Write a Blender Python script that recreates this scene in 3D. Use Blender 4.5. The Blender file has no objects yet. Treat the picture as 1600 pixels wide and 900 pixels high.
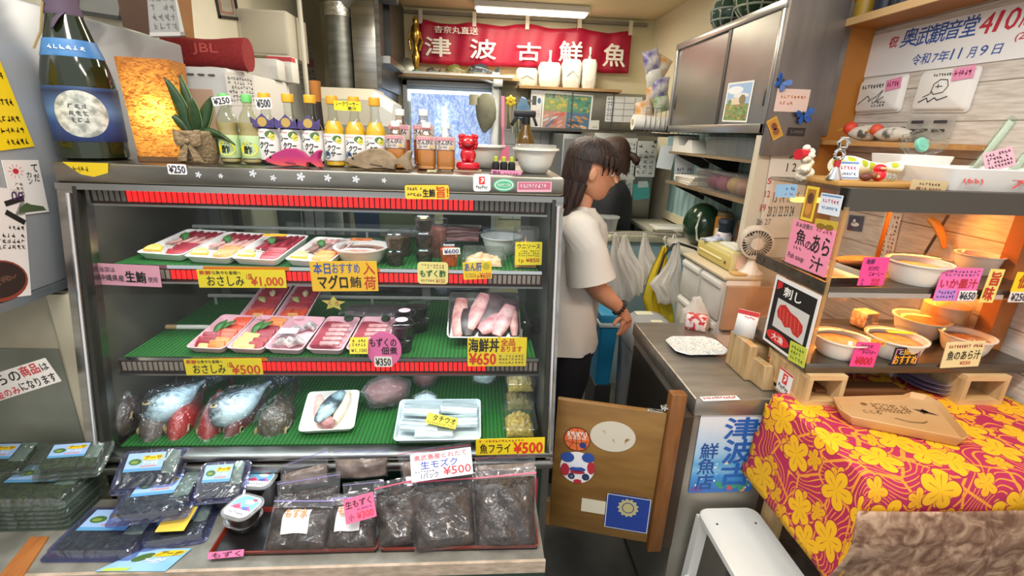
import bpy,bmesh,math,random
from mathutils import Vector as V,Matrix,noise
PI=math.pi
rnd=random.Random(11)
SC=bpy.context.scene
COL=SC.collection
# camera (a real pinhole, 1600x900)
FPX=748.7
CAM=V((0,0,1.5))
_t,_r,_y=math.radians(18.109),math.radians(2.2277),math.radians(4.547)
FW=V((math.sin(_y)*math.cos(_t),math.cos(_y)*math.cos(_t),-math.sin(_t)))
_rt=FW.cross(V((0,0,1))).normalized()
_up=_rt.cross(FW)
RT=math.cos(_r)*_rt+math.sin(_r)*_up
UP=-math.sin(_r)*_rt+math.cos(_r)*_up
def ray(px,py):return FW+RT*((px-800)/FPX)-UP*((py-450)/FPX)
def PY(px,py,y):d=ray(px,py);return CAM+d*(y/d.y)
def PX(px,py,x):d=ray(px,py);return CAM+d*(x/d.x)
def PZ(px,py,z):d=ray(px,py);return CAM+d*((z-1.5)/d.z)
def PP(px,py,p0,n):
 d=ray(px,py);p0=V(p0);n=V(n)
 return CAM+d*((p0-CAM).dot(n)/d.dot(n))
cam=bpy.data.cameras.new('camera');camo=bpy.data.objects.new('camera',cam);COL.objects.link(camo)
cam.sensor_width=36;cam.lens=36*FPX/1600;cam.clip_start=.02
camo.matrix_world=Matrix(((RT.x,UP.x,-FW.x,CAM.x),(RT.y,UP.y,-FW.y,CAM.y),(RT.z,UP.z,-FW.z,CAM.z),(0,0,0,1)))
SC.camera=camo
# materials
MATS={}
def lin(h):
 if isinstance(h,(tuple,list)):return tuple(h[:3])+(1,)
 h=h.lstrip('#');o=[]
 for i in(0,2,4):
  c=int(h[i:i+2],16)/255
  o.append(c/12.92 if c<=.04045 else((c+.055)/1.055)**2.4)
 return tuple(o)+(1,)
def M(c,rough=.55,metal=0,c2=None,sc=8,bump=0,st=(1,1,1),emit=0,spec=.5,sss=0,det=3,lo=.35,hi=.65,bsc=None):
 key=('M',c,rough,metal,c2,sc,bump,st,emit,spec,sss,det,lo,hi,bsc)
 if key in MATS:return MATS[key]
 m=bpy.data.materials.new('mat');m.use_nodes=True
 nt=m.node_tree;b=nt.nodes['Principled BSDF']
 b.inputs['Base Color'].default_value=lin(c);b.inputs['Roughness'].default_value=rough
 b.inputs['Metallic'].default_value=metal;b.inputs['Specular IOR Level'].default_value=spec
 m.diffuse_color=lin(c)
 if emit:
  b.inputs['Emission Color'].default_value=lin(c);b.inputs['Emission Strength'].default_value=emit
 if sss:
  b.inputs['Subsurface Weight'].default_value=sss;b.inputs['Subsurface Radius'].default_value=(.01,.004,.002)
 if c2 or bump:
  tc=nt.nodes.new('ShaderNodeTexCoord');mp=nt.nodes.new('ShaderNodeMapping');mp.inputs['Scale'].default_value=st
  nz=nt.nodes.new('ShaderNodeTexNoise');nz.inputs['Scale'].default_value=sc;nz.inputs['Detail'].default_value=det
  nt.links.new(tc.outputs['Object'],mp.inputs[0]);nt.links.new(mp.outputs[0],nz.inputs['Vector'])
  if c2:
   cr=nt.nodes.new('ShaderNodeValToRGB')
   cr.color_ramp.elements[0].position=lo;cr.color_ramp.elements[0].color=lin(c)
   cr.color_ramp.elements[1].position=hi;cr.color_ramp.elements[1].color=lin(c2)
   nt.links.new(nz.outputs[0],cr.inputs[0]);nt.links.new(cr.outputs[0],b.inputs['Base Color'])
  if bump:
   src=nz
   if bsc:
    src=nt.nodes.new('ShaderNodeTexNoise');src.inputs['Scale'].default_value=bsc;src.inputs['Detail'].default_value=2
    nt.links.new(mp.outputs[0],src.inputs['Vector'])
   bp=nt.nodes.new('ShaderNodeBump');bp.inputs['Strength'].default_value=bump;bp.inputs['Distance'].default_value=.01
   nt.links.new(src.outputs[0],bp.inputs['Height']);nt.links.new(bp.outputs[0],b.inputs['Normal'])
 MATS[key]=m
 return m
def CLEAR(tint='#ffffff',refl=.10,rough=.05,bump=0,sc=30,milk=0,milkc='#ffffff',gz=.85):

 key=('C',tint,refl,rough,bump,sc,milk,milkc,gz)
 if key in MATS:return MATS[key]
 m=bpy.data.materials.new('mat');m.use_nodes=True;nt=m.node_tree
 nt.nodes.remove(nt.nodes['Principled BSDF']);out=nt.nodes['Material Output']
 tr=nt.nodes.new('ShaderNodeBsdfTransparent');tr.inputs[0].default_value=lin(tint)
 gl=nt.nodes.new('ShaderNodeBsdfGlossy');gl.inputs['Roughness'].default_value=rough
 fr=nt.nodes.new('ShaderNodeLayerWeight');fr.inputs['Blend'].default_value=.5
 pw=nt.nodes.new('ShaderNodeMath');pw.operation='POWER';pw.inputs[1].default_value=4.5;nt.links.new(fr.outputs['Facing'],pw.inputs[0])
 ad=nt.nodes.new('ShaderNodeMath');ad.operation='MULTIPLY_ADD';ad.inputs[1].default_value=gz;ad.inputs[2].default_value=refl*.55;ad.use_clamp=True
 mx=nt.nodes.new('ShaderNodeMixShader')
 nt.links.new(pw.outputs[0],ad.inputs[0]);nt.links.new(ad.outputs[0],mx.inputs[0])
 nt.links.new(tr.outputs[0],mx.inputs[1]);nt.links.new(gl.outputs[0],mx.inputs[2])
 last=mx
 if milk:
  df=nt.nodes.new('ShaderNodeBsdfDiffuse');df.inputs[0].default_value=lin(milkc)
  tl=nt.nodes.new('ShaderNodeBsdfTranslucent');tl.inputs[0].default_value=lin(milkc)
  a2=nt.nodes.new('ShaderNodeMixShader');a2 .inputs[0].default_value=.4
  nt.links.new(df.outputs[0],a2 .inputs[1]);nt.links.new(tl.outputs[0],a2 .inputs[2])
  m2=nt.nodes.new('ShaderNodeMixShader');m2 .inputs[0].default_value=milk
  nt.links.new(mx.outputs[0],m2 .inputs[1]);nt.links.new(a2 .outputs[0],m2 .inputs[2]);last=m2
 if bump:
  tc=nt.nodes.new('ShaderNodeTexCoord');nz=nt.nodes.new('ShaderNodeTexNoise');nz.inputs['Scale'].default_value=sc
  nz.inputs['Detail'].default_value=2;nz.inputs['Distortion'].default_value=1.2
  bp=nt.nodes.new('ShaderNodeBump');bp.inputs['Strength'].default_value=bump;bp.inputs['Distance'].default_value=.02
  nt.links.new(tc.outputs['Object'],nz.inputs['Vector']);nt.links.new(nz.outputs[0],bp.inputs['Height'])
  nt.links.new(bp.outputs[0],gl.inputs['Normal'])
 nt.links.new(last.outputs[0],out.inputs[0]);MATS[key]=m
 return m
def NODES(name,fn):
 if name in MATS:return MATS[name]
 m=bpy.data.materials.new(name);m.use_nodes=True;nt=m.node_tree
 def N(t,**kw):
  n=nt.nodes.new('ShaderNode'+t)
  for k,v in kw.items():
   if k.startswith('i_'):n.inputs[int(k[2:])if k[2:].isdigit()else k[2:]].default_value=v
   else:setattr(n,k,v)
  return n
 def L(a,b):
  nt.links.new(a,b)
 fn(nt,N,L,nt.nodes['Principled BSDF']);MATS[name]=m
 return m
def ramp(N,stops,interp='LINEAR'):
 n=N('ValToRGB');cr=n.color_ramp;cr.interpolation=interp
 while len(cr.elements)<len(stops):cr.elements.new(.5)
 for e,(p,c)in zip(cr.elements,stops):e.position=p;e.color=lin(c)
 return n
STEEL=M('#a9a7a2',.3,1,c2='#8f8d88',sc=3,st=(1,1,12),lo=.3,hi=.7)
STEELD=M('#77756f',.38,1,c2='#5f5d58',sc=4,st=(1,1,10))
CHROME=M('#d8d8d8',.12,1)
WHITE=M('#eceae6',.5)
PAPER=M('#f2efea',.7)
BLACK=M('#141414',.5)
# mesh builder
def rrect(w,d,r=.01,n=4):
 r=min(r,w/2-1e-5,d/2-1e-5);P=[]
 for cx,cy,a in((w/2-r,d/2-r,0),(-w/2+r,d/2-r,PI/2),(-w/2+r,-d/2+r,PI),(w/2-r,-d/2+r,1.5*PI)):
  for i in range(n+1):
   b=a+PI/2*i/n;P.append((cx+r*math.cos(b),cy+r*math.sin(b)))
 return P
def oval(w,d,n=24):return[(w/2*math.cos(2*PI*i/n),d/2*math.sin(2*PI*i/n))for i in range(n)]
def ring(poly,z):return[V((x,y,z))for x,y in poly]
class MB:
 def __init__(s):s.bm=bmesh.new();s.m=0;s.T=Matrix();s.uv=None
 def v(s,p):return s.bm.verts.new(s.T@V(p))
 def f(s,vs):
  try:f=s.bm.faces.new(vs);f.material_index=s.m;f.smooth=True;return f
  except ValueError:return None
 def box(s,c,sz,rz=0,bev=0,R=None):
  T=s.T;s.T=T@Matrix.Translation(c)@(R if R else Matrix.Rotation(rz,4,'Z'))
  x,y,z=sz[0]/2,sz[1]/2,sz[2]/2
  if bev:
   b=min(bev,min(x,y,z)*.95)
   s.loft([ring(rrect(2*x-2*b,2*y-2*b,max(b*.4,1e-4),2),-z),ring(rrect(2*x-.6*b,2*y-.6*b,b,2),-z+b*.3),ring(rrect(2*x,2*y,b,2),-z+b),ring(rrect(2*x,2*y,b,2),z-b),ring(rrect(2*x-.6*b,2*y-.6*b,b,2),z-b*.3),ring(rrect(2*x-2*b,2*y-2*b,max(b*.4,1e-4),2),z)])
  else:
   q=[s.v((a,b2,c2))for a in(-x,x)for b2 in(-y,y)for c2 in(-z,z)]
   for i in((0,1,3,2),(4,6,7,5),(0,4,5,1),(2,3,7,6),(0,2,6,4),(1,5,7,3)):s.f([q[k]for k in i])
  s.T=T;return s
 def bb(s,a,b,bev=0):
  a,b=V(a),V(b);return s.box((a+b)/2,(abs(b.x-a.x),abs(b.y-a.y),abs(b.z-a.z)),bev=bev)
 def loft(s,rings,cap0=True,cap1=True,close=True):
  R=[[s.v(p)for p in r]for r in rings];n=len(R[0])
  for a,b in zip(R,R[1:]):
   for i in range(n if close else n-1):
    j=(i+1)%n;s.f([a[i],a[j],b[j],b[i]])
  if cap0:s.f(list(reversed(R[0])))
  if cap1:s.f(R[-1])
  return s
 def lathe(s,prof,c=(0,0,0),n=24,caps=(True,True)):
  c=V(c)
  s.loft([[c+V((max(r,1e-4)*math.cos(2*PI*i/n),max(r,1e-4)*math.sin(2*PI*i/n),z))for i in range(n)]for r,z in prof],*caps);return s
 def cyl(s,p0,p1,r0,r1=None,n=16):
  p0,p1=V(p0),V(p1);r1=r0 if r1 is None else r1;d=p1-p0
  q=d.to_track_quat('Z','Y');a,b=q@V((1,0,0)),q@V((0,1,0))
  s.loft([[p+(a*math.cos(2*PI*i/n)+b*math.sin(2*PI*i/n))*r for i in range(n)]for p,r in((p0,r0),(p1,r1))]);return s
 def tube(s,pts,r,n=8,closed=False):
  pts=[V(p)for p in pts];rings=[];N=len(pts)
  rr=r if isinstance(r,(list,tuple))else[r]*N
  up=V((0,0,1))
  for i,p in enumerate(pts):
   d=(pts[(i+1)%N]-pts[i-1])if closed else(pts[min(i+1,N-1)]-pts[max(i-1,0)])
   d.normalize();a=d.cross(up)
   if a.length<.05:a=d.cross(V((0,1,0)))
   a.normalize();b=a.cross(d)
   rings.append([p+(a*math.cos(2*PI*k/n)+b*math.sin(2*PI*k/n))*rr[i]for k in range(n)])
  if closed:rings.append(rings[0]);s.loft(rings,False,False)
  else:s.loft(rings)
  return s
 def prism(s,poly,z0,z1):return s.loft([ring(poly,z0),ring(poly,z1)])
 def sph(s,c,r,n=16,m=10):
  c=V(c);r=V((r,r,r))if isinstance(r,(int,float))else V(r)
  s.loft([[c+V((r.x*math.sin(t)*math.cos(2*PI*i/n),r.y*math.sin(t)*math.sin(2*PI*i/n),-r.z*math.cos(t)))for i in range(n)]for t in[PI*(.02+.96*k/m)for k in range(m+1)]]);return s
 def grid(s,fn,nu,nv,uv=True):
  L=s.bm.loops.layers.uv.verify();W=[[s.v(fn(i/nu,j/nv))for j in range(nv+1)]for i in range(nu+1)]
  for i in range(nu):
   for j in range(nv):
    f=s.f([W[i][j],W[i+1][j],W[i+1][j+1],W[i][j+1]])
    if f:
     for l,(a,b)in zip(f.loops,((i,j),(i+1,j),(i+1,j+1),(i,j+1))):l[L].uv=(a/nu,b/nv)
  return s
 def quad(s,*p):s.f([s.v(q)for q in p]);return s
 def build(s,name,mat,parent=None,label=None,cat=None,loc=None,rot=None,group=None,kind=None,smooth=35,solid=0,sub=0,bev=0,mw=None):
  bmesh.ops.recalc_face_normals(s.bm,faces=s.bm.faces)
  me=bpy.data.meshes.new(name);s.bm.to_mesh(me);s.bm.free()
  for m in(mat if isinstance(mat,(list,tuple))else[mat]):me.materials.append(m)
  if smooth:me.set_sharp_from_angle(angle=math.radians(smooth))
  else:me.shade_flat()
  o=bpy.data.objects.new(name,me);COL.objects.link(o)
  if parent:o.parent=parent
  if loc is not None:o.location=loc
  if rot is not None:o.rotation_euler=rot if hasattr(rot,'__len__')else(0,0,rot)
  if mw is not None:o.matrix_world=mw
  if bev:md=o.modifiers.new('b','BEVEL');md.width=bev;md.segments=2;md.limit_method='ANGLE'
  if solid:md=o.modifiers.new('s','SOLIDIFY');md.thickness=solid;md.offset=0
  if sub:md=o.modifiers.new('u','SUBSURF');md.levels=sub;md.render_levels=sub
  tag(o,label,cat,group,kind)
  return o
def tag(o,label=None,cat=None,group=None,kind=None):
 if label:o['label']=label
 if cat:o['category']=cat
 if group:o['group']=group
 if kind:o['kind']=kind
 return o
def thing(name,label,cat,loc=(0,0,0),rot=None,group=None):
 o=bpy.data.objects.new(name,None);COL.objects.link(o);o.location=loc;o.empty_display_size=.05
 if rot is not None:o.rotation_euler=rot if hasattr(rot,'__len__')else(0,0,rot)
 return tag(o,label,cat,group)
KIDS={}
def dup(root,loc,rot=None,label=None,group=None,scale=None):
 r=root.copy();COL.objects.link(r);r.location=loc
 if rot is not None:r.rotation_euler=rot if hasattr(rot,'__len__')else(0,0,rot)
 if scale:r.scale=scale if hasattr(scale,'__len__')else(scale,)*3
 if label:r['label']=label
 if group:r['group']=group
 allo=[o for o in COL.objects if o.parent is not None]
 for ch in[o for o in allo if o.parent==root]:
  c=ch.copy();COL.objects.link(c);c.parent=r
  for g in[o for o in allo if o.parent==ch]:
   d=g.copy();COL.objects.link(d);d.parent=c
 return r
# lettering
def text_raw(t,bold=0,shear=0):
 cu=bpy.data.curves.new('t','FONT');cu.body=t;cu.resolution_u=2;cu.size=1;cu.shear=shear;cu.space_line=.82
 cu.align_x='CENTER'
 ob=bpy.data.objects.new('t',cu);COL.objects.link(ob)
 me=bpy.data.meshes.new_from_object(ob)
 vs=[v.co.copy()for v in me.vertices];fs=[list(p.vertices)for p in me.polygons]
 bpy.data.objects.remove(ob);bpy.data.curves.remove(cu);bpy.data.meshes.remove(me)
 return vs,fs
def texts(mb,items,cols,w,h,z=.0011):

 for it in items:
  t,u0,v0,u1,v1,c=it[:6];bold=it[6]if len(it)>6 else .012;sh=it[7]if len(it)>7 else 0
  rot=it[8]if len(it)>8 else 0
  vs,fs=text_raw(t,bold,sh)
  if not vs:continue
  x0,x1=min(v.x for v in vs),max(v.x for v in vs);y0,y1=min(v.y for v in vs),max(v.y for v in vs)
  if c not in cols:cols.append(c)
  mb.m=cols.index(c)
  cx,cy=((u0+u1)/2-.5)*w,((v0+v1)/2-.5)*h;cr,sr=math.cos(rot),math.sin(rot)
  e=bold*(v1-v0)*h/max(1,t.count('\n')+1)*.9
  for k,(ex,ey)in enumerate(((e,0),(-e,0),(0,e),(0,-e))if bold>.005 else((0,0),)):
   q=[]
   for v in vs:
    a=((v.x-x0)/max(x1-x0,1e-5)-.5)*(u1-u0)*w+ex;b=((v.y-y0)/max(y1-y0,1e-5)-.5)*(v1-v0)*h+ey
    q.append(mb.v((cx+a*cr-b*sr,cy+a*sr+b*cr,z+k*2e-5)))
   for f in fs:mb.f([q[i]for i in f])
def frame_px(TL,TR,BL,p0,n):
 n=V(n).normalized();A,B,C_=PP(*TL,p0,n),PP(*TR,p0,n),PP(*BL,p0,n)
 if n.dot(CAM-A)<0:n=-n
 x=(B-A).normalized();y=n.cross(x)
 w=(B-A).length;h=abs((A-C_).dot(y));sk=(C_-A).dot(x)
 o=(B+C_)/2-x*(sk/2)*0
 m=Matrix(((x.x,y.x,n.x,o.x),(x.y,y.y,n.y,o.y),(x.z,y.z,n.z,o.z),(0,0,0,1)))
 return m,w,h
def card(name,label,cat,mw,w,h,col,items=(),shape='rect',th=.0012,decor=None,parent=None,group=None,rough=.5,mat=None,kids=True,part='lettering',r=None):
 mb=MB()
 poly={'rect':lambda:rrect(w,h,r or min(w,h)*.02,2),'round':lambda:rrect(w,h,r or min(w,h)*.15,5),'oval':lambda:oval(w,h,40)}[shape]()if isinstance(shape,str)else[(a*w-w/2,b*h-h/2)for a,b in shape]
 mb.prism(poly,0,th)
 o=mb.build(name,mat or M(col,rough),parent=parent,label=label,cat=cat,group=group,smooth=30)
 o.matrix_world=mw
 if parent:o.parent=parent;o.matrix_parent_inverse=Matrix();o.matrix_basis=mw
 if items or decor:
  cols=[];t=MB()
  if decor:decor(t,cols,w,h)
  if items:texts(t,items,cols,w,h,th+.0007)
  t.build(part,[M(c,.6)for c in cols],parent=o,smooth=0)
 return o
def sign(name,label,cat,TL,TR,BL,p0,n,col,items=(),off=0,**k):
 mw,w,h=frame_px(TL,TR,BL,p0,n)
 if off:mw=mw@Matrix.Translation((0,0,off))
 return card(name,label,cat,mw,w,h,col,items,**k)
def rect_d(u0,v0,u1,v1,c,z=.0003):
 def d(t,cols,w,h):
  if c not in cols:cols.append(c)
  t.m=cols.index(c);t.quad(*[((a-.5)*w,(b-.5)*h,.0012+z)for a,b in((u0,v0),(u1,v0),(u1,v1),(u0,v1))])
 return d
def oval_d(u,v,du,dv,c,z=.0003,n=24,r0=0,r1=1,rot=0):
 def d(t,cols,w,h):
  if c not in cols:cols.append(c)
  t.m=cols.index(c);q=[t.v(((u-.5)*w+(du*w*math.cos(a)*math.cos(rot)-dv*h*math.sin(a)*math.sin(rot)),(v-.5)*h+(du*w*math.cos(a)*math.sin(rot)+dv*h*math.sin(a)*math.cos(rot)),.0012+z))for a in[2*PI*i/n for i in range(n)]]
  t.f(q)
 return d
def poly_d(pts,c,z=.0004):
 def d(t,cols,w,h):
  if c not in cols:cols.append(c)
  t.m=cols.index(c);t.f([t.v(((a-.5)*w,(b-.5)*h,.0012+z))for a,b in pts])
 return d
def line_d(pts,c,wd=.02,z=.0005):
 def d(t,cols,w,h):
  if c not in cols:cols.append(c)
  t.m=cols.index(c)
  P=[V(((a-.5)*w,(b-.5)*h,0))for a,b in pts];k=wd*h/2
  for i in range(len(P)-1):
   e=(P[i+1]-P[i]);
   if e.length<1e-6:continue
   e.normalize();nn=V((-e.y,e.x,0))*k;zz=V((0,0,.0012+z))
   t.quad(P[i]-nn-e*k*.5+zz,P[i+1]-nn+e*k*.5+zz,P[i+1]+nn+e*k*.5+zz,P[i]+nn-e*k*.5+zz)
 return d
def many(*ds):
 def d(t,cols,w,h):
  for x in ds:x(t,cols,w,h)
 return d
def scrib(u0,v0,u1,v1,c,rows=3,cols_=9,seed=1,z=.0005,dens=.92,wd=.42):

 def d(t,cols,w,h):
  R=random.Random(seed)
  if c not in cols:cols.append(c)
  rh=(v1-v0)/rows;cw=(u1-u0)/cols_
  for a in range(rows):
   for b in range(cols_):
    if R.random()>dens:continue
    x,y,L_,H_=u0+cw*(b+.12),v0+rh*(a+.15),cw*.72,rh*.66;q=wd*rh*.32
    for k in range(R.choice((1,2,2))):yy=y+H_*R.uniform(.1,.95);line_d([(x+L_*R.uniform(0,.25),yy),(x+L_*R.uniform(.7,1),yy+H_*R.uniform(-.1,.1))],c,q,z)(t,cols,w,h)
    xx_=x+L_*R.uniform(.2,.8);line_d([(xx_,y+H_),(xx_+L_*R.uniform(-.25,.15),y+H_*R.uniform(0,.3))],c,q,z)(t,cols,w,h)
    if R.random()<.5:line_d([(x+L_*.3,y+H_*.5),(x+L_,y)],c,q,z)(t,cols,w,h)
 return d
LN=(-1,0,0)
def UVB(mw,w,h,x0,y0,x1,y1):

 n=V((mw[0][2],mw[1][2],mw[2][2]));p0=mw.translation;iv=mw.inverted()
 q=[iv@PP(a,b_,p0,n)for a,b_ in((x0,y0),(x1,y0),(x0,y1),(x1,y1))]
 u=sorted(v.x/w+.5 for v in q);v_=sorted(v.y/h+.5 for v in q)
 return((u[0]+u[1])/2,(v_[0]+v_[1])/2,(u[2]+u[3])/2,(v_[2]+v_[3])/2)
# the setting
XR,XB,YB,CZ=1.32,1.42,4.0,2.33
CREAM=M('#efe6c4',.75,c2='#e4d9b2',sc=2)
def struct(name,mb,mat,label=None,**k):
 return mb.build(name,mat,kind='structure',label=label,**k)
FLOOR=M('#5b5a55',.5,c2='#48473f',sc=6,bump=.05)
struct('floor',MB().bb((-3,-2.2,-.05),(4,YB+.1,0)),FLOOR)
b=MB()
tq=M('#8a8880',.6)
b.bb((-1.6,YB,0),(XR+.1,YB+.1,CZ));struct('wall_back',b,CREAM)
struct('wall_right',MB().bb((XR,1.86,0),(XR+.1,YB,CZ)),M('#ece3c6',.75))
struct('wall_left',MB().bb((-1.62,.2,0),(-1.5,YB,CZ)),M('#e9e4d2',.75))
struct('ceiling',MB().bb((-1.62,1.55,CZ),(XR+.1,YB+.1,CZ+.05)),M('#efe3c0',.8,c2='#e8dab2',sc=1.5))
def planks(nt,N,L,b):
 tc=N('TexCoord');sep=N('SeparateXYZ');L(tc.outputs['Object'],sep.inputs[0])
 mu=N('Math',operation='MULTIPLY');mu.inputs[1].default_value=1/.105;L(sep.outputs['Z'],mu.inputs[0])
 fr=N('Math',operation='FRACT');L(mu.outputs[0],fr.inputs[0])
 gr=ramp(N,[(0,'#aaa196'),(.02,'#aaa196'),(.045,'#ffffff'),(1,'#ffffff')]);L(fr.outputs[0],gr.inputs[0])
 mp=N('Mapping');mp.inputs['Scale'].default_value=(6,6,60);L(tc.outputs['Object'],mp.inputs[0])
 nz=N('TexNoise');nz.inputs['Scale'].default_value=2.0;nz.inputs['Detail'].default_value=6;L(mp.outputs[0],nz.inputs['Vector'])
 cr=ramp(N,[(.3,'#bdb2a5'),(.5,'#d3cac0'),(.7,'#e2dad2')]);L(nz.outputs[0],cr.inputs[0])
 mx=N('MixRGB',blend_type='MULTIPLY');mx.inputs[0].default_value=1;L(cr.outputs[0],mx.inputs[1]);L(gr.outputs[0],mx.inputs[2])
 L(mx.outputs[0],b.inputs['Base Color']);b.inputs['Roughness'].default_value=.75
PLANK=NODES('whitewashed planks',planks)
struct('wall_banner',MB().bb((XB,-.4,0),(XB+.08,1.90,2.7)),PLANK)
struct('wall_partition',MB().bb((1.065,1.825,.0),(1.285,1.86,1.52)),M('#cfc4ae',.7))
# ceiling light
q0,q1=PZ(758,2,CZ),PZ(912,2,CZ)
lt=thing('ceiling_light','long white fluorescent lamp fixed to the kitchen ceiling','ceiling light',((q0 .x+q1 .x)/2,q0 .y+.02,CZ))
MB().box((0,0,-.02),(.80,.14,.04),bev=.01).build('housing',WHITE,lt)
MB().box((0,0,-.048),(.76,.10,.018),bev=.008).build('diffuser',M('#fff6e0',.5,emit=6),lt)
# back wall: curtain rail, banner, shelf, window
rl=thing('curtain_rail','thin grey rail running under the ceiling along the back wall','rail')
MB().bb((PY(617,15,3.96).x,3.95,2.285),(PY(1012,38,3.96).x,3.985,2.305)).build('bar',M('#8b8678',.5),rl)
RED=M('#b3123a',.45,c2='#a40f33',sc=5)
bn=thing('shop_curtain','crimson shop curtain with large white characters hanging from the ceiling rail','curtain')
xa,xb_=PY(655,30,3.93).x,PY(988,47,3.93).x
zt,zb=2.245,1.955
def cf(u,v):
 x=xa+(xb_-xa)*u
 sag=.018*math.sin(PI*((u*4)%1))**2
 return V((x,3.93-.012*math.sin(u*26)*v-.008*math.sin(u*61+2*v),zt-sag*(1-v)-(zt-zb)*v-.006*math.sin(u*9)))
m=MB();m.grid(cf,90,8);cloth=m.build('cloth',RED,bn,solid=.003)
m=MB()
for k in range(5):
 x=xa+(xb_-xa)*(k/4)*.985+.01
 m=MB();m.bb((x-.014,3.922,zt-.03),(x+.014,3.934,2.31));m.build('hanging_loop',M('#e9e2cf',.8),bn)
m=MB();cols=[];W,H_=xb_-xa,zt-zb
m.T=Matrix.Translation(((xa+xb_)/2,3.902,(zt+zb)/2))@Matrix.Rotation(PI/2,4,'X')
its=[('津',.025,.16,.145,.60),('波',.235,.16,.355,.60),('古',.455,.17,.565,.58),('鮮',.655,.20,.765,.66),('魚',.868,.13,.975,.66)]
texts(m,[(t,a,b_,c,d,'#f4efe6',.022)for t,a,b_,c,d in its]+[('杏奈丸直送',.07,.70,.27,.86,'#f4efe6',.012)],cols,W,H_,0)
m.build('lettering',[M(c,.7)for c in cols],bn,smooth=0)
sx0,sx1=PY(608,105,3.85).x,PY(965,143,3.85).x
sh=thing('wall_shelf','long narrow wooden shelf with white edge under the crimson curtain','shelf')
MB().bb((sx0,3.74,1.845),(PY(800,130,3.8).x+.05,YB,1.862)).build('board',M('#c9a878',.6,c2='#b8935f',sc=5,st=(1,8,8)),sh)
MB().bb((sx0+.01,3.73,1.862),(PY(800,130,3.8).x,3.745,1.878)).build('edge_strip',WHITE,sh)
MB().bb((PY(800,130,3.8).x+.05,3.74,1.80),(sx1,YB,1.818)).build('lower_board',M('#b08a5c',.6,c2='#9a7548',sc=5,st=(1,8,8)),sh)
def curtain_mat(nt,N,L,b):
 tc=N('TexCoord');mp=N('Mapping');mp.inputs['Scale'].default_value=(14,14,9);mp.inputs['Rotation'].default_value=(0,.5,0);L(tc.outputs['Object'],mp.inputs[0])
 nz=N('TexNoise');nz.inputs['Scale'].default_value=1.6;nz.inputs['Detail'].default_value=3;nz.inputs['Distortion'].default_value=3;L(mp.outputs[0],nz.inputs['Vector'])
 cr=ramp(N,[(.35,'#8fa6dd'),(.5,'#b9c8ee'),(.62,'#dfe8fb')]);L(nz.outputs[0],cr.inputs[0])
 L(cr.outputs[0],b.inputs['Base Color']);b.inputs['Roughness'].default_value=.8
 L(cr.outputs[0],b.inputs['Emission Color']);b.inputs['Emission Strength'].default_value=.75
wx0,wx1=PY(630,120,3.97).x,PY(783,130,3.97).x
wz1,wz0=1.835,.95
wn=thing('window_1','aluminium window with daylight behind a pale blue leafy curtain','window');wn['kind']='structure'
ALU=M('#a8abad',.4,.7)
m=MB()
for a,c in(((wx0,3.93,wz0),(wx0+.03,YB,wz1)),((wx1-.05,3.93,wz0),(wx1,YB,wz1)),((wx0,3.93,wz1-.035),(wx1,YB,wz1)),((wx0,3.93,wz0),(wx1,YB,wz0+.04)),((wx0+.03,3.95,wz1-.06),(wx1-.05,3.97,wz1-.035))):m.bb(a,c)
m.build('window_frame',ALU,wn)
m=MB();m.grid(lambda u,v:V((wx0+.05+(wx1-wx0-.12)*u,3.985+.006*math.sin(u*40),wz1-.085-(wz1-wz0-.13)*v)),60,4)
m.build('window_curtain',NODES('leafy curtain',curtain_mat),wn)
MB().bb((wx0+.03,3.992,wz1-.14),(wx1-.05,3.996,wz1-.035)).build('sky_gap',M('#f6fbff',.5,emit=1.6),wn)
MB().bb((PY(691,200,3.95).x,3.955,1.30),(PY(698,200,3.95).x,3.962,1.66)).build('light_slit',M('#ffffff',.5,emit=1.6),wn)
MB().bb((wx0+.03,3.945,wz0+.04),(wx1-.05,3.948,wz1-.035)).build('pane',CLEAR('#f6fbff',.04),wn)
def tiles(nt,N,L,b):
 tc=N('TexCoord');br=N('TexBrick');br.offset=0;br.inputs['Scale'].default_value=5;br.inputs['Brick Width'].default_value=.5;br.inputs['Row Height'].default_value=.5;br.inputs['Mortar Size'].default_value=.012
 br.inputs['Color1'].default_value=lin('#e7e9e6');br.inputs['Color2'].default_value=lin('#dfe2df');br.inputs['Mortar'].default_value=lin('#8b8f8e')
 mp=N('Mapping');mp.inputs['Rotation'].default_value=(PI/2,0,0);L(tc.outputs['Object'],mp.inputs[0]);L(mp.outputs[0],br.inputs['Vector'])
 L(br.outputs['Color'],b.inputs['Base Color']);b.inputs['Roughness'].default_value=.25
struct('trim_1',MB().bb((wx1+.01,3.985,.8),(.62,3.999,1.535)),NODES('tiles',tiles))
# refrigerated display case
CX0,CX1=-.952,.211
GT,GB=V((0,1.172,1.348)),V((0,1.062,.690))
GN=V((0,-(GT.z-GB.z),GT.y-GB.y)).normalized()
def glassY(z):return GB.y+(GT.y-GB.y)*(z-GB.z)/(GT.z-GB.z)
case=thing('display_case','stainless refrigerated display case with slanted glass front and red lit shelf edges','display case',(0,0,0))
WORN=M('#9c988e',.33,1,c2='#6f6a60',sc=5,st=(1,1,3),lo=.35,hi=.75)
m=MB()
m.bb((CX0,1.172,1.352),(CX1,1.78,1.398),bev=.006)
m.build('top_panel',WORN,case)
m=MB()
def slab(x0,x1,zA,zB,t0=-.012,t1=.03):
 a,c=glassY(zA),glassY(zB)
 m.loft([[V((x,a+t0,zA)),V((x,a+t1,zA)),V((x,c+t1,zB)),V((x,c+t0,zB))]for x in(x0,x1)])
slab(CX0,-.912,.66,1.352,0,.05);slab(.192,CX1,.66,1.352,0,.05)
slab(CX0,CX1,1.338,1.352,-.004,.03)
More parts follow.
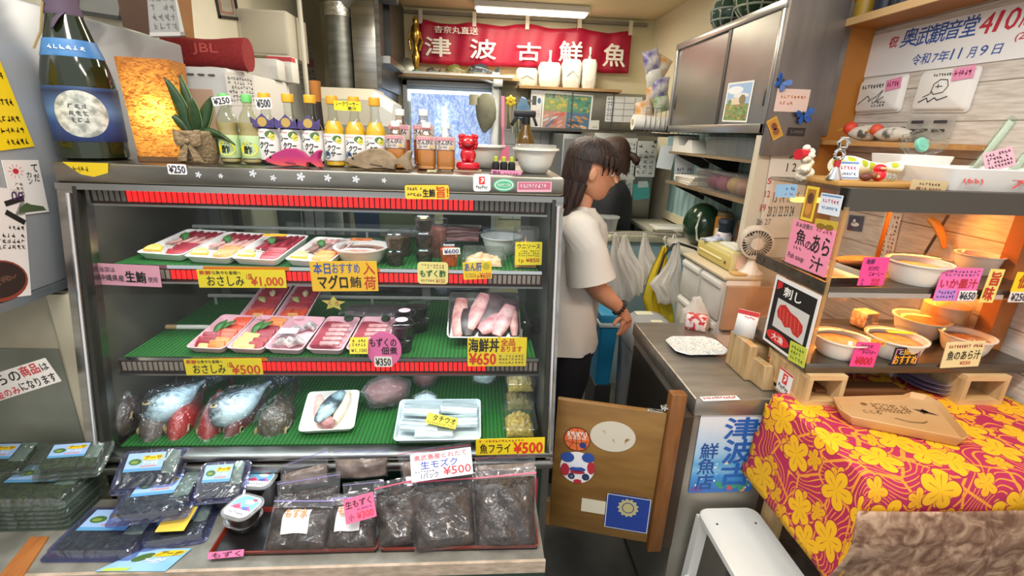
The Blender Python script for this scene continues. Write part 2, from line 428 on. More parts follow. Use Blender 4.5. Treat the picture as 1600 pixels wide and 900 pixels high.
m.build('glass_surround',STEEL,case)
for x in(-.916,.183):m=MB();slab(x,x+.0095,.69,1.345,-.004,.02);m.build('gasket',M('#26251f',.5),case)
for x in(-.924,.198):
 a,c=glassY(.70),glassY(1.33)
 MB().cyl((x,a-.006,.70),(x,c-.006,1.33),.005).build('corner_rod',CHROME,case)
def sidep(x0,x1,mat):
 m=MB();m.loft([[V((x,glassY(1.352)+.04,1.36)),V((x,1.78,1.36)),V((x,1.78,.30)),V((x,1.10,.30)),V((x,1.10,.66))]for x in(x0,x1)]);m.build('side_panel',mat,case)
sidep(CX0,CX0+.028,M('#6f6a60',.4,.5,c2='#5d584f',sc=6))
sidep(CX1-.02,CX1,M('#7d7a74',.35,.7))
m=MB();m.bb((CX0,1.045,.652),(CX1,1.11,.676),bev=.006);m.bb((CX0,1.055,.681),(CX1,1.12,.697),bev=.004);m.build('front_sill',STEEL,case)
GREEN=M('#1d4434',.45,c2='#173a2c',sc=6)
m=MB();m.bb((CX0,1.10,.02),(CX1,1.76,.64));m.build('lower_body',GREEN,case)
m=MB();slab(-.906,.183,.692,1.338,.004,.0075)
m.build('glass_front',CLEAR('#fafcfb',.02,.01,gz=.5),case,smooth=0)
m=MB()
for x in(CX0+.03,-.60,-.565,-.20,CX1-.05):m.bb((x,1.715,.70),(x+.03,1.735,1.352))
m.bb((CX0,1.715,1.30),(CX1,1.735,1.352));m.bb((CX0,1.715,.69),(CX1,1.735,.73));m.build('back_frame',M('#8f908c',.4,.8),case)
m=MB();m.bb((CX0+.05,1.724,.72),(CX1-.03,1.728,1.31));m.build('back_glass',CLEAR('#d9e0de',.06,.02),case)
def turf(nt,N,L,b):
 tc=N('TexCoord');wv=N('TexWave');wv.wave_type='BANDS';wv.bands_direction='X';wv.inputs['Scale'].default_value=28;wv.inputs['Distortion'].default_value=.6;wv.inputs['Detail'].default_value=1
 L(tc.outputs['Object'],wv.inputs['Vector'])
 nz=N('TexNoise');nz.inputs['Scale'].default_value=260;nz.inputs['Detail'].default_value=2;L(tc.outputs['Object'],nz.inputs['Vector'])
 ad=N('Math',operation='MULTIPLY');L(wv.outputs['Fac'],ad.inputs[0]);L(nz.outputs[0],ad.inputs[1])
 cr=ramp(N,[(.0,'#124a18'),(.35,'#1a6a20'),(.7,'#27802e')]);L(ad.outputs[0],cr.inputs[0])
 L(cr.outputs[0],b.inputs['Base Color']);b.inputs['Roughness'].default_value=.75
 bp=N('Bump');bp.inputs['Strength'].default_value=.8;bp.inputs['Distance'].default_value=.004;L(ad.outputs[0],bp.inputs['Height']);L(bp.outputs[0],b.inputs['Normal'])
TURF=NODES('ribbed turf',turf)
S1Y,S2Y,S3Y=1.20,1.165,1.10
S1Z,S2Z,S3Z=1.152,.917,.700
for yf,z,yb in((S1Y,S1Z,1.60),(S2Y,S2Z,1.62)):
 sh=MB();sh.bb((-.90,yf,z-.010),(.172,yb,z-.003));shf=sh.build('shelf',STEELD,case)
 MB().bb((-.895,yf+.006,z-.003),(.165,yb-.004,z)).build('turf_mat',TURF,shf)
 MB().bb((-.90,yf-.003,z-.008),(.172,yf+.002,z+.002)).build('front_lip',CHROME,shf)
 MB().cyl((-.88,yb-.06,z+.030),(.15,yb-.06,z+.030),.006).build('back_rail',M('#b9b7b2',.4),shf)
 for x in(-.86,-.35,.13):MB().cyl((x,yb-.06,z-.002),(x,yb-.06,z+.030),.004).build('rail_post',M('#b9b7b2',.4),shf)
MB().bb((-.92,S3Y-.02,S3Z-.012),(.19,1.70,S3Z-.004)).build('bottom_deck',STEELD,case)
MB().bb((-.90,S3Y,S3Z-.004),(.17,1.66,S3Z)).build('bottom_turf',TURF,case)
LEDR=M('#ff1a1a',.4,emit=1.3);LEDG=M('#8b8077',.5);LEDB=M('#3a1412',.5)
for y,z0,z1,a,e in((1.193,PY(450,321,1.193).z,PY(450,304,1.193).z,.07,.17),(S1Y-.004,1.120,1.142,.13,.13),(S2Y-.004,.884,.907,.22,.13)):
 pz=MB();pz.bb((-.902,y,z0-.006),(.175,y+.012,z1+.003));pr=pz.build('light_grille',LEDB,case)
 pz=MB();pz.bb((-.902,y-.012,z0-.010),(.175,y+.003,z0-.005));pz.build('grille_lip',STEEL,pr)
 on,off=MB(),MB();n=84
 for i in range(n):
  x=-.895+1.065*(i+.5)/n;t=(i+.5)/n
  (off if t<a or t>1-e else on).bb((x-.0042,y-.003,z0),(x+.0042,y+.001,z1))
 on.build('lit_slats',LEDR,pr);off.build('unlit_slats',LEDG,pr)
# food packages in the case
FILM=CLEAR('#ffffff',.02,.08,.6,45,gz=.10)
FILMT=CLEAR('#ffffff',.07,.12,.8,28,milk=.05)
LID=CLEAR('#fbfdff',.12,.05,gz=.5)
TUNA=M('#8c1f30',.35,c2='#a32c3c',sc=40,bump=.1);TUNAB=M('#b23a44',.35,c2='#8f2733',sc=60)
SALM=M('#f0732c',.35,c2='#f79a5c',sc=50,st=(1,6,1));SALMR=M('#e2452f',.35,c2='#ef6a48',sc=50,st=(1,6,1))
PALE=M('#d8ab9c',.35,c2='#ecd2c6',sc=40);PINKF=M('#cf8f8a',.35,c2='#e4b6ac',sc=40)
LEAF=M('#2d5a25',.5,c2='#3f7a33',sc=30);RADISH=M('#ddd5c8',.5,bump=.4,sc=90);OCTO=M('#8d7d83',.35,c2='#cfc2c0',sc=60)
LEMON=M('#f6c63c',.4);LEMONP=M('#f7e3a0',.4,c2='#f2cf62',sc=60);SQUID=M('#f4f1ec',.3)
TRAYW=M('#f3eee8',.45);TRAYP=M('#eebcc6',.45);TRAYB=M('#e3edf2',.45)
def tray_mesh(w,d,h=.018,flare=.008,r=.012,t=.0022):
 m=MB()
 R=[(w-2*flare,d-2*flare,0),(w-.6*flare,d-.6*flare,h*.75),(w,d,h),(w+.001,d+.001,h-.001+t),(w-2*t,d-2*t,h+t*.8),(w-2*flare,d-2*flare,t*1.2)]
 m.loft([[V((x,y+d/2,z))for x,y in rrect(a,b_,r,4)]for a,b_,z in R]);return m
def slice_obj(name,mat,parent,x,y,z,sx,sy,sz,rz=0,tilt=.5):
 m=MB();m.box((0,0,0),(sx,sy,sz),bev=min(sz,sx,sy)*.4)
 return m.build(name,mat,parent,loc=(x,y,z),rot=(tilt,0,rz))
def lemon(parent,x,y,z,r=.019,rz=0):
 m=MB();P=[(r*math.cos(a),r*math.sin(a))for a in[PI*i/14 for i in range(15)]]
 m.prism(P,0,.006);l=m.build('lemon_slice',LEMON,parent,loc=(x,y,z),rot=(.35,0,rz))
 m=MB();m.prism([(a*.84,b_*.84+.0015)for a,b_ in P],.0062,.0068);m.build('lemon_flesh',LEMONP,l)
def leaf(parent,x,y,z,L=.03,W=.02,rz=0,mat=None,name='leaf',tilt=.3):
 m=MB();m.grid(lambda u,v:V(((v-.5)*W*math.sin(PI*min(max(u,.03),.97))**.8*1.0,u*L,.006*math.sin(PI*u)-.006*abs(v-.5))),8,4)
 return m.build(name,mat or LEAF,parent,loc=(x,y,z),rot=(tilt,0,rz),solid=.0008)
def pack(name,label,FL,FR,z,depth,tilt,traymat,fill,film=True,group=None,h=.018,rz_extra=0,cat='food tray'):
 A,B=PZ(FL[0],FL[1],z),PZ(FR[0],FR[1],z);w=(B-A).length;rz=math.atan2(B.y-A.y,B.x-A.x)+rz_extra
 t=thing(name,label,cat,(A+B)/2,(tilt,0,rz),group)
 tray_mesh(w,depth,h).build('tray',traymat,t)
 fill(t,w,depth)
 if film:
  m=MB()
  def g(u,v):return V(((u-.5)*w*.985,depth*(.01+.98*v),h+.0025+.014*(math.sin(PI*u)*math.sin(PI*v))**.6))
  m.grid(g,16,16);m.build('wrap_film',FILM,t)
 return t
def rows(t,w,d,spec,z=.008,seed=0):
 R=random.Random(seed)
 for(nm,mat,x0,x1,y0,y1,n,dirn,th)in spec:
  for i in range(n):
   f=(i+.5)/n
   if dirn=='x':
    slice_obj(nm,mat,t,w*(x0+(x1-x0)*f),d*(y0+y1)/2,z+.006,w*(x1-x0)/n*1.45,d*(y1-y0),th*.7,R.uniform(-.12,.12),R.uniform(-.1,.1)).rotation_euler=(R.uniform(-.1,.1),-.28,R.uniform(-.12,.12))
   else:
    slice_obj(nm,mat,t,w*(x0+x1)/2+R.uniform(-.002,.002),d*(y0+(y1-y0)*f),z+.004+.002*R.random(),w*(x1-x0),d*(y1-y0)/n*1.4,th*.6,R.uniform(-.15,.15),R.uniform(.45,.75))
def assort(a,b_,c,lem=True,seed=0):
 def f(t,w,d):
  rows(t,w,d,[('sashimi_slice',a,-.40,.42,.74,.95,5,'x',.010),('sashimi_slice',b_,-.36,.42,.44,.72,4,'x',.010),('sashimi_slice',c,-.02,.42,.12,.44,4,'y',.010)],seed=seed)
  m=MB()
  R=random.Random(seed)
  for k in range(14):
   a0=(w*R.uniform(-.35,.2),d*R.uniform(.25,.7),.006+R.uniform(0,.008));m.tube([a0,(a0[0]+R.uniform(-.02,.02),a0[1]+R.uniform(-.02,.02),a0[2]+R.uniform(0,.006)),(a0[0]+R.uniform(-.03,.03),a0[1]+R.uniform(-.02,.03),.008)],.0012,4)
  o=m.build('shredded_radish',RADISH,t);o['kind']='stuff'
  if lem:lemon(t,-w*.24,d*.09,.017,w*.19)
  leaf(t,-w*.05,d*.55,.02,.035,.022,.5)
 return f
z1=S1Z+.001
pack('sashimi_tray','sashimi tray with lemon and pale fish, first on the left of the top shelf',(215,405),(286,410),z1,.185,.14,TRAYW,assort(TUNA,PINKF,TUNAB,seed=1),group='sashimi trays on the top shelf')
pack('sashimi_tray','sashimi tray with orange salmon beside the lemon slice, second on the top shelf',(289,411),(360,415),z1,.185,.14,TRAYW,assort(TUNA,PINKF,SALM,seed=2),group='sashimi trays on the top shelf')
t3=pack('sashimi_tray','sashimi tray of dark red tuna with a yellow sticker across its wrap',(363,414),(433,418),z1,.185,.14,TRAYW,assort(TUNA,TUNA,TUNAB,seed=3),group='sashimi trays on the top shelf')
t4=pack('sashimi_tray','sashimi tray of brownish slices and bright orange salmon beside the lidded bowl',(446,416),(516,421),z1,.17,.14,TRAYW,assort(PINKF,M('#8f6a62',.4,c2='#a98278',sc=50),SALM,seed=4),group='sashimi trays on the top shelf')
mm=MB();mm.box((.006,.13,.036),(.062,.016,.001));mm.build('price_sticker',M('#f0b42a',.5),t3,label='yellow price sticker').rotation_euler=(0,0,.12)
for x0,x1,y,z,lab in((-.82,-.30,1.36,S1Z,'white rod under the sashimi trays on the top shelf'),(-.86,-.34,1.345,S2Z,'white rod lying across the middle shelf')):
 m=MB();m.tube([(x0,y,z+.008),((x0+x1)/2,y,z+.008),(x1,y,z+.008)],.007,10);st=m.build('support_rod',M('#e6dfd4',.5),label=lab,cat='rod')
 MB().cyl((x0-.03,y,z+.008),(x0-.0005,y,z+.008),.0075).build('rod_cap',M('#b7946a',.5),st)
def at(px,py,z):return PZ(px,py,z)
def lbowl(name,label,c,r,h,mat,lid=True,food=None,rb=.7,group=None,n=36):
 t=thing(name,label,'food container',c,0,group)
 m=MB();m.lathe([(r*rb,0),(r*(rb+.12),h*.3),(r*.96,h),(r*1.04,h),(r*1.04,h+.003),(r*.93,h+.002),(r*(rb+.08),h*.32),(r*(rb-.04),.003)],n=n);m.build('bowl',mat,t)
 if food:MB().lathe([(r*.86,h*.5),(r*.9,h*.78),(r*.5,h*.86),(.001,h*.9)],n=n).build('food',food,t)
 if lid:MB().lathe([(r*1.05,h+.002),(r*1.06,h+.006),(r*.95,h+.013),(r*.5,h+.018),(.001,h+.019)],n=n,caps=(False,False)).build('lid',LID,t)
 return t
cb=at(560,412,S1Z)
lb=lbowl('lidded_bowl','wide pale bowl with clear lid and orange label on the top shelf',(cb.x+.005,1.275,S1Z),.070,.040,M('#e8dcd2',.4),food=M('#9a5a48',.5,c2='#c9a08a',sc=60))
MB().prism(rrect(.055,.03,.004),.0595,.0602).build('lid_label',M('#c9732e',.5,c2='#7a2b26',sc=80),lb)
MOZ=M('#1d1712',.35,c2='#33281c',sc=120,bump=.6);MOZB=M('#3a2c1f',.4,c2='#56442f',sc=90,bump=.6)
def cup(name,label,loc,r=.026,h=.036,content=MOZ,group=None,lid=True,top=None):
 t=thing(name,label,'food cup',loc,0,group)
 MB().lathe([(r*.78,0),(r*.98,h),(r*1.08,h),(r*1.08,h+.002),(r*.94,h+.001)],n=24,caps=(True,False)).build('cup_wall',LID,t)
 MB().lathe([(r*.74,.001),(r*.9,h*.8),(r*.6,h*.86),(.001,h*.86)],n=24).build('contents',content,t)
 if lid:MB().lathe([(r*1.09,h+.001),(r*1.09,h+.004),(r*.95,h+.007),(.001,h+.008)],n=24,caps=(False,False)).build('lid',LID,t)
 if top:MB().lathe([(.001,h*.86),(r*.35,h*.88),(r*.3,h*1.0),(.001,h*1.04)],n=12).build('topping',top,t)
 return t
g='mozuku cups on the top shelf'
def xx(px,py,y):return PY(px,py,y).x
yA,yB=1.245,1.265
cup('mozuku_cup','lower dark cup of the left pair of stacked cups on the top shelf',(xx(618,400,yA),yA,S1Z),group=g)
cup('mozuku_cup','upper dark cup of the left pair of stacked cups on the top shelf',(xx(618,400,yA),yA,S1Z+.0452),content=MOZB,group=g)
cup('mozuku_cup','dark cup just behind the left pair of stacked cups',(xx(627,375,1.345),1.345,S1Z),group=g,r=.030,h=.07,content=MOZB)
xb=xx(663,400,yB)
for k,lab in enumerate(('bottom','second','third')):
 cup('mozuku_cup',lab+' cup from the bottom in the tall stack of dark cups beside the orange cup',(xb,yB,S1Z+.0452*k),group=g,content=MOZ,top=(M('#e9d48a',.5)if k==2 else None))
cup('mozuku_cup','reddish cup at the back of the tall stack, its lid just above the rest',(xb+.028,1.345,S1Z),r=.030,h=.10,content=M('#6b3a30',.5,c2='#8a5548',sc=80),group=g)
cr_=cup('roe_cup','tall cup of orange roe with a white price tag on the top shelf',(xx(702,405,1.25),1.25,S1Z),r=.027,h=.056,content=M('#d4591f',.35,c2='#b8431a',sc=150,bump=.5))
mw,w_,h_=frame_px((692,388),(719,387),(692,398),(0,1.222,0),(0,-1,0))
card('price_tag','small white price tag on the cup of orange roe','price tag',mw,w_,h_,'#f6f3ee',[('¥600',.08,.15,.92,.85,'#3b2a6b',.03)])
PKC=CLEAR('#f8fafa',.22,.05,.3,20,milk=.05,milkc='#c9cdc8',gz=.6)
def hinged(name,label,loc,w,d,h,food,rz=0,n=1,group=None,fh=.7,r=.012):
 t=thing(name,label,'food pack',loc,rz,group)
 m=MB();m.loft([ring(rrect(w*.82,d*.82,r),0),ring(rrect(w*.95,d*.95,r),h*.5),ring(rrect(w,d,r),h*.52)],True,False);m.build('base',PKC,t)
 m=MB();m.loft([ring(rrect(w,d,r),h*.54),ring(rrect(w*.96,d*.96,r),h*.58),ring(rrect(w*.88,d*.88,r),h),],False,True);m.build('lid',PKC,t)
 R=random.Random(len(label))
 m=MB()
 sd=R.uniform(0,50);m.grid(lambda u,v:V(((u-.5)*w*.80,(v-.5)*d*.80,.003+h*fh*(math.sin(PI*u)*math.sin(PI*v))**.45*(.82+.35*noise.noise(V((u*7+sd,v*7,sd)))+.2*noise.noise(V((u*19+sd,v*19,1)))))),30,30)
 m.build('food',food,t);return t
LIVER=M('#d8a26a',.4,c2='#e9c7a0',sc=50);FRIED=M('#c9a23e',.6,c2='#e0c473',sc=110,bump=.8)
c=at(752,425,S1Z);hinged('liver_pack','flat clear pack of pale orange fish liver on the top shelf',(xx(755,412,1.25),1.262,S1Z),.125,.08,.045,LIVER)
hinged('sauce_pack','tall clear tub of orange sauce behind a yellow card on the top shelf',(xx(822,412,1.25)-.003,1.255,S1Z),.072,.07,.105,M('#d98a48',.5,c2='#e5a870',sc=40),r=.016)
lbowl('styrofoam_bowl','empty white bowl standing at the back right of the top shelf',(xx(783,392,1.40),1.40,S1Z),.060,.05,M('#e9e6e0',.5),lid=True)
ft=thing('fillet_tray','steel tray of dark red fish fillets leaning at the back of the top shelf','food tray',(xx(705,390,1.47),1.455,S1Z),(.30,0,0))
tray_mesh(.20,.11,.02).build('tray',M('#9b9a96',.3,.9),ft)
for k in range(4):
 m=MB();m.loft([[V((-.085+.17*u,.022+k*.021+.009*math.cos(a),.014+(.012+.003*math.sin(u*9+k))*math.sin(a)))for a in[2*PI*i/10 for i in range(10)]]for u in[j/10 for j in range(11)]]);m.build('fish_fillet',M('#5d3a36',.4,c2='#8a5a55',sc=30,st=(1,8,8))if k%2 else M('#8a4a4a',.4,c2='#b98a84',sc=30,st=(1,8,8)),ft)
MB().bb((-.097,.004,.026),(.097,.106,.0265)).build('wrap_film',FILM,ft)
# middle shelf
z2=S2Z+.001;g='sashimi trays on the middle shelf'
def salmon_mix(seed,cs):
 def f(t,w,d):
  rows(t,w,d,[('sashimi_slice',cs[0],-.05,.42,.68,.93,3,'y',.011),('sashimi_slice',cs[1],-.10,.40,.34,.66,3,'y',.011),('sashimi_slice',cs[2],-.42,.05,.10,.42,3,'y',.010),('sashimi_slice',cs[3],.0,.40,.08,.30,2,'y',.010)],seed=seed)
  leaf(t,-w*.2,d*.42,.016,.055,.022,-.25);leaf(t,-w*.1,d*.52,.018,.045,.02,-.7)
  slice_obj('ginger',M('#e9cf7a',.5),t,-w*.15 if seed%2 else w*.05,d*.10,.012,.025,.018,.008)
 return f
pack('sashimi_tray','pink tray of salmon and tuna sashimi, leftmost in the front row of the middle shelf',(292,552),(351,555),z2,.17,.16,TRAYP,salmon_mix(5,(SALMR,SALMR,TUNA,SALM)),group=g)
pack('sashimi_tray','pink tray with yellow garnish and orange salmon, second in the middle shelf row',(355,553),(412,556),z2,.17,.16,TRAYP,salmon_mix(6,(SALM,TUNA,M('#d6d08a',.5,c2='#b9b65f',sc=80,bump=.4),TUNAB)),group=g)
def octo(t,w,d):
 R=random.Random(4)
 for i in range(9):
  m=MB();x,y=w*R.uniform(-.28,.28),d*R.uniform(.15,.82)
  m.tube([(x-.02,y-.01,.012),(x,y+R.uniform(-.01,.01),.022),(x+.02,y+R.uniform(-.012,.015),.013)],[.006,.010,.005],8);m.build('octopus_piece',OCTO,t)
 o=MB().box((0,d*.36,.034),(.048,.022,.001)).build('price_tag',M('#cfdcf2',.5),t,label='pale blue price tag');o.rotation_euler=(.1,0,.1)
pack('octopus_tray','pink tray of grey octopus with a pale blue price tag',(415,554),(472,557),z2,.17,.16,TRAYP,octo,group=g)
def onefillet(seed,tag_=False):
 def f(t,w,d):
  m=MB();m.loft([[V((-.02+.0*u+w*.38*math.cos(a)*.95,.0+d*(.12+.7*u)+0*a,.010+.012*max(0,math.sin(a))))for a in[2*PI*i/12 for i in range(12)]]for u in[j/8 for j in range(9)]]);m.build('fish_fillet',M('#8e3442',.4,c2='#a94a57',sc=30),t)
  for k in range(5):slice_obj('sashimi_slice',M('#b56a70',.35,c2='#d9a0a0',sc=60,st=(1,5,1)),t,w*.10,d*(.12+.13*k),.026,w*.55,.014,.008,.08,.3)
  MB().lathe([(.012,0),(.014,.004),(.012,.009),(.004,.009)],(w*.22,d*.86,.024),14).build('garnish',M('#2c3a2a',.5),t)
 return f
pack('fish_tray','pink tray of one dark red sliced fillet right of the octopus tray',(479,555),(536,557),z2,.17,.16,TRAYP,onefillet(1),group=g)
pack('fish_tray','pink tray of sliced red fillet with a yellow price sticker, beside the round pink card',(541,555),(600,557),z2,.17,.16,TRAYP,onefillet(2),group=g)
mw,w_,h_=frame_px((548,527),(576,527),(546,553),PZ(560,553,S2Z+.03),(0,-.9,.45))
card('price_sticker','yellow handwritten price sticker on the tray beside the round pink card','price tag',mw,w_,h_,'#f4d63a',[('¥1,100',.08,.06,.95,.32,'#222222',.01)],decor=scrib(.1,.42,.9,.92,'#5a4a20',2,5,8))
def tunamix(seed):
 def f(t,w,d):
  rows(t,w,d,[('sashimi_slice',TUNA,-.40,.40,.62,.92,4,'y',.012),('sashimi_slice',TUNAB,-.36,.40,.28,.6,4,'y',.012),('sashimi_slice',SALMR,-.36,.38,.06,.28,3,'x',.012)],seed=seed)
  leaf(t,0,d*.45,.02,.03,.02,1.0,mat=M('#a9a76a',.5));leaf(t,w*.1,d*.6,.02,.03,.018,.2,mat=M('#c9b58a',.5));slice_obj('ginger',M('#d9985a',.5),t,w*.05,d*.08,.018,.03,.02,.006)
 return f
pack('tuna_tray','tray of red tuna behind the octopus tray, left of the two at the back',(373,506),(424,507),S2Z+.022,.19,.25,TRAYP,tunamix(3),group=g)
pack('tuna_tray','tray of red tuna on the middle shelf, right of the two at the back',(429,506),(478,507),S2Z+.022,.19,.25,TRAYP,tunamix(5),group=g)
STAR=[(.5+(.5 if k%2==0 else .24)*math.sin(PI*k/5),.5+(.5 if k%2==0 else .24)*math.cos(PI*k/5))for k in range(10)]
sign('star_card','yellow star shaped card with red writing on the middle shelf','price card',(502,461),(541,463),(502,485),(0,1.42,0),(0,-1,0),'#e9d06a',[('くろ',.28,.38,.72,.66,'#b3402a',.02)],shape=STAR)
fs=thing('fish_slab','dark grey wrapped slab of fish behind the star card on the middle shelf','fish',(xx(600,475,1.50),1.46,S2Z),0)
MB().loft([[V((-.105+.21*u,.05*math.cos(a)*(1-.5*abs(u-.5)),.018+.017*math.sin(a)))for a in[2*PI*i/14 for i in range(14)]]for u in[j/10 for j in range(11)]]).build('fish_block',M('#4d3f41',.4,c2='#6a5557',sc=20,st=(2,8,8)),fs)
MB().loft([[V((-.125+.25*u,.062*math.cos(a)*(.9-.5*abs(u-.5)),.0225+.022*math.sin(a)))for a in[2*PI*i/14 for i in range(14)]]for u in[j/10 for j in range(11)]]).build('plastic_bag',FILMT,fs)
g='dark simmered mozuku cups on the middle shelf'
DARK=M('#1c1012',.25,c2='#2e191a',sc=90,bump=.5)
def dcup(lab,px,y,k=0,r=.031):
 t=cup('simmered_cup',lab,(xx(px,540,y),y,S2Z+.0452*k),r,.036,DARK,g)
 MB().lathe([(.0165,.0452),(.0165,.0458),(.001,.0459)],n=20).build('round_label',M('#f0c9cd',.5),t)
dcup('lower dark cup of the front pair behind the round pink card',629,1.215);dcup('upper dark cup of the front pair behind the round pink card',629,1.215,1)
dcup('lower dark cup of the pair behind the front cups on the middle shelf',634,1.285);dcup('upper dark cup of the pair behind the front cups on the middle shelf',634,1.285,1)
cup('simmered_cup','lower of the two largest dark cups at the back of the middle shelf',(xx(651,510,1.355),1.355,S2Z),.038,.036,DARK,g);cup('simmered_cup','upper of the two largest dark cups at the back of the middle shelf',(xx(651,510,1.355),1.355,S2Z+.0452),.038,.036,DARK,g)
A,B=PZ(697,517,S2Z+.03),PZ(815,521,S2Z+.03)
sv=thing('fish_tray','silver tray of raw fish head and collar pieces under film on the middle shelf','food tray',((A.x+B.x)/2,1.238,S2Z+.016),(.62,0,0))
tray_mesh(.205,.155,.022).build('tray',M('#c9c8c4',.2,.9),sv)
for i,(x,y,L_,W_,rz,c,c2)in enumerate(((-.07,.07,.13,.03,.08,'#b06a66','#d9a59c'),(-.048,.05,.09,.03,-.1,'#2a2022','#4a3a3c'),(-.02,.085,.13,.03,.35,'#b8787a','#dcaaa4'),(.012,.095,.12,.05,.45,'#4a3c3e','#6e5a5c'),(.02,.045,.08,.035,.9,'#b56a72','#d8a0a0'),(.055,.055,.11,.032,.4,'#bb7c80','#dcb0ae'),(.078,.10,.07,.04,.1,'#3b3134','#5b4b4d'),(.085,.05,.09,.018,0,'#a8736f','#d09a94'))):
 MB().loft([[V((W_*.72*math.cos(a)*math.sin(PI*(.10+.72*u))**.5,-L_/2+L_*u,.010*math.sin(a)*math.sin(PI*(.15+.7*u))))for a in[2*PI*k/12 for k in range(12)]]for u in[j/8 for j in range(9)]]).build('fish_piece',M(c,.35,c2=c2,sc=40),sv,loc=(x,y,.019+.004*(i%3)),rot=-rz)
MB().grid(lambda u,v:V(((u-.5)*.20,.004+.147*v,.0255+.018*(math.sin(PI*u)*math.sin(PI*v))**.5)),12,12).build('wrap_film',FILM,sv)
for k,(px,y)in enumerate(((822,1.30),(838,1.345))):
 cup('seaweed_cup',('nearer' if k==0 else 'farther')+' black cup at the right end of the middle shelf',(xx(px,505,y),y,S2Z),.022,.055,MOZ,'black cups at the right end of the middle shelf')
m=MB()
for k in range(2):m.cyl((.118+k*.008,1.20,S2Z+.004),(.128+k*.008,1.29,S2Z+.035),.0022)
m.build('skewers',M('#d9d2c4',.5),label='pair of pale sticks leaning at the right end of the middle shelf',cat='sticks')
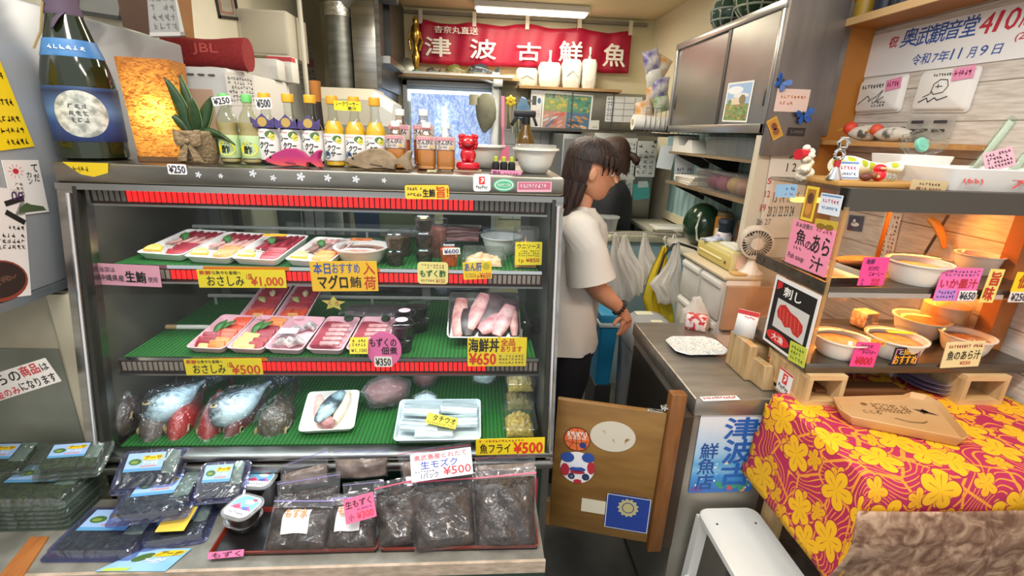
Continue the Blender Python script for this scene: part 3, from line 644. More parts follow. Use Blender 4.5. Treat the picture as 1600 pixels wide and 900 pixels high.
# bottom deck: whole fish in bags
def fish(name,label,head,tail,H_,W_,back,belly,z_up=(0,0,1),eye=True,bag=True,group=None,roll=0,eyec='#15130f',cat='fish',side=1):

 head,tail=V(head),V(tail);L_=(tail-head).length
 H_*=(1.22 if bag else 1);W_*=(1.12 if bag else 1)
 x=(head-tail).normalized();zu=V(z_up);zu=(zu-x*zu.dot(x)).normalized();yv=zu.cross(x)
 mw=Matrix(((x.x,yv.x,zu.x,tail.x),(x.y,yv.y,zu.y,tail.y),(x.z,yv.z,zu.z,tail.z),(0,0,0,1)))
 t=thing(name,label,cat,group=group);t.matrix_world=mw
 prof=[(0,.12,.10),(.06,.13,.12),(.12,.16,.16),(.25,.42,.40),(.4,.72,.70),(.55,.92,.92),(.68,1,1),(.78,.96,.98),(.86,.82,.86),(.93,.58,.62),(.975,.33,.38),(1,.12,.15)]
 n=18
 m=MB();m.loft([[V((L_*(.10+.9*u),W_/2*wv*math.cos(a),H_/2*hv*math.sin(a)*(1 if math.sin(a)>0 else .92)-.03*H_*(u>.9)))for a in[2*PI*i/n for i in range(n)]]for u,hv,wv in prof])
 def mk(nt,N,L,b):
  tc=N('TexCoord');sp=N('SeparateXYZ');L(tc.outputs['Object'],sp.inputs[0]);nz=N('TexNoise');nz.inputs['Scale'].default_value=70;nz.inputs['Detail'].default_value=4;L(tc.outputs['Object'],nz.inputs['Vector'])
  a=N('Math',operation='MULTIPLY_ADD');a.inputs[1].default_value=1/H_;a.inputs[2].default_value=.28;L(sp.outputs['Z'],a.inputs[0])
  c=N('Math',operation='MULTIPLY_ADD');c.inputs[1].default_value=.75;L(nz.outputs[0],c.inputs[0]);L(a.outputs[0],c.inputs[2])
  r=ramp(N,[(.35,belly),(.75,back)]);L(c.outputs[0],r.inputs[0]);L(r.outputs[0],b.inputs['Base Color']);b.inputs['Roughness'].default_value=.32
  bp=N('Bump');bp.inputs['Strength'].default_value=.25;bp.inputs['Distance'].default_value=.004;L(nz.outputs[0],bp.inputs['Height']);L(bp.outputs[0],b.inputs['Normal'])
 mat=NODES('fish %s %s %.3f'%(back,belly,H_),mk)
 m.build('body',mat,t)
 fin=M(back,.5)
 P=[(0,.02),(.0,-.02),(-.045,-.055),(-.03,0),(-.045,.055)];k=H_/.1
 MB().prism([(a*k,b_*k)for a,b_ in P],-.001,.001).build('tail_fin',fin,t,loc=(L_*.11,0,0),rot=(PI/2,0,0))
 D=[(L_*.35,H_*.25),(L_*.42,H_*.52),(L_*.6,H_*.62),(L_*.74,H_*.50),(L_*.72,H_*.40)]
 MB().prism(D,-.0012,.0012).build('dorsal_fin',fin,t,rot=(PI/2,0,0))
 for s in(-1,1):
  if eye:
   e=MB().sph((0,0,0),(H_*.095,W_*.045,H_*.095),12,8).build('eye',M('#b59a6a',.2),t,loc=(L_*.883,s*W_*.405,H_*.12))
   MB().sph((0,s*W_*.02,0),(H_*.068,W_*.036,H_*.068),10,6).build('pupil',M(eyec,.1),e)
  leaf(t,L_*.72,s*W_*.5,-H_*.05,L_*.16,L_*.06,PI/2+s*.25,mat=fin,name='pectoral_fin',tilt=0)
 m=MB();m.tube([(L_*.995,-W_*.09,-H_*.05),(L_*1.002,0,-H_*.045),(L_*.995,W_*.09,-H_*.05)],.0016,6);m.build('mouth',M('#3a2220',.5),t)
 if bag:
  R=random.Random(int(L_*1e4))
  m=MB();pr2=[(-.12,.75,.5),(0,.62,.5),(.15,.6,.6),(.35,.85,.85),(.6,1.1,1.12),(.78,1.1,1.15),(.9,.9,.95),(.99,.55,.6),(1.05,.2,.25)]
  so=R.uniform(0,99)
  def bg(u,hv,wv,a):k=1+.16*noise.noise(V((u*9+so,a*1.9,so)))+.09*noise.noise(V((u*24+so,a*5,3)));return V((L_*(.08+.92*u),W_/2*wv*math.cos(a)*k*1.04,H_/2*hv*math.sin(a)*k*1.04))
  def lp(x):i=max(j for j in range(len(pr2))if pr2[j][0]<=x+1e-6);i=min(i,len(pr2)-2);p_,q_=pr2[i],pr2[i+1];f=(x-p_[0])/(q_[0]-p_[0]);return x,p_[1]+(q_[1]-p_[1])*f,p_[2]+(q_[2]-p_[2])*f
  m.loft([[bg(*lp(-.12+1.17*j/26),2*PI*i/30)for i in range(30)]for j in range(27)])
  m.build('plastic_bag',CLEAR('#fbfdff',.14,.07,1.0,40,milk=.015,milkc='#dfeaf2',gz=.45),t,smooth=25)
 return t
g='bagged fish on the bottom deck'
def pd(px,py,z):return PZ(px,py,z)
def fpair(hx,hy,hz,tx,ty,tz):return PZ(hx,hy,hz),PZ(tx,ty,tz)
Zb=S3Z
h,t_=PY(182,672,1.125),PY(232,585,1.40);fish('bagged_fish','dark brown whole fish in a clear bag, leftmost on the bottom deck',h,t_,.105,.062,'#4b3833','#6e5a52',group=g)
h,t_=PY(232,690,1.115),PY(282,595,1.38);fish('bagged_fish','grey brown whole fish with pale jaw under the left silver fish',h,t_,.085,.065,'#5a4a46','#b3aba2',group=g)
h,t_=PY(272,690,1.12),PY(325,600,1.42);fish('bagged_fish','bright red whole fish with round dark eye, left of the two red heads',h,t_,.098,.058,'#a3221c','#cf4a3a',group=g)
h,t_=PY(322,692,1.12),PY(365,600,1.42);fish('bagged_fish','deep red whole fish, right of the two red heads on the bottom deck',h,t_,.090,.06,'#961c1c','#c95a50',group=g)
h,t_=PY(355,688,1.13),PY(430,605,1.40);fish('bagged_fish','dark red fish with pale cheek under the right silver fish',h,t_,.085,.05,'#6d2428','#b98a88',group=g)
h,t_=PY(226,655,1.150),PY(330,588,1.33);fish('bagged_fish','blue silver tuna in a clear bag, left of the two lying on top',h,t_,.088,.072,'#20292f','#c3d9e4',z_up=(-.55,.75,.15),group=g)
h,t_=PY(330,660,1.150),PY(432,590,1.34);fish('bagged_fish','blue silver tuna in a clear bag, right of the two lying on top',h,t_,.092,.072,'#242d34','#cbdfe8',z_up=(-.55,.75,.15),group=g)
h,t_=PY(420,692,1.13),PY(462,608,1.36);fish('bagged_fish','mottled brown grouper in a crumpled clear bag beside the green turf',h,t_,.105,.085,'#4d3f30','#a58e6c',group=g)
def cuts(t,w,d):
 for x,y,L_,W_,rz,c,c2 in((-.028,.07,.10,.035,.2,'#c98f84','#e2b9ac'),(.030,.075,.10,.03,-.25,'#d8b59a','#e9d6c4'),(-.01,.035,.06,.04,.8,'#a8696a','#c58b8a')):
  MB().loft([[V((W_*.5*math.cos(a)*math.sin(PI*(.12+.76*u))**.6,-L_/2+L_*u,.012*math.sin(a)))for a in[2*PI*k/10 for k in range(10)]]for u in[j/7 for j in range(8)]]).build('fish_piece',M(c,.4,c2=c2,sc=40),t,loc=(x,y,.018),rot=rz)
 MB().loft([[V((.024*math.cos(a)*math.sin(PI*(.08+.84*u))**.7,-.06+.12*u,.016*math.sin(a)*math.sin(PI*(.08+.84*u))))for a in[2*PI*k/12 for k in range(12)]]for u in[j/10 for j in range(11)]]).build('fish_piece',M('#39444b',.25,c2='#a9c3cc',sc=18,lo=.45,hi=.6),t,loc=(.0,.075,.03),rot=-.45,label='silver skinned fish piece')
pack('fish_tray','white tray of fish cuts with silver skin on the green turf',(467,682),(554,676),Zb+.001,.14,.30,TRAYW,cuts,rz_extra=-.02)
def bagblob(name,label,loc,sx,sy,sz,inner,rz=0,seed=0,film=None,cat='bag'):
 R=random.Random(seed);t=thing(name,label,cat,loc,rz)
 ph=[R.uniform(0,6)for _ in range(6)]
 def blob(k):
  m=MB();n,q=34,20;rr=[];am=.22 if k>=1 else .12
  for j in range(q+1):
   th=PI*(.02+.96*j/q);st_=max(math.sin(th),.02)**.75
   def pt(a):
    dv=V((st_*math.cos(a),st_*math.sin(a),-math.cos(th)));e=1+am*noise.noise(dv*2.2+V((seed,0,k)))+am*.6*noise.noise(dv*6+V((0,seed,k)))
    z=sz*(1-k*.98*math.cos(th)*e);up_=max(0,-math.cos(th)-.55)/.45
    if k>=1:z+=sz*.35*up_**2
    return V((sx*k*st_*math.cos(a)*e*(1-.35*up_),sy*k*st_*math.sin(a)*e*(1-.35*up_),max(z,.001*(2-k))))
   rr.append([pt(2*PI*i/n)for i in range(n)])
  m.loft(rr);return m
 if inner:blob(.86).build('contents',inner,t)
 blob(1.0).build('plastic_bag',film or CLEAR('#ffffff',.07,.1,1.0,25,milk=.10),t);return t
MEAT=M('#96605f',.45,c2='#7d4a4c',sc=14)
bagblob('bagged_fish_meat','clear bag of dull pink fish meat on the turf below the pink card',(xx(604,618,1.30),1.30,Zb),.072,.06,.042,MEAT,.3,2)
bagblob('bagged_fish_meat','smaller bag of pink fish meat behind the ice bag',(xx(664,600,1.40),1.40,Zb),.045,.04,.045,MEAT,0,3)
bagblob('ice_bag','knotted clear bag of ice on the turf',(xx(665,625,1.27),1.265,Zb),.038,.032,.026,M('#d5e4ea',.25,c2='#b8ccd4',sc=35,bump=.8),.2,4)
bagblob('ice_bag','small clear bag of ice at the back of the bottom deck near the right end',(xx(757,595,1.42),1.42,Zb),.045,.035,.028,M('#d5e4ea',.25,c2='#b8ccd4',sc=35,bump=.8),.2,5)
def belt(t,w,d):
 for i,(x,y,rz)in enumerate(((-.05,.105,-.08),(-.05,.045,-.1),(.055,.11,-.12),(.055,.06,.03),(-.01,.025,.02))):
  MB().loft([[V((-.05+.1*u,.022*math.cos(a),.009*math.sin(a)))for a in[2*PI*k/10 for k in range(10)]]for u in[j/6 for j in range(7)]]).build('beltfish_piece',M('#b9c9d0',.18,.55,c2='#dfe9ec',sc=18,st=(1,6,1)),t,loc=(x,y,.018+.004*(i%2)),rot=rz)
pack('beltfish_tray','pale blue white tray of silver beltfish pieces on the bottom deck',(615,696),(751,694),Zb+.001,.145,.26,TRAYB,belt)
g='clear packs of fried food on the bottom deck'
for k,(y,z,lab)in enumerate(((1.165,Zb,'front clear pack of golden fried fish beside the right glass end'),(1.30,Zb,'clear pack of fried fish just behind the front pack'),(1.30,Zb+.062,'clear pack of fried fish stacked on the rear pack'))):
 hinged('fried_pack',lab,(xx(810,660 if k==0 else 625,y)+.002,y,z),.095,.115,.06,FRIED,0,group=g,fh=.75)
# cards and price signs on the case
DR,BK,BL='#c23322','#1c1a18','#2450a8'
GP,GNN=(0,GB.y-.0045,GB.z),GN
n_=(0,-1,0)
def csign(name,label,TL,TR,BL_,col,items,y=None,**k):
 if y is None:return sign(name,label,'price card',TL,TR,BL_,GP,GN,col,items,**k)
 return sign(name,label,'price card',TL,TR,BL_,(0,y,0),n_,col,items,**k)
YEL='#f3d21f'
csign('price_card','pink card with brushed black writing at the left end of the top shelf',(152,411),(252,416),(151,444),'#e49fb4',[('生鮪',.45,.18,.77,.70,BK,.03),('沖縄県産',.04,.20,.42,.50,'#4a4048'),('当店は',.06,.62,.30,.86,'#6a5560'),('使用',.80,.22,.95,.48,'#6a5560')],y=S1Y-.0175)
def osashimi(price,yen1):return[('おさしみ',.10,.10,.52,.66,BK,.012),(price,.60,.05,.97,.62,'#d0451f',.03),('新鮮',.03,.72,.16,.96,DR,.02),('な魚今も皆様へ',.17,.74,.50,.94,'#2a2a2a'),(yen1,.555,.48,.62,.78,DR)]
csign('price_card','long yellow card reading osashimi 1,000 yen on the top shelf edge',(310,421),(448,422),(309,449),'#ecd024',osashimi('¥1,000','1皿'),y=S1Y-.0175)
csign('price_card','long yellow card reading osashimi 500 yen on the middle shelf edge',(290,561),(411,560),(289,586),'#ecd024',osashimi('¥500','1皿'),y=S2Y-.0175)
csign('price_card','large amber card announcing the tuna arrival in blue, black and red',(487,408),(592,408),(485,455),'#f2b92a',[('本日',.05,.58,.30,.95,BL,.02),('おすすめ',.33,.60,.74,.94,BL,.01),('マグロ',.10,.08,.54,.54,BK,.03),('鮪',.58,.12,.75,.50,BK,.01),('入',.79,.56,.97,.95,DR,.015),('荷',.79,.06,.97,.50,DR,.015)],y=S1Y-.0185)
csign('price_card','pale yellow rounded card for mozuku vinegar on the top shelf edge',(653,409),(701,410),(652,443),'#ecd98a',[('もずく酢',.08,.32,.92,.64,'#2c5a2a',.03),('¥150',.60,.06,.90,.24,DR)],y=S1Y-.018,shape='round',decor=many(scrib(.12,.70,.88,.92,'#a35a3a',2,8,2),scrib(.1,.08,.55,.24,'#a35a3a',1,6,3)))
csign('price_card','small yellow card for monkfish liver below the flat clear pack',(724,410),(769,408),(723,437),'#f0c52c',[('あん肝',.06,.48,.66,.94,BL,.02),('1p',.42,.04,.56,.30,DR),('¥650',.58,.05,.96,.36,DR,.02)],y=S1Y-.018,decor=many(scrib(.08,.10,.4,.38,'#a35a3a',2,5,4),oval_d(.82,.72,.12,.2,'#b9a52a')))
csign('price_card','square yellow card for sea urchin sauce on the tall tub',(805,378),(847,378),(805,414),'#f4da2a',[('ウニソース',.08,.72,.92,.92,BK,.012),('1p ¥850',.14,.08,.9,.30,'#b3401f',.02)],y=1.213,decor=scrib(.12,.36,.9,.66,'#4a4326',3,9,5))
cc=csign('price_card','round pink card for simmered mozuku on the middle shelf edge',(573,518),(628,518),(573,573),'#e86fa8',[('もずくの',.10,.58,.86,.82,BK,.02),('佃煮',.42,.36,.88,.57,BK,.02)],y=S2Y-.0175,shape='oval')
csign('price_tag','white 350 yen tag stuck to the round pink card',(585,557),(613,557),(585,573),'#efe4dc',[('¥350',.08,.14,.92,.86,BK,.02)],y=S2Y-.0205,shape='round')
csign('price_card','large yellow card for seafood bowl 650 yen at the middle shelf edge',(731,527),(824,527),(730,572),'#f2d028',[('海鮮丼',.02,.50,.53,.96,BK,.022),('¥650',.03,.06,.48,.46,'#d8371f',.04),('全品',.56,.72,.80,.96,DR,.02),('あります',.56,.50,.92,.70,DR,.02)],y=S2Y-.0185,decor=many(rect_d(.5,.04,.98,.46,'#e3c63a'),scrib(.53,.08,.96,.42,'#7a6a2a',3,8,7,z=.0007)))
csign('price_card','yellow card reading fried fish 500 yen on the bottom front sill',(744,686),(852,683),(743,711),'#f0cf22',[('魚フライ',.06,.10,.50,.70,BK,.012),('¥500',.55,.06,.97,.74,'#d8371f',.04)],y=1.043,decor=scrib(.04,.78,.7,.96,'#b3402a',1,14,9))
sign('price_card','yellow card for beltfish lying on the pale blue tray','price card',(673,645),(720,655),(660,660),PZ(690,660,Zb+.05),(0,-.55,.83),'#ecd63a',[('タチウオ',.2,.36,.95,.9,BK,.02)],decor=scrib(.05,.05,.95,.3,'#a35a3a',1,12,10))
sign('price_card','wavy yellow fresh tuna card stuck over the topmost red lights','price card',(633,289),(702,289),(633,311),(0,1.166,0),n_,'#e6c43a',[('生鮪',.40,.15,.68,.72,BK,.03),('旨!',.72,.10,.98,.9,'#c9451f',.03)],shape='round',decor=many(scrib(.05,.6,.4,.9,'#6a5a2a',1,6,11),scrib(.05,.15,.38,.5,'#6a5a2a',1,5,12)))
F_=(0,1.1718,0)
def decal(name,TL,TR,BL_,col,items=(),**k):
 o=sign(name,k.pop('label',None),None,TL,TR,BL_,F_,n_,col,items,th=.0006,parent=case,**k);return o
decal('price_sticker',(262,256),(292,257),(262,272),'#e9e6e4',[('¥250',.08,.14,.92,.86,'#23243a',.03)],shape='round',label='white sticker reading 250 yen')
def ppay(t,cols,w,h):
 rect_d(.33,.42,.67,.86,'#d9372f')(t,cols,w,h);poly_d([(.44,.50),(.50,.50),(.52,.58),(.60,.60),(.60,.78),(.44,.78),(.46,.71),(.54,.71),(.53,.65),(.47,.65)],'#ffffff',.0006)(t,cols,w,h)
decal('payment_sticker',(740,272),(767,272),(739,299),'#f4f2f1',[('PayPay',.16,.12,.84,.34,'#4a4a4a',.02)],shape='round',decor=ppay,label='white payment sticker with red emblem')
decal('oval_sticker',(771,279),(804,279),(771,299),'#5fb58a',[('GLASEAL',.14,.36,.86,.62,'#dff2e6',.02)]if 0 else(),shape='oval',decor=many(oval_d(.5,.5,.44,.40,'#e4f3ea',.0002),oval_d(.5,.5,.40,.34,'#58ac83',.0003),scrib(.18,.34,.82,.66,'#dff2e6',1,9,3,z=.0006)),label='green oval sticker')
decal('pink_sticker',(808,284),(862,284),(808,300),'#d9a3ae',[],decor=many(rect_d(.04,.28,.96,.92,'#b9607a'),scrib(.08,.36,.94,.86,'#f3e2e4',1,10,6,z=.0006)),label='pink sticker with white lettering')
for px,py,r in((310,273,5),(345,275,4),(395,271,6),(427,278,5),(470,276,7),(512,278,6),(556,280,6),(600,282,4)):
 fl=[(.5+.5*abs(math.cos(2.5*a))**.6*math.cos(a),.5+.5*abs(math.cos(2.5*a))**.6*math.sin(a))for a in[2*PI*i/50+.02 for i in range(50)]]
 decal('flower_sticker',(px-r,py-r),(px+r,py-r),(px-r,py+r),'#cfd3d6',shape=fl)
mwp,w_,h_=frame_px((100,253),(172,255),(100,275),F_,n_)
card('yellow_sticker','peeling yellow sticker wrapped round the corner',None,mwp,w_,h_,'#d9bb1c',th=.0006,parent=case,shape=[(0,1),(1,1),(.95,.3),(.62,0),(.35,.15)],decor=scrib(.2,.3,.55,.8,'#8a7410',1,4,5))
# low display table in front of the case
TT=.58
ft_=thing('front_stand','low green display stand with a granite edge in front of the fish case','stand')
MB().bb((-1.30,.83,TT-.03),(.165,1.05,TT),bev=.003).build('top_slab',M('#8f8d84',.35,c2='#6f6e66',sc=14),ft_)
MB().bb((-1.30,.826,TT-.032),(.166,.8335,TT+.001)).build('edge_strip',M('#cdb6a2',.45,c2='#a99884',sc=30,st=(1,1,3)),ft_)
MB().bb((-1.26,.85,.0),(.155,1.04,TT-.03)).build('body',GREEN,ft_)
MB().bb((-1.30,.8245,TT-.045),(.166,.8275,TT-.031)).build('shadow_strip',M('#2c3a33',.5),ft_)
MB().bb((-.86,1.005,TT+.0005),(-.50,1.043,.640),bev=.003).build('pack_riser',M('#55565a',.6),label='low grey block under the leaning violet packs, against the steel sill',cat='block')
rb=thing('red_crate','dark red crate standing behind the right end of the front stand','crate',(.13,1.075,0))
MB().bb((-.03,-.02,.36),(.045,.02,.61),bev=.003).build('crate_body',M('#9a1f38',.5),rb);MB().bb((-.034,-.023,.50),(.047,.022,.512)).build('rim',STEEL,rb);MB().bb((-.03,-.02,0),(.045,.02,.36)).build('crate_base',M('#3a1420',.5),rb)
NORI=M('#182412',.5,c2='#46542a',sc=70,bump=1.0);SACH=CLEAR('#d9efe6',.25,.12,1.0,30,milk=.35,milkc='#b9cfc8')
CL1=CLEAR('#e4ebe6',.22,.06,.5,18,milk=.10,milkc='#b9c4bc');CL2=CLEAR('#ccd0ec',.22,.06,.5,18,milk=.10,milkc='#a9acd2')  # greyish milk in the shells stands in for highlights on clear plastic
NBL=M('#8fb4e6',.5,c2='#b9d0f0',sc=20);
def nori(label,FL,FR,z,depth=.15,clear=CL1,rz=0,h=.020,tilt=0,zp=None):
 A,B=(PZ(FL[0],FL[1],z),PZ(FR[0],FR[1],z))if zp is None else(PZ(FL[0],FL[1],zp),PZ(FR[0],FR[1],zp));A.z=B.z=z;w=(B-A).length;r_=math.atan2(B.y-A.y,B.x-A.x)+rz
 t=thing('seaweed_pack',label,'seaweed pack',(A+B)/2,(tilt,0,r_),'packs of green seaweed on the front stand')
 o=lambda w_,d_,r=.012:[(x,y+depth/2)for x,y in rrect(w_,d_,r,4)]
 m=MB();m.loft([ring(o(w,depth),0),ring(o(w,depth),.0015),ring(o(w*.93,depth*.92),.003),ring(o(w*.90,depth*.88),h-.003),ring(o(w*.87,depth*.84),h)]);m.build('clear_shell',clear,t)
 m=MB();m.loft([ring(o(w*.78,depth*.72,.008),.002),ring(o(w*.80,depth*.74,.008),h*.5),ring(o(w*.78,depth*.72,.008),h-.0018)]);m.build('seaweed_sheet',NORI,t)
 m=MB();cols=['#9dbde8'];x0,x1,y0,y1=-.34*w,.20*w,depth*.44,depth*.86;zz=h+.0004
 m.T=Matrix.Translation(((x0+x1)/2,(y0+y1)/2,zz-.0012));lw,lh=x1-x0,y1-y0
 rect_d(0,0,1,1,'#9dbde8',.0)(m,cols,lw,lh);rect_d(0,0,1,.16,'#5f9cc9',.0002)(m,cols,lw,lh)
 oval_d(.24,.52,.17,.17,'#4a6a34',.0003)(m,cols,lw,lh);oval_d(.22,.50,.10,.08,'#7f9a4a',.0004)(m,cols,lw,lh)
 poly_d([(.42,.62),(.40,.76),(.52,.86),(.66,.80),(.86,.88),(.96,.74),(.88,.60),(.62,.58)],'#e6c21e',.0003)(m,cols,lw,lh);texts(m,[('アーサ',.46,.62,.92,.82,'#6a5410',.03),('アーサ汁',.46,.32,.86,.54,'#f4f2ee',.03)],cols,lw,lh,.0018)
 line_d([(.42,.26),(.82,.28)],'#d98a7a',.06,.0004)(m,cols,lw,lh)
 m.build('front_label',[M(c,.45)for c in cols],t,smooth=0,label='blue label with yellow lettering')
 m=MB();m.grid(lambda u,v:V((w*(.22+.20*u),depth*(.36+.52*v),h+.0012+.004*(math.sin(PI*u)*math.sin(PI*v))**.5+.001*math.sin(9*u+14*v))),8,10);m.build('soup_sachet',SACH,t)
 return t
for k in range(6):nori(('lowest','second','third','fourth','fifth','topmost')[k]+' clear pack of the tall stack at the left end of the stand',(-60+3*(k%2),806),(100+3*(k%2),802),TT+.001+.0125*k,.15,CL1,h=.020 if k==5 else .0105,zp=TT+.050)
for k in range(2):nori(('lower','upper')[k]+' clear pack of the back stack beside the case corner',(46+3*(k%2),748),(154+3*(k%2),741),.688-.0125*(1-k),.085,CL1,rz=.03,h=.018 if k==1 else .0105,zp=.685,tilt=.42)
nori('clear pack at the back left corner of the stand, cut by the frame edge',(-85,752),(36,749),.66,.10,CL1,tilt=.35)
nori('violet tinted pack lying at the front left of the stand over the blue leaflet',(58,879),(208,878),TT+.002,.150,CL2)
nori('violet tinted pack carrying a yellow paper slip',(212,866),(322,848),TT+.002,.135,CL2)
nori('violet tinted pack at the back beside the steel sill',(168,776),(280,767),.640,.108,CL2,tilt=.58)
nori('violet tinted pack resting on top of three others in the middle of the stand',(160,826),(292,811),TT+.052,.150,CL2,tilt=.06)
nori('violet tinted pack under the round tubs at the back of the stand',(298,790),(380,784),.632,.10,CL2,tilt=.58)
mwp,w_,h_=frame_px((270,793),(313,791),(238,832),PZ(275,815,TT+.040),(0,-.12,1))
ys=MB();ys.prism(rrect(w_,h_,.002,2),0,.001);ysl=ys.build('paper_slip',M('#ecc648',.6),label='plain yellow paper slip on the violet seaweed pack',cat='paper slip');ysl.matrix_world=mwp
q=[PZ(a,b_,TT+.003)for a,b_ in((148,893),(225,858),(300,857),(258,893))];c=sum(q,V())/4
m=MB();cols=[];ex=q[1]-q[0];ey=q[3]-q[0]
m.loft([[p for p in q],[p+V((0,0,.0008))for p in q]]);lf=m.build('leaflet',M('#6fa9dc',.5,c2='#9cc7ea',sc=9),label='blue seaweed leaflet lying at the front edge of the stand',cat='leaflet')
m=MB();cols=[]
bx,by=(q[2]-q[1]),(q[0]-q[1])
m.T=Matrix(((bx.normalized().x,-by.normalized().x,0,c.x),(bx.normalized().y,-by.normalized().y,0,c.y),(0,0,1,TT+.0032),(0,0,0,1)))
W_,H_=bx.length,by.length
many(oval_d(.28,.60,.16,.2,'#4a6a34'),poly_d([(.42,.62),(.40,.84),(.62,.92),(.92,.90),(.96,.70),(.7,.62)],'#e6c21e'),rect_d(.0,.0,.5,.14,'#b9d25a'))(m,cols,W_,H_);texts(m,[('アーサ',.46,.66,.90,.86,'#6a5410',.03),('アーサ汁',.42,.28,.86,.56,'#f4f2ee',.03)],cols,W_,H_,.0022)
m.build('lettering',[M(c_,.5)for c_ in cols],lf,smooth=0)
ot=thing('wooden_tray','orange brown wooden tray edge with papers at the lower left corner','tray',(0,0,0))
q=[PZ(a,b_,.565)for a,b_ in((-60,905),(15,905),(66,845),(-30,845))]
m=MB();m.loft([[p+V((0,0,-.01))for p in q],q]);m.build('tray_bottom',M('#4a3620',.6,c2='#8a7a4a',sc=30),ot)
a,b_=PZ(30,908,.585),PZ(76,838,.585);dx=V((-.012,0,0))
m=MB();m.loft([[a,b_,b_+dx*3.2,a+dx*4],[a+V((0,0,-.03)),b_+V((0,0,-.03)),b_+dx*3.2+V((0,0,-.03)),a+dx*4+V((0,0,-.03))]]);m.build('rim',M('#b5733c',.5,c2='#9a5c2c',sc=6,st=(8,1,1)),ot)
q=[PZ(x,y,.567)for x,y in((-20,872),(8,853),(18,858),(-5,880))];m=MB();m.loft([q,[p+V((0,0,.001))for p in q]]);m.build('paper_scrap',M('#dfe3e8',.6),label='small scrap of white paper in the wooden tray',cat='paper')
def tub(label,C_,z,w,d,rz=0,h=.035):
 t=thing('dessert_tub',label,'plastic tub',(PZ(*C_,z).x,PZ(*C_,z).y,z),rz,'plastic tubs with pink and blue lids')
 P=lambda k:rrect(w*k,d*k,min(w,d)*.32,5)
 m=MB();m.loft([ring(P(.78),0),ring(P(.93),h-.004),ring(P(1.0),h-.003),ring(P(1.0),h)],True,False);m.build('tub_body',LID,t)
 m=MB();m.loft([ring(P(.75),.002),ring(P(.88),h*.75)]);m.build('contents',M('#2a2218',.4),t)
 m=MB();m.loft([ring(P(1.03),h),ring(P(1.03),h+.004),ring(P(.97),h+.005),ring(P(.93),h+.0035)]);m.build('lid',CLEAR('#f6f8fb',.12,.08,milk=.25),t)
 m=MB();cols=[];m.T=Matrix.Translation((0,0,h+.003));lw,lh=w*.86,d*.86
 cols.append('#eef1f4');m.m=0;m.f([m.v((x,y,.0013))for x,y in rrect(lw,lh,lw*.27,5)])
 poly_d([(.04,.34),(.04,.75),(.25,.97),(.75,.97),(.96,.75),(.96,.40)],'#7fc4ea',.0004)(m,cols,lw,lh);poly_d([(.06,.36),(.3,.62),(.5,.40),(.75,.56),(.95,.36)],'#d9709a',.0006)(m,cols,lw,lh);oval_d(.3,.42,.12,.08,'#c9486a',.0008)(m,cols,lw,lh);oval_d(.66,.42,.14,.07,'#5a6ab8',.0008)(m,cols,lw,lh);oval_d(.6,.72,.2,.1,'#eef3f8',.0007)(m,cols,lw,lh);oval_d(.72,.86,.1,.05,'#d9384a',.0008)(m,cols,lw,lh);scrib(.2,.1,.8,.26,'#6a6a7a',1,6,3,z=.0006)(m,cols,lw,lh)
 m.build('printed_label',[M(c_,.35)for c_ in cols],t,smooth=0);return t
tub('oval tub with pink and blue lid, the nearer one beside the first mozuku bag',(383,812),TT+.032,.075,.075,-.35)
tub('empty black tub under the nearer pink and blue tub',(383,822),TT+.004,.070,.07,-.35,.026)
tub('oval tub with pink and blue lid, the farther one by the steel sill',(408,768),TT+.030,.075,.065,-.1)
tub('tub under the farther pink and blue tub',(408,776),TT+.004,.07,.06,-.1,.024)
TRD=M('#7d2a1c',.4);TRI=M('#171314',.35)
def ltray(label,a,b_,d):
 A,B=PZ(*a,TT+.002),PZ(*b_,TT+.002);w=(B-A).length
 t=thing('lacquer_tray',label,'tray',(A+B)/2,math.atan2(B.y-A.y,B.x-A.x),'red rimmed black trays on the front stand')
 MB().bb((-w/2+.004,.004,0),(w/2-.004,d-.004,.004)).build('tray_bottom',TRI,t)
 m=MB()
 P=lambda w_,d_,k:[(x,y+d/2)for x,y in rrect(w_,d_,k,4)]
 m.loft([ring(P(w-.01,d-.01,.006),0),ring(P(w,d,.008),.013),ring(P(w-.007,d-.007,.006),.0135),ring(P(w-.014,d-.014,.005),.004)],True,False);m.build('tray_rim',TRD,t)
ltray('red rimmed black tray under the left mozuku bags, pink tape on its corner',(326,872),(590,865),.135);ltray('red rimmed black tray under the right mozuku bags',(593,865),(842,860),.135)
MZ=M('#1d1612',.35,c2='#4a3c32',sc=46,bump=.7,bsc=60,det=6,lo=.35,hi=.75,spec=.35);MZL=M('#6a5a50',.3,c2='#8d7d72',sc=30,bump=.5)
BAGC=CLEAR('#fbfbff',.06,.10,.7,16,milk=.035);
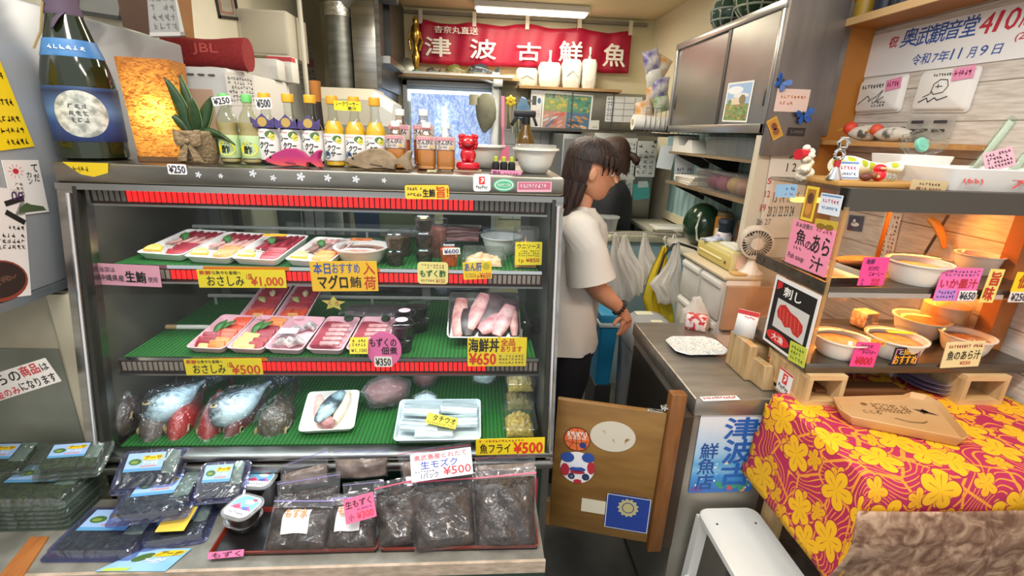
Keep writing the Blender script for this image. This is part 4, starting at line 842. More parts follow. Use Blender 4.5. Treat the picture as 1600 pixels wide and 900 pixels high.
def zbag(label,BL_,BR,TL,TR,zb,yt,zipc,fill=.74,thick=.030,mat=MZ,tag_=None,seed=0):
 A,B=PZ(*BL_,zb),PZ(*BR,zb);C_,D=PY(*TL,yt),PY(*TR,yt)
 c=(A+B)/2;t=thing('mozuku_bag',label,'bag',c,0,'zip bags of mozuku seaweed on the front stand')
 n=(B-A).cross(C_-A).normalized();n=-n if n.y>0 else n
 R=random.Random(seed);ph=[R.uniform(0,6.28)for _ in range(5)]
 def base(u,v):return(A*(1-u)+B*u)*(1-v)+(C_*(1-u)+D*u)*v-c
 def bulge(u,v,k):
  e=max(0,math.sin(PI*u))**.45;vv=max(0,1-v/(fill*1.05));pv=min(1,(v/.06))**.5*(min(1,vv*3.2))**.7
  return thick*k*e*pv*(1+.14*math.sin(7*u+ph[0])*math.sin(9*v+ph[1])+.08*math.sin(15*u+ph[2]+11*v))
 def surf(k0,k1,nu=22,nv=22,v1=1.0,inset=0,off=0):
  m=MB()
  f0=lambda u,v:base(inset+u*(1-2*inset),inset+v*v1)+n*(bulge(u,v*v1,k0)+off)
  m.grid(f0,nu,nv)
  if k1 is not None:m.grid(lambda u,v:base(inset+u*(1-2*inset),inset+v*v1)+n*(-bulge(u,v*v1,k1)*.35-.0004),nu,nv)
  return m
 surf(.86,.8,v1=fill,inset=.03).build('mozuku',mat,t)
 surf(1.0,1.0).build('clear_bag',BAGC,t)
 m=MB();m.grid(lambda u,v:base(u,.90+.022*v)+n*.0012,12,1);m.build('zip_strip',M(zipc,.4),t)
 if tag_:
  u0,v0,u1,v1,txt=tag_;m=MB();cols=['#e4e1df'];m.m=0
  m.grid(lambda u,v:base(u0+(u1-u0)*u,v0+(v1-v0)*v)+n*(bulge(u0+(u1-u0)*u,v0+(v1-v0)*v,1.0)+.0015),6,6)
  o_=m.build('white_label',M('#dcd9d8',.5),t)
  if txt:
   P0,PX_,PY_=base((u0+u1)/2,(v0+v1)/2)+n*(bulge((u0+u1)/2,(v0+v1)/2,1.0)+.003),(B-A).normalized(),n.cross((B-A).normalized())
   m=MB();cols=[];m.T=Matrix(((PX_.x,PY_.x,n.x,P0 .x),(PX_.y,PY_.y,n.y,P0 .y),(PX_.z,PY_.z,n.z,P0 .z),(0,0,0,1)))
   texts(m,[(txt,.08,.52,.92,.84,'#e08a4a',.03)],cols,(B-A).length*(u1-u0),(C_-A).length*(v1-v0),0);m.build('lettering',M('#e08a4a',.6),o_,smooth=0)
 return t
PU,RE='#8a80b8','#c2506a'
zb0=TT+.012
zbag('zip bag with violet seal lying at the back left against the sill',(436,764),(514,757),(440,726),(512,698),TT+.05,1.052,PU,.55,.018,MZL,seed=1)
zbag('zip bag with violet seal at the back middle against the sill',(524,748),(606,744),(520,701),(608,699),TT+.06,1.052,PU,.62,.016,MZL,seed=2)
zbag('zip bag under the white sign at the back',(628,752),(740,745),(620,706),(735,690),TT+.06,1.052,RE,.6,.016,MZL,seed=3)
zbag('zip bag with red seal at the back right against the sill',(738,752),(838,750),(742,714),(836,706),TT+.06,1.052,RE,.6,.014,MZL,seed=4)
zbag('zip bag with violet seal in the middle row behind the first bag',(434,805),(530,798),(433,752),(532,736),TT+.025,1.02,PU,.6,.020,MZ,seed=5)
zbag('zip bag in the middle row behind the pink 300 yen card',(540,800),(600,796),(535,755),(600,748),TT+.025,1.02,PU,.55,.018,MZ,seed=6)
zbag('front bag with white handwritten label, first from the left',(410,864),(514,862),(430,776),(524,776),zb0,.975,PU,.74,.032,MZ,(.27,.22,.68,.72,'もず水'),7)
zbag('front bag with white label half covered by the pink card, second from the left',(508,861),(588,859),(520,772),(594,768),zb0,.975,PU,.74,.032,MZ,(.18,.24,.68,.72,'もず'),8)
zbag('front bag with red seal, third from the left beside the pink card',(592,859),(652,853),(584,756),(652,740),zb0,.985,RE,.80,.030,MZ,None,9)
zbag('front bag with red seal under the white 500 yen sign, fourth from the left',(648,864),(746,853),(634,745),(738,738),zb0,.985,RE,.80,.034,MZ,None,10)
zbag('large front bag with red seal at the right end of the stand',(742,857),(838,856),(738,738),(838,728),zb0,.99,RE,.84,.036,MZ,None,11)
SN=(0,-.8,.6)
sign('price_sign','white handwritten sign for raw mozuku 500 yen above the right bags','price sign',(634,712),(729,699),(650,753),PY(690,725,.965),SN,'#ece8ea',[('生モズク',.16,.42,.76,.70,'#3a52b8',.012),('¥500',.52,.10,.97,.40,'#d8384a',.012),('1パック',.16,.06,.44,.28,'#4a4a78',.008),('奥武島産とれたて',.06,.74,.92,.94,'#d84a60',.008)],decor=scrib(.06,.28,.38,.38,'#5a4a78',1,7,3))
sign('price_sign','hot pink card for raw mozuku 300 yen stuck on the second bag','price sign',(536,781),(583,768),(541,820),PY(565,795,.885),SN,'#f2668f',[('生もずく',.06,.58,.90,.88,'#2a1a22',.02),('小',.12,.10,.28,.34,'#2a1a22',.012),('¥300',.38,.08,.92,.36,'#d8283a',.01)],decor=scrib(.4,.40,.9,.54,'#8a3a8a',1,8,4))
sign('tape_label','bright pink tape with handwriting on the corner of the left lacquer tray','tape label',(326,863),(382,858),(324,874),PZ(350,868,TT+.014)+V((0,-.003,0)),(0,-.8,.6),'#f27aa8',[('もずく',.12,.1,.92,.9,'#2a1a2a',.012)])
# left: white cabinet, posters, things on the case top
LW=(-.9985,0,0);RN=(1,0,0)
cb_=thing('white_cabinet','white steel cabinet at the left with posters on its side','cabinet')
MB().bb((-1.45,.55,1.115),(-1.0,1.86,1.735),bev=.006).build('cabinet_body',M('#b2b5b9',.35,.25,c2='#a8acb0',sc=3),cb_)
MB().bb((-1.452,.545,1.095),(-.998,1.862,1.115)).build('bottom_trim',M('#8d959b',.35,.6),cb_)
fz=thing('cream_freezer','cream coloured freezer below the white cabinet','freezer')
MB().bb((-1.45,1.19,.05),(-1.0,1.86,1.085),bev=.006).build('freezer_body',M('#cdc3ab',.5,c2='#bfb59c',sc=4),fz)
MB().bb((-1.44,1.186,.30),(-1.06,1.191,.93)).build('glass_panel',M('#7d8276',.25,c2='#94988a',sc=5,st=(1,4,1)),fz);MB().bb((-1.045,1.178,.06),(-.985,1.215,1.08)).build('corner_post',M('#d9cfb4',.5),fz)
MB().cyl((-1.01,1.172,.80),(-1.01,1.179,.80),.006,n=10).build('bolt',M('#3a3a38',.5),fz)
for s in(1.24,1.8):MB().bb((-1.43,s-.03,0),(-1.02,s+.03,.05)).build('foot',BLACK,fz)
mw,w_,h_=frame_px((-40,46),(6,52),(-40,240),LW,RN)
sign('menu_poster','bright yellow poster with handwriting at the left edge of the white cabinet','poster',(-70,40),(4,52),(-60,242),LW,RN,'#f3d018',[],shape=[(0,0),(1.32,.02),(1.02,1),(0,1)],decor=many(scrib(.55,.60,1.05,.68,'#4a3a10',1,5,2),scrib(.6,.38,1.1,.46,'#4a3a10',1,5,3),scrib(.6,.24,1.15,.31,'#4a3a10',1,5,4),scrib(.6,.14,1.18,.21,'#4a3a10',1,5,5),scrib(.65,.04,1.2,.11,'#4a3a10',1,5,6)))
def sun(t,cols,w,h):
 oval_d(.30,.80,.08,.05,'#c9283a')(t,cols,w,h)
 for k in range(10):
  a=2*PI*k/10;line_d([(.30+.13*math.cos(a),.80+.08*math.sin(a)),(.30+.2*math.cos(a),.80+.125*math.sin(a))],'#d9707a',.012)(t,cols,w,h)
 poly_d([(.12,.04),(.18,.14),(.4,.22),(.5,.18),(.85,.12),(.92,.04)],'#4a5a3a')(t,cols,w,h);scrib(.2,.3,.42,.6,'#6a5a4a',4,2,4)(t,cols,w,h)
sign('shop_poster','white poster with a red sun drawing beside the case corner','poster',(5,250),(62,250),(18,338),LW,RN,'#e7e1dc',[('てぃだ',.74,.50,.90,.92,'#26221f',.012),('カンカン',.56,.38,.70,.80,'#26221f',.008)][:0]+[('て',.74,.78,.92,.92,BK,.015),('だ',.76,.60,.92,.74,BK,.015),('カ',.56,.68,.70,.78,BK,.01),('ン',.58,.56,.70,.66,BK,.01)],decor=sun)
def soup(t,cols,w,h):
 oval_d(.35,.16,.60,.19,'#8a3a2a')(t,cols,w,h);oval_d(.35,.17,.55,.165,'#2c1a14',.0005)(t,cols,w,h)
 for k in range(5):line_d([(.1+.1*k,.12+.02*k),(.25+.1*k,.16+.02*(k%3)),(.36+.08*k,.13+.02*k)],'#6a4a3a',.014,.0007)(t,cols,w,h)
 scrib(.35,.44,.95,.60,'#5a4a44',3,6,4)(t,cols,w,h);line_d([(.6,.78),(.95,.70)],BK,.05)(t,cols,w,h);line_d([(.6,.86),(.95,.92)],BK,.05)(t,cols,w,h);scrib(.6,.62,.95,.67,BK,1,4,6)(t,cols,w,h)
sign('menu_poster','white menu poster with a bowl of dark soup on the white cabinet','poster',(-45,288),(34,297),(-25,470),LW,RN,'#e9e2dd',[('00',.72,.90,.98,.98,'#4a2a5a',.02)],decor=soup)
sign('notice_sign','white handwritten notice with red words below the white cabinet','sign',(-60,600),(80,556),(-50,642),(0,1.176,0),(.12,-1,0),'#e7e0d8',[('こちらの',.12,.52,.66,.92,BK,.015),('商品',.68,.56,.88,.96,'#c9303a',.02),('は',.90,.58,.98,.86,BK,.01),('になります',.58,.08,.98,.42,BK,.015),('現金のみ',.2,.04,.56,.36,'#c9303a',.015)])
ZC=1.736
def pframe(label,TL,TR,BL_,p0,n,fcol,icol,dec=None,fr=.09,name='picture_frame'):
 mw,w,h=frame_px(TL,TR,BL_,p0,n);t=thing(name,label,'picture frame');t.matrix_world=mw
 k=fr*min(w,h)
 m=MB();m.prism(rrect(w,h,.002,1),-.004,0);m.build('backing',M(icol,.45),t)
 for a,b_,c_,d_ in((-w/2,-h/2,w/2,-h/2+k),(-w/2,h/2-k,w/2,h/2),(-w/2,-h/2,-w/2+k,h/2),(w/2-k,-h/2,w/2,h/2)):MB().bb((a,b_,-.004),(c_,d_,.008)).build('frame_side',M(fcol,.4),t)
 MB().bb((-w/2+k,-h/2+k,.002),(w/2-k,h/2-k,.003)).build('pane',CLEAR('#f8f8f8',.10,.03),t)
 if dec:
  m=MB();cols=[];m.T=Matrix.Translation((0,0,-.0005));dec(m,cols,w,h);m.build('print',[M(c,.6)for c in cols],t,smooth=0)
 return t
pframe('dark framed glass picture lying behind the neck of the sake bottle',(100,-40),(178,-28),(135,24),(0,1.45,0),(0,-1,.25),'#3a3a3c','#9a9b9a')
m=MB();m.loft([[PY(a,b_,y)for a,b_ in((178,-30),(228,-30),(234,55),(192,42))]for y in(1.52,1.535)]);m.build('brown_board',M('#5a3f2c',.6,c2='#49301f',sc=5),label='dark brown board leaning between the picture frames on the cabinet',cat='board')
pframe('white framed certificate leaning on the white cabinet',(206,-30),(268,-30),(238,58),(0,1.60,0),(.1,-1,.2),'#d9d6d0','#cfccc5',dec=scrib(.2,.1,.85,.95,'#9a9890',5,4,3),fr=.10)
m=MB();m.loft([[PY(a,b_,y)for a,b_ in((270,-30),(296,-30),(304,60),(290,58))]for y in(1.70,1.715)]);m.build('wood_strip',M('#9a6a3a',.6,c2='#84562c',sc=5),label='upright light wooden board behind the white framed certificate',cat='board')
mo=thing('microwave','white microwave oven behind the plant, its front warmed by the lamp','microwave oven')
MB().bb((-1.14,1.88,1.38),(-.872,2.46,1.672),bev=.008).build('casing',M('#dedcd8',.45),mo)
MB().bb((-1.10,1.874,1.42),(-.93,1.8805,1.60),bev=.004).build('lamp_tinted_door',M('#c9a68a',.3),mo)  # warm lamp light on the front is put into this panel's colour
m=MB()
for k in range(4):m.bb((-1.04+k*.035,1.873,1.645),(-1.02+k*.035,1.8795,1.649))
m.build('vent_slots',M('#6a5a50',.6),mo)
mw,w_,h_=frame_px((354,112),(398,118),(354,165),(-.8715,0,0),RN);card('spec_label','sheet of small printed text',None,mw,w_,h_,'#e2e0dc',decor=many(scrib(.06,.1,.94,.9,'#7a7a80',6,9,3)),parent=mo,th=.0005)
sp=thing('speaker','long dark red fabric portable speaker on the microwave','speaker')
m=MB();m.loft([[V((-1.12+.28*u,1.99+.05*math.cos(a),1.7285+(.054+.006*math.cos(6.28*u))*math.sin(a)*(.94+.06*abs(math.cos(a)))))for a in[2*PI*i/20 for i in range(20)]]for u in[j/12 for j in range(13)]]);m.build('body',M('#9c2a2c',.8,c2='#8a2022',sc=120,bump=.3),sp)
m=MB();cols=[];m.T=Matrix.Translation((-.965,1.939,1.735))@Matrix.Rotation(PI/2,4,'X');texts(m,[('JBL',0,0,1,1,'#c8564e',.02)],cols,.085,.038,0);m.build('lettering',M('#c8564e',.6),sp,smooth=0)
for k,(px0,px1,y0,y1,yy,c,lab)in enumerate(((388,434,92,118,2.30,'#d9d8d2','bundle of wrapped white trays on the microwave'),(418,456,88,106,2.42,'#c9454f','white box with a crimson band behind the wrapped trays'))):
 a,b_=PY(px0,y1,yy),PY(px1,y0,yy);m=MB();m.bb((a.x,yy,1.672),(b_.x-.005,yy+.09,b_.z),bev=.006);o_=m.build('tray_bundle' if k==0 else 'carton',M('#d9d8d2',.4,bump=.3,sc=30)if k==0 else M('#e2dfd8',.5),label=lab,cat='bundle' if k==0 else 'carton')
 if k:MB().bb((a.x-.001,yy-.002,b_.z-.022),(b_.x-.004,yy+.05,b_.z-.004)).build('band',M(c,.5),o_)
wb_=thing('work_bench','steel work bench behind the display case carrying the microwave','bench')
MB().bb((-1.148,1.86,1.35),(-.60,2.50,1.379)).build('upper_shelf',STEEL,wb_);MB().bb((-1.148,1.86,.83),(.12,2.35,.86)).build('worktop',STEEL,wb_)
for x in(-1.12,-.62):
 for y in(1.88,2.32):MB().bb((x-.015,y-.015,0),(x+.015,y+.015,1.35)).build('post',STEELD,wb_)
for y in(1.88,2.32):MB().bb((.08,y-.015,0),(.11,y+.015,.83)).build('post',STEELD,wb_)
for x,y,r,h,c,lab in((-.78,2.05,.045,.40,'#b9b7b0','pale standing roll of plastic on the bench, left of three'),(-.69,2.06,.04,.40,'#a9a8a2','pale standing roll of plastic on the bench, middle of three'),(-.61,2.08,.04,.40,'#c9c7c0','pale standing roll of plastic on the bench, right of three')):
 m=MB();m.lathe([(r*.4,0),(r,.002),(r,h),(r*.4,h+.001)],n=18);m.build('plastic_roll',M(c,.5),label=lab,cat='roll',loc=(x,y,.861),group='plastic rolls on the bench')
MB().loft([ring(rrect(.13,.10,.02),0),ring(rrect(.17,.13,.02),.30),ring(rrect(.16,.12,.02),.30),ring(rrect(.12,.09,.02),.01)]).build('blue_bucket',M('#2f5a9c',.5),label='blue plastic bucket on the bench behind the case',cat='bucket',loc=(-.42,2.05,.861))
tb_=MB();tb_.loft([ring(rrect(.20,.016,.006),0),ring(rrect(.22,.02,.008),.01),ring(rrect(.22,.02,.008),.24),ring(rrect(.20,.016,.006),.25)]);tb_.build('beige_board',M('#d2cf9c',.5),label='pale yellow cutting board standing on the bench',cat='cutting board',loc=(-.28,1.95,.99))
m=MB();m.lathe([(.06,0),(.10,.13),(.103,.131),(.095,.125),(.05,.006)],n=24);m.build('steel_bowl',STEEL,label='steel bowl on the bench behind the cutting board',cat='bowl',loc=(-.26,2.12,1.245-.13))
m=MB();m.bb((-.40,1.93,.861),(-.16,2.24,.985),bev=.004);m.build('storage_box',M('#8a8c8a',.5),label='grey box on the bench under the cutting board and steel bowl',cat='box');MB().bb((-.32,2.04,.9855),(-.20,2.2,1.112)).build('white_carton',M('#d6d4cc',.6),label='white carton on the grey box under the steel bowl',cat='carton')
m=MB();m.bb((-.14,2.0,.861),(.06,2.2,1.22),bev=.004);m.build('dark_box',M('#4a4642',.6,c2='#3c3834',sc=8),label='dark box on the bench behind the fish fillet tray',cat='box')
# on the case top
ZS=1.3985
YT=1.27
bt=thing('sake_bottle','large dark green sake bottle with blue moon label at the left end','bottle',(-.925,1.27,ZS))
GL=M('#1a2214',.08,c2='#20280f',sc=3,spec=.7)
R_=.068
MB().lathe([(R_*.9,0),(R_,.006),(R_,.160),(R_*.97,.182),(R_*.86,.215),(R_*.68,.258),(R_*.52,.298),(R_*.42,.330),(R_*.36,.365),(R_*.37,.372),(R_*.37,.385),(.001,.386)],n=40).build('glass_body',GL,bt)
def moon(nt,N,L,b):
 tc=N('TexCoord');sp=N('SeparateXYZ');L(tc.outputs['Object'],sp.inputs[0])
 def mth(op,a,b_=None,c=None):
  n=N('Math',operation=op)
  for i,q in enumerate((a,b_,c)):
   if q is None:continue
   if isinstance(q,(int,float)):n.inputs[i].default_value=q
   else:L(q,n.inputs[i])
  return n.outputs[0]
 ang=mth('ARCTAN2',sp.outputs['X'],mth('MULTIPLY',sp.outputs['Y'],-1));dx=mth('MULTIPLY',mth('SUBTRACT',ang,.50),R_);dz=mth('SUBTRACT',sp.outputs['Z'],.102)
 d=mth('SQRT',mth('ADD',mth('POWER',dx,2),mth('POWER',dz,2)))
 nz=N('TexNoise');nz.inputs['Scale'].default_value=60;nz.inputs['Detail'].default_value=5;L(tc.outputs['Object'],nz.inputs['Vector'])
 mn=ramp(N,[(.35,'#8f948c'),(.6,'#d9d9cf')]);L(nz.outputs[0],mn.inputs[0])
 sk=ramp(N,[(0,'#1d2c5a'),(.28,'#2f4f8c'),(.45,'#5a82b8'),(.75,'#1f2c4c'),(.92,'#3a6aa8'),(1,'#4a86c2')]);L(mth('MULTIPLY_ADD',sp.outputs['Z'],1/.14,-.045/.14),sk.inputs[0])
 mx=N('MixRGB');L(mth('LESS_THAN',d,.050),mx.inputs[0]);L(sk.outputs[0],mx.inputs[1]);L(mn.outputs[0],mx.inputs[2]);L(mx.outputs[0],b.inputs['Base Color']);b.inputs['Roughness'].default_value=.4
MB().lathe([(R_+.0005,.042),(R_+.0010,.044),(R_+.0010,.158),(R_+.0005,.160)],n=40,caps=(False,False)).build('moon_label',NODES('moon label',moon),bt)
def cyl_text(items,cols,R,a0,h0,wd,ht):

 m=MB()
 tmp=MB();items(tmp,cols,wd,ht)
 for v_ in tmp.bm.verts:
  a=a0+v_.co.x/R;z=h0+v_.co.y;v_.co=V((R*math.sin(a),-R*math.cos(a),z))
 return tmp
cols=[];cyl_text(scrib(.1,.0,.9,1,'#5a5c5a',3,3,4,z=-.0012),cols,R_+.0016,.45,.104,.045,.045).build('lettering',[M(c,.5)for c in cols],bt,smooth=0)
MB().lathe([(R_*.835,.222),(R_*.84,.224),(R_*.70,.256),(R_*.695,.258)],n=40,caps=(False,False)).build('neck_band',M('#3f78b4',.45,c2='#5a92c9',sc=18),bt)
cols=[];t_=cyl_text(scrib(0,0,1,1,'#e4eef4',1,6,7,z=-.0012,wd=.5),cols,R_*.815,.45,.240,.07,.012);t_.build('neck_lettering',[M(c,.5)for c in cols],bt,smooth=0)
m=MB();m.lathe([(R_*.46,.30),(R_*.52,.315),(R_*.44,.33),(R_*.5,.345),(R_*.40,.372)],n=20);m.build('purple_ribbon',M('#5a4a5e',.7),bt)
leaf(bt,.02,-.024,.315,.05,.03,2.6,M('#5a4a5e',.7),'ribbon_tail',-.9);m=MB();m.tube([(-.015,-.03,.33),(-.03,-.035,.27),(-.045,-.045,.235)],.0025,6);m.build('gold_cord',M('#a08a5a',.6),bt)
wl=thing('woven_lamp','square woven fibre lamp glowing orange beside the sake bottle','lamp',(-.768,1.29,ZS),.12)
def weave(nt,N,L,b):
 tc=N('TexCoord');mp=N('Mapping');mp.inputs['Scale'].default_value=(75,75,210);L(tc.outputs['Object'],mp.inputs[0])
 nz=N('TexNoise');nz.inputs['Scale'].default_value=1;nz.inputs['Detail'].default_value=3;nz.inputs['Distortion'].default_value=1.4;L(mp.outputs[0],nz.inputs['Vector'])
 r=ramp(N,[(.34,'#4a2204'),(.44,'#c9721a'),(.6,'#ffb84a')]);L(nz.outputs[0],r.inputs[0])
 sp=N('VectorMath',operation='DISTANCE');sp.inputs[1].default_value=(.012,-.045,.11);L(tc.outputs['Object'],sp.inputs[0])
 g_=ramp(N,[(0,'#ffffff'),(.02,'#ffffff'),(.045,'#858585'),(.12,'#3e3e3e')]);L(sp.outputs['Value'],g_.inputs[0])
 mu=N('Math',operation='MULTIPLY');mu.inputs[1].default_value=6;L(g_.outputs[0],mu.inputs[0])
 b.inputs['Base Color'].default_value=lin('#8a4c14');L(r.outputs[0],b.inputs['Emission Color']);L(mu.outputs[0],b.inputs['Emission Strength']);b.inputs['Roughness'].default_value=.7
m=MB();m.loft([ring(rrect(.098,.09,.012),.012),ring(rrect(.104,.095,.012),.12),ring(rrect(.112,.10,.012),.228),ring(rrect(.106,.094,.01),.228),ring(rrect(.094,.086,.01),.014)],True,True);m.build('lamp_shade',NODES('weave',weave),wl)
MB().loft([ring(rrect(.10,.092,.01),0),ring(rrect(.10,.092,.01),.012)]).build('base',M('#6a4a2a',.6),wl);MB().sph((0,0,.12),.022,14,10).build('bulb',M('#ffd9a0',.5,emit=8),wl)
BUR=M('#9a8468',.9,c2='#85704f',sc=140,bump=.6)
pt=thing('potted_plant','sword leaved plant in a burlap wrapped pot with a bow','plant',(-.675,1.265,ZS))
MB().lathe([(.034,0),(.040,.02),(.044,.07),(.040,.075),(.036,.066)],n=24).build('pot',BUR,pt)
MB().lathe([(.036,.064),(.02,.07),(.001,.071)],n=16).build('soil',M('#3a2c20',.9),pt)
for s in(-1,1):
 m=MB();m.loft([[V((s*(.004+.026*u),-.046-.010*math.sin(PI*u)+.006*math.cos(a)*.6,.052+.010*u+(.006+.013*math.sin(PI*u*.7))*math.sin(a)))for a in[2*PI*i/10 for i in range(10)]]for u in[j/6 for j in range(7)]]);m.build('bow_loop',BUR,pt)
 m=MB();m.loft([[V((s*(.003+.016*u)+.010*(1+u)*c_,-.047-.004*k,.048-.042*u))for c_,k in((-.5,0),(.5,0),(.5,1),(-.5,1))]for u in[j/4 for j in range(5)]]);m.build('bow_tail',BUR,pt)
MB().sph((0,-.050,.051),(.007,.006,.007),10,6).build('bow_knot',BUR,pt)
LFG=M('#2f4a26',.4,c2='#1f3a1c',sc=18,st=(1,1,3));LFE=M('#7f9a5a',.4)
for(x0,lx,lz,ly,w_,bend)in((-.010,-.035,.140,-.01,.030,.01),(-.004,-.018,.135,.01,.026,.0),(.008,.040,.105,.0,.028,.012),(.012,.028,.09,.015,.024,0),(-.012,-.065,.085,-.01,.022,.02),(.010,.085,.050,-.02,.026,.055),(.0,.012,.085,-.018,.030,0)):
 m=MB()
 def sw(u,v):
  c=V((x0+lx*u**1.2,-.004+ly*u,.062+lz*u-bend*u*u*1.2));k=w_*(math.sin(PI*(.12+.86*u))**.8+.02)
  side=V((lz,0,-lx)).normalized();return c+side*(v-.5)*k+V((0,-.006*(1-4*(v-.5)**2),0))
 m.grid(sw,12,4);lf_=m.build('leaf',LFG,pt,solid=.0014)
 m=MB();m.tube([sw(u/12,1.0)for u in range(13)],.0011,5);m.build('leaf_edge',LFE,lf_)
def bottle(name,label,x,y,r,h,liq,capc,prof,lab,group,fill=.62,txt=None,tint='#f2f4f0',square=False):
 t=thing(name,label,'bottle',(x,y,ZS),0,group)
 n=24
 if square:
  P=lambda k:rrect(2*r*k,2*r*k,r*k*.55,4)
  MB().loft([ring(P(a),z*h)for a,z in prof]).build('clear_body',CLEAR(tint,.10,.04),t)
  MB().loft([ring(P(a*.93),z*h+.001)for a,z in prof if z<=fill]).build('liquid',liq,t)
 else:
  MB().lathe([(a*r,z*h)for a,z in prof],n=n).build('clear_body',CLEAR(tint,.10,.04),t)
  MB().lathe([(a*r*.94,z*h+.001)for a,z in prof if z<=fill],n=n).build('liquid',liq,t)
 rt=prof[-1][0]*r
 MB().lathe([(rt*1.12,h*.985),(rt*1.2,h*.99),(rt*1.2,h*1.10),(rt*1.1,h*1.115),(.001,h*1.116)],n=20).build('cap',M(capc,.4),t)
 z0,z1,lc,items=lab
 if square:
  lb_=MB();P=lambda k:rrect(2*r*k,2*r*k,r*k*.55,4);lb_.loft([ring(P(1.01),z0*h),ring(P(1.02),z0*h+.001),ring(P(1.02),z1*h),ring(P(1.01),z1*h+.001)],False,False);lo_=lb_.build('bottle_label',M(lc,.5),t)
  m=MB();cols=[];m.T=Matrix.Translation((0,-r*1.025,(z0+z1)/2*h))@Matrix.Rotation(PI/2,4,'X');items(m,cols,1.9*r,(z1-z0)*h);m.build('lettering',[M(c,.5)for c in cols],lo_,smooth=0)
 else:
  MBm=MB();MBm.lathe([(r*1.005,z0*h),(r*1.015,z0*h+.001),(r*1.015,z1*h),(r*1.005,z1*h+.001)],n=n,caps=(False,False));lo_=MBm.build('bottle_label',M(lc,.5),t)
  tmp=MB();cols=[];items(tmp,cols,r*2.2,(z1-z0)*h)
  for v_ in tmp.bm.verts:
   a=v_.co.x/r;rr_=r*1.03+v_.co.z*.3;v_.co=V((rr_*math.sin(a),-rr_*math.cos(a),(z0+z1)/2*h+v_.co.y))
  tmp.build('lettering',[M(c,.5)for c in cols],lo_,smooth=0)
 return t
PET=[(.80,0),(.98,.03),(1,.06),(.94,.09),(1,.12),(1,.50),(.94,.54),(1,.58),(.99,.66),(.80,.78),(.42,.90),(.40,.93),(.40,.985)]
JUI=[(.85,0),(1,.02),(1,.56),(.93,.62),(.62,.72),(.46,.80),(.44,.92),(.46,.985)]
def vin(t,cols,w,h):
 rect_d(0,.5,1,1,'#58a890',0)(t,cols,w,h);rect_d(.0,.86,1,.98,'#d9dc8a',.0002)(t,cols,w,h);oval_d(.5,.42,.38,.32,'#f2e21c',.0003)(t,cols,w,h);texts(t,[('酢',.34,.22,.66,.56,'#1c1c14',.03)],cols,w,h,.0022);scrib(.3,.6,.7,.7,'#3a3a20',1,3,3)(t,cols,w,h)
def shik(heart):
 def f(t,cols,w,h):
  oval_d(.72,.84,.20,.12,'#5a7a34')(t,cols,w,h);oval_d(.8,.76,.13,.10,'#d9cf4a',.0005)(t,cols,w,h);scrib(.08,.88,.5,.96,'#b94a4a',1,6,3)(t,cols,w,h)
  texts(t,[('シー',.10,.62,.52,.82,BK,.03,.2),('クワー',.28,.38,.82,.60,BK,.03,.2),('サー',.42,.16,.86,.36,BK,.03,.2)],cols,w,h,.0022)
  if heart:oval_d(.22,.22,.18,.16,'#6a7a8a',.0003)(t,cols,w,h);oval_d(.26,.26,.07,.07,'#23305e',.0005)(t,cols,w,h)
 return f
g='green capped vinegar bottles on the case'
for x,lab in((-.608,'green capped vinegar bottle next to the plant, behind the 250 yen tag'),(-.556,'green capped vinegar bottle left of the purple labelled juice')):bottle('vinegar_bottle',lab,x,1.275,.0245,.145,M('#b9a67c',.2,spec=.6),'#6cc26a',PET,(.10,.46,'#b9cf9a',vin),g,.76,tint='#eef0e0')
g='dark juice bottles with purple neck collars'
for k,(x,lab)in enumerate(((-.518,'purple collared juice bottle behind the 500 yen tag'),(-.463,'purple collared juice bottle in the middle of three'),(-.411,'purple collared juice bottle with a wooden stopper behind it'))):
 t=bottle('juice_bottle',lab,x,1.285,.0252,.150,M('#241326',.2),'#d9a522',JUI,(.08,.56,'#e8e6e2',shik(False)),g,.62)
 m=MB();P_=[(-.026,.088),(.026,.088),(.029,.112),(.016,.104),(.0,.120),(-.016,.104),(-.029,.112)];m.prism(P_,-.0012,.0012);m.build('neck_collar',M('#3f3468',.5,c2='#55477f',sc=40),t,loc=(0,-.0262,0),rot=(PI/2,0,0)).location=(0,-.0265,0)
 MB().prism(oval(.022,.022,16),0,.0006).build('fruit_print',M('#b99a52',.5),t,loc=(0,-.0282,.101),rot=(PI/2,0,0))
g='yellow juice bottles on the case'
for x,lab in((-.358,'yellow juice bottle in front of the left end of the yellow card'),(-.306,'yellow juice bottle with the yellow card on its cap'),(-.256,'yellow juice bottle, rightmost of the three clear necked ones')):bottle('juice_bottle',lab,x,1.285,.0250,.150,M('#f4bc10',.3,c2='#f7c83a',sc=9,sss=.3),'#e09a1a',JUI,(.10,.52,'#e8e6e2',shik(True)),g,.76)
def ucc(t,cols,w,h):
 rect_d(0,.74,1,1,'#c9808a',.0)(t,cols,w,h);scrib(.1,.78,.9,.96,'#f0dfe0',1,6,3,z=.0005)(t,cols,w,h);texts(t,[('さんぴん',.06,.40,.94,.72,BK,.04,.2),('シー',.1,.08,.6,.36,BK,.04,.2)],cols,w,h,.0022)
 oval_d(.82,.2,.12,.12,'#c9a84a',.0004)(t,cols,w,h)
g='white capped brown drink bottles on the case'
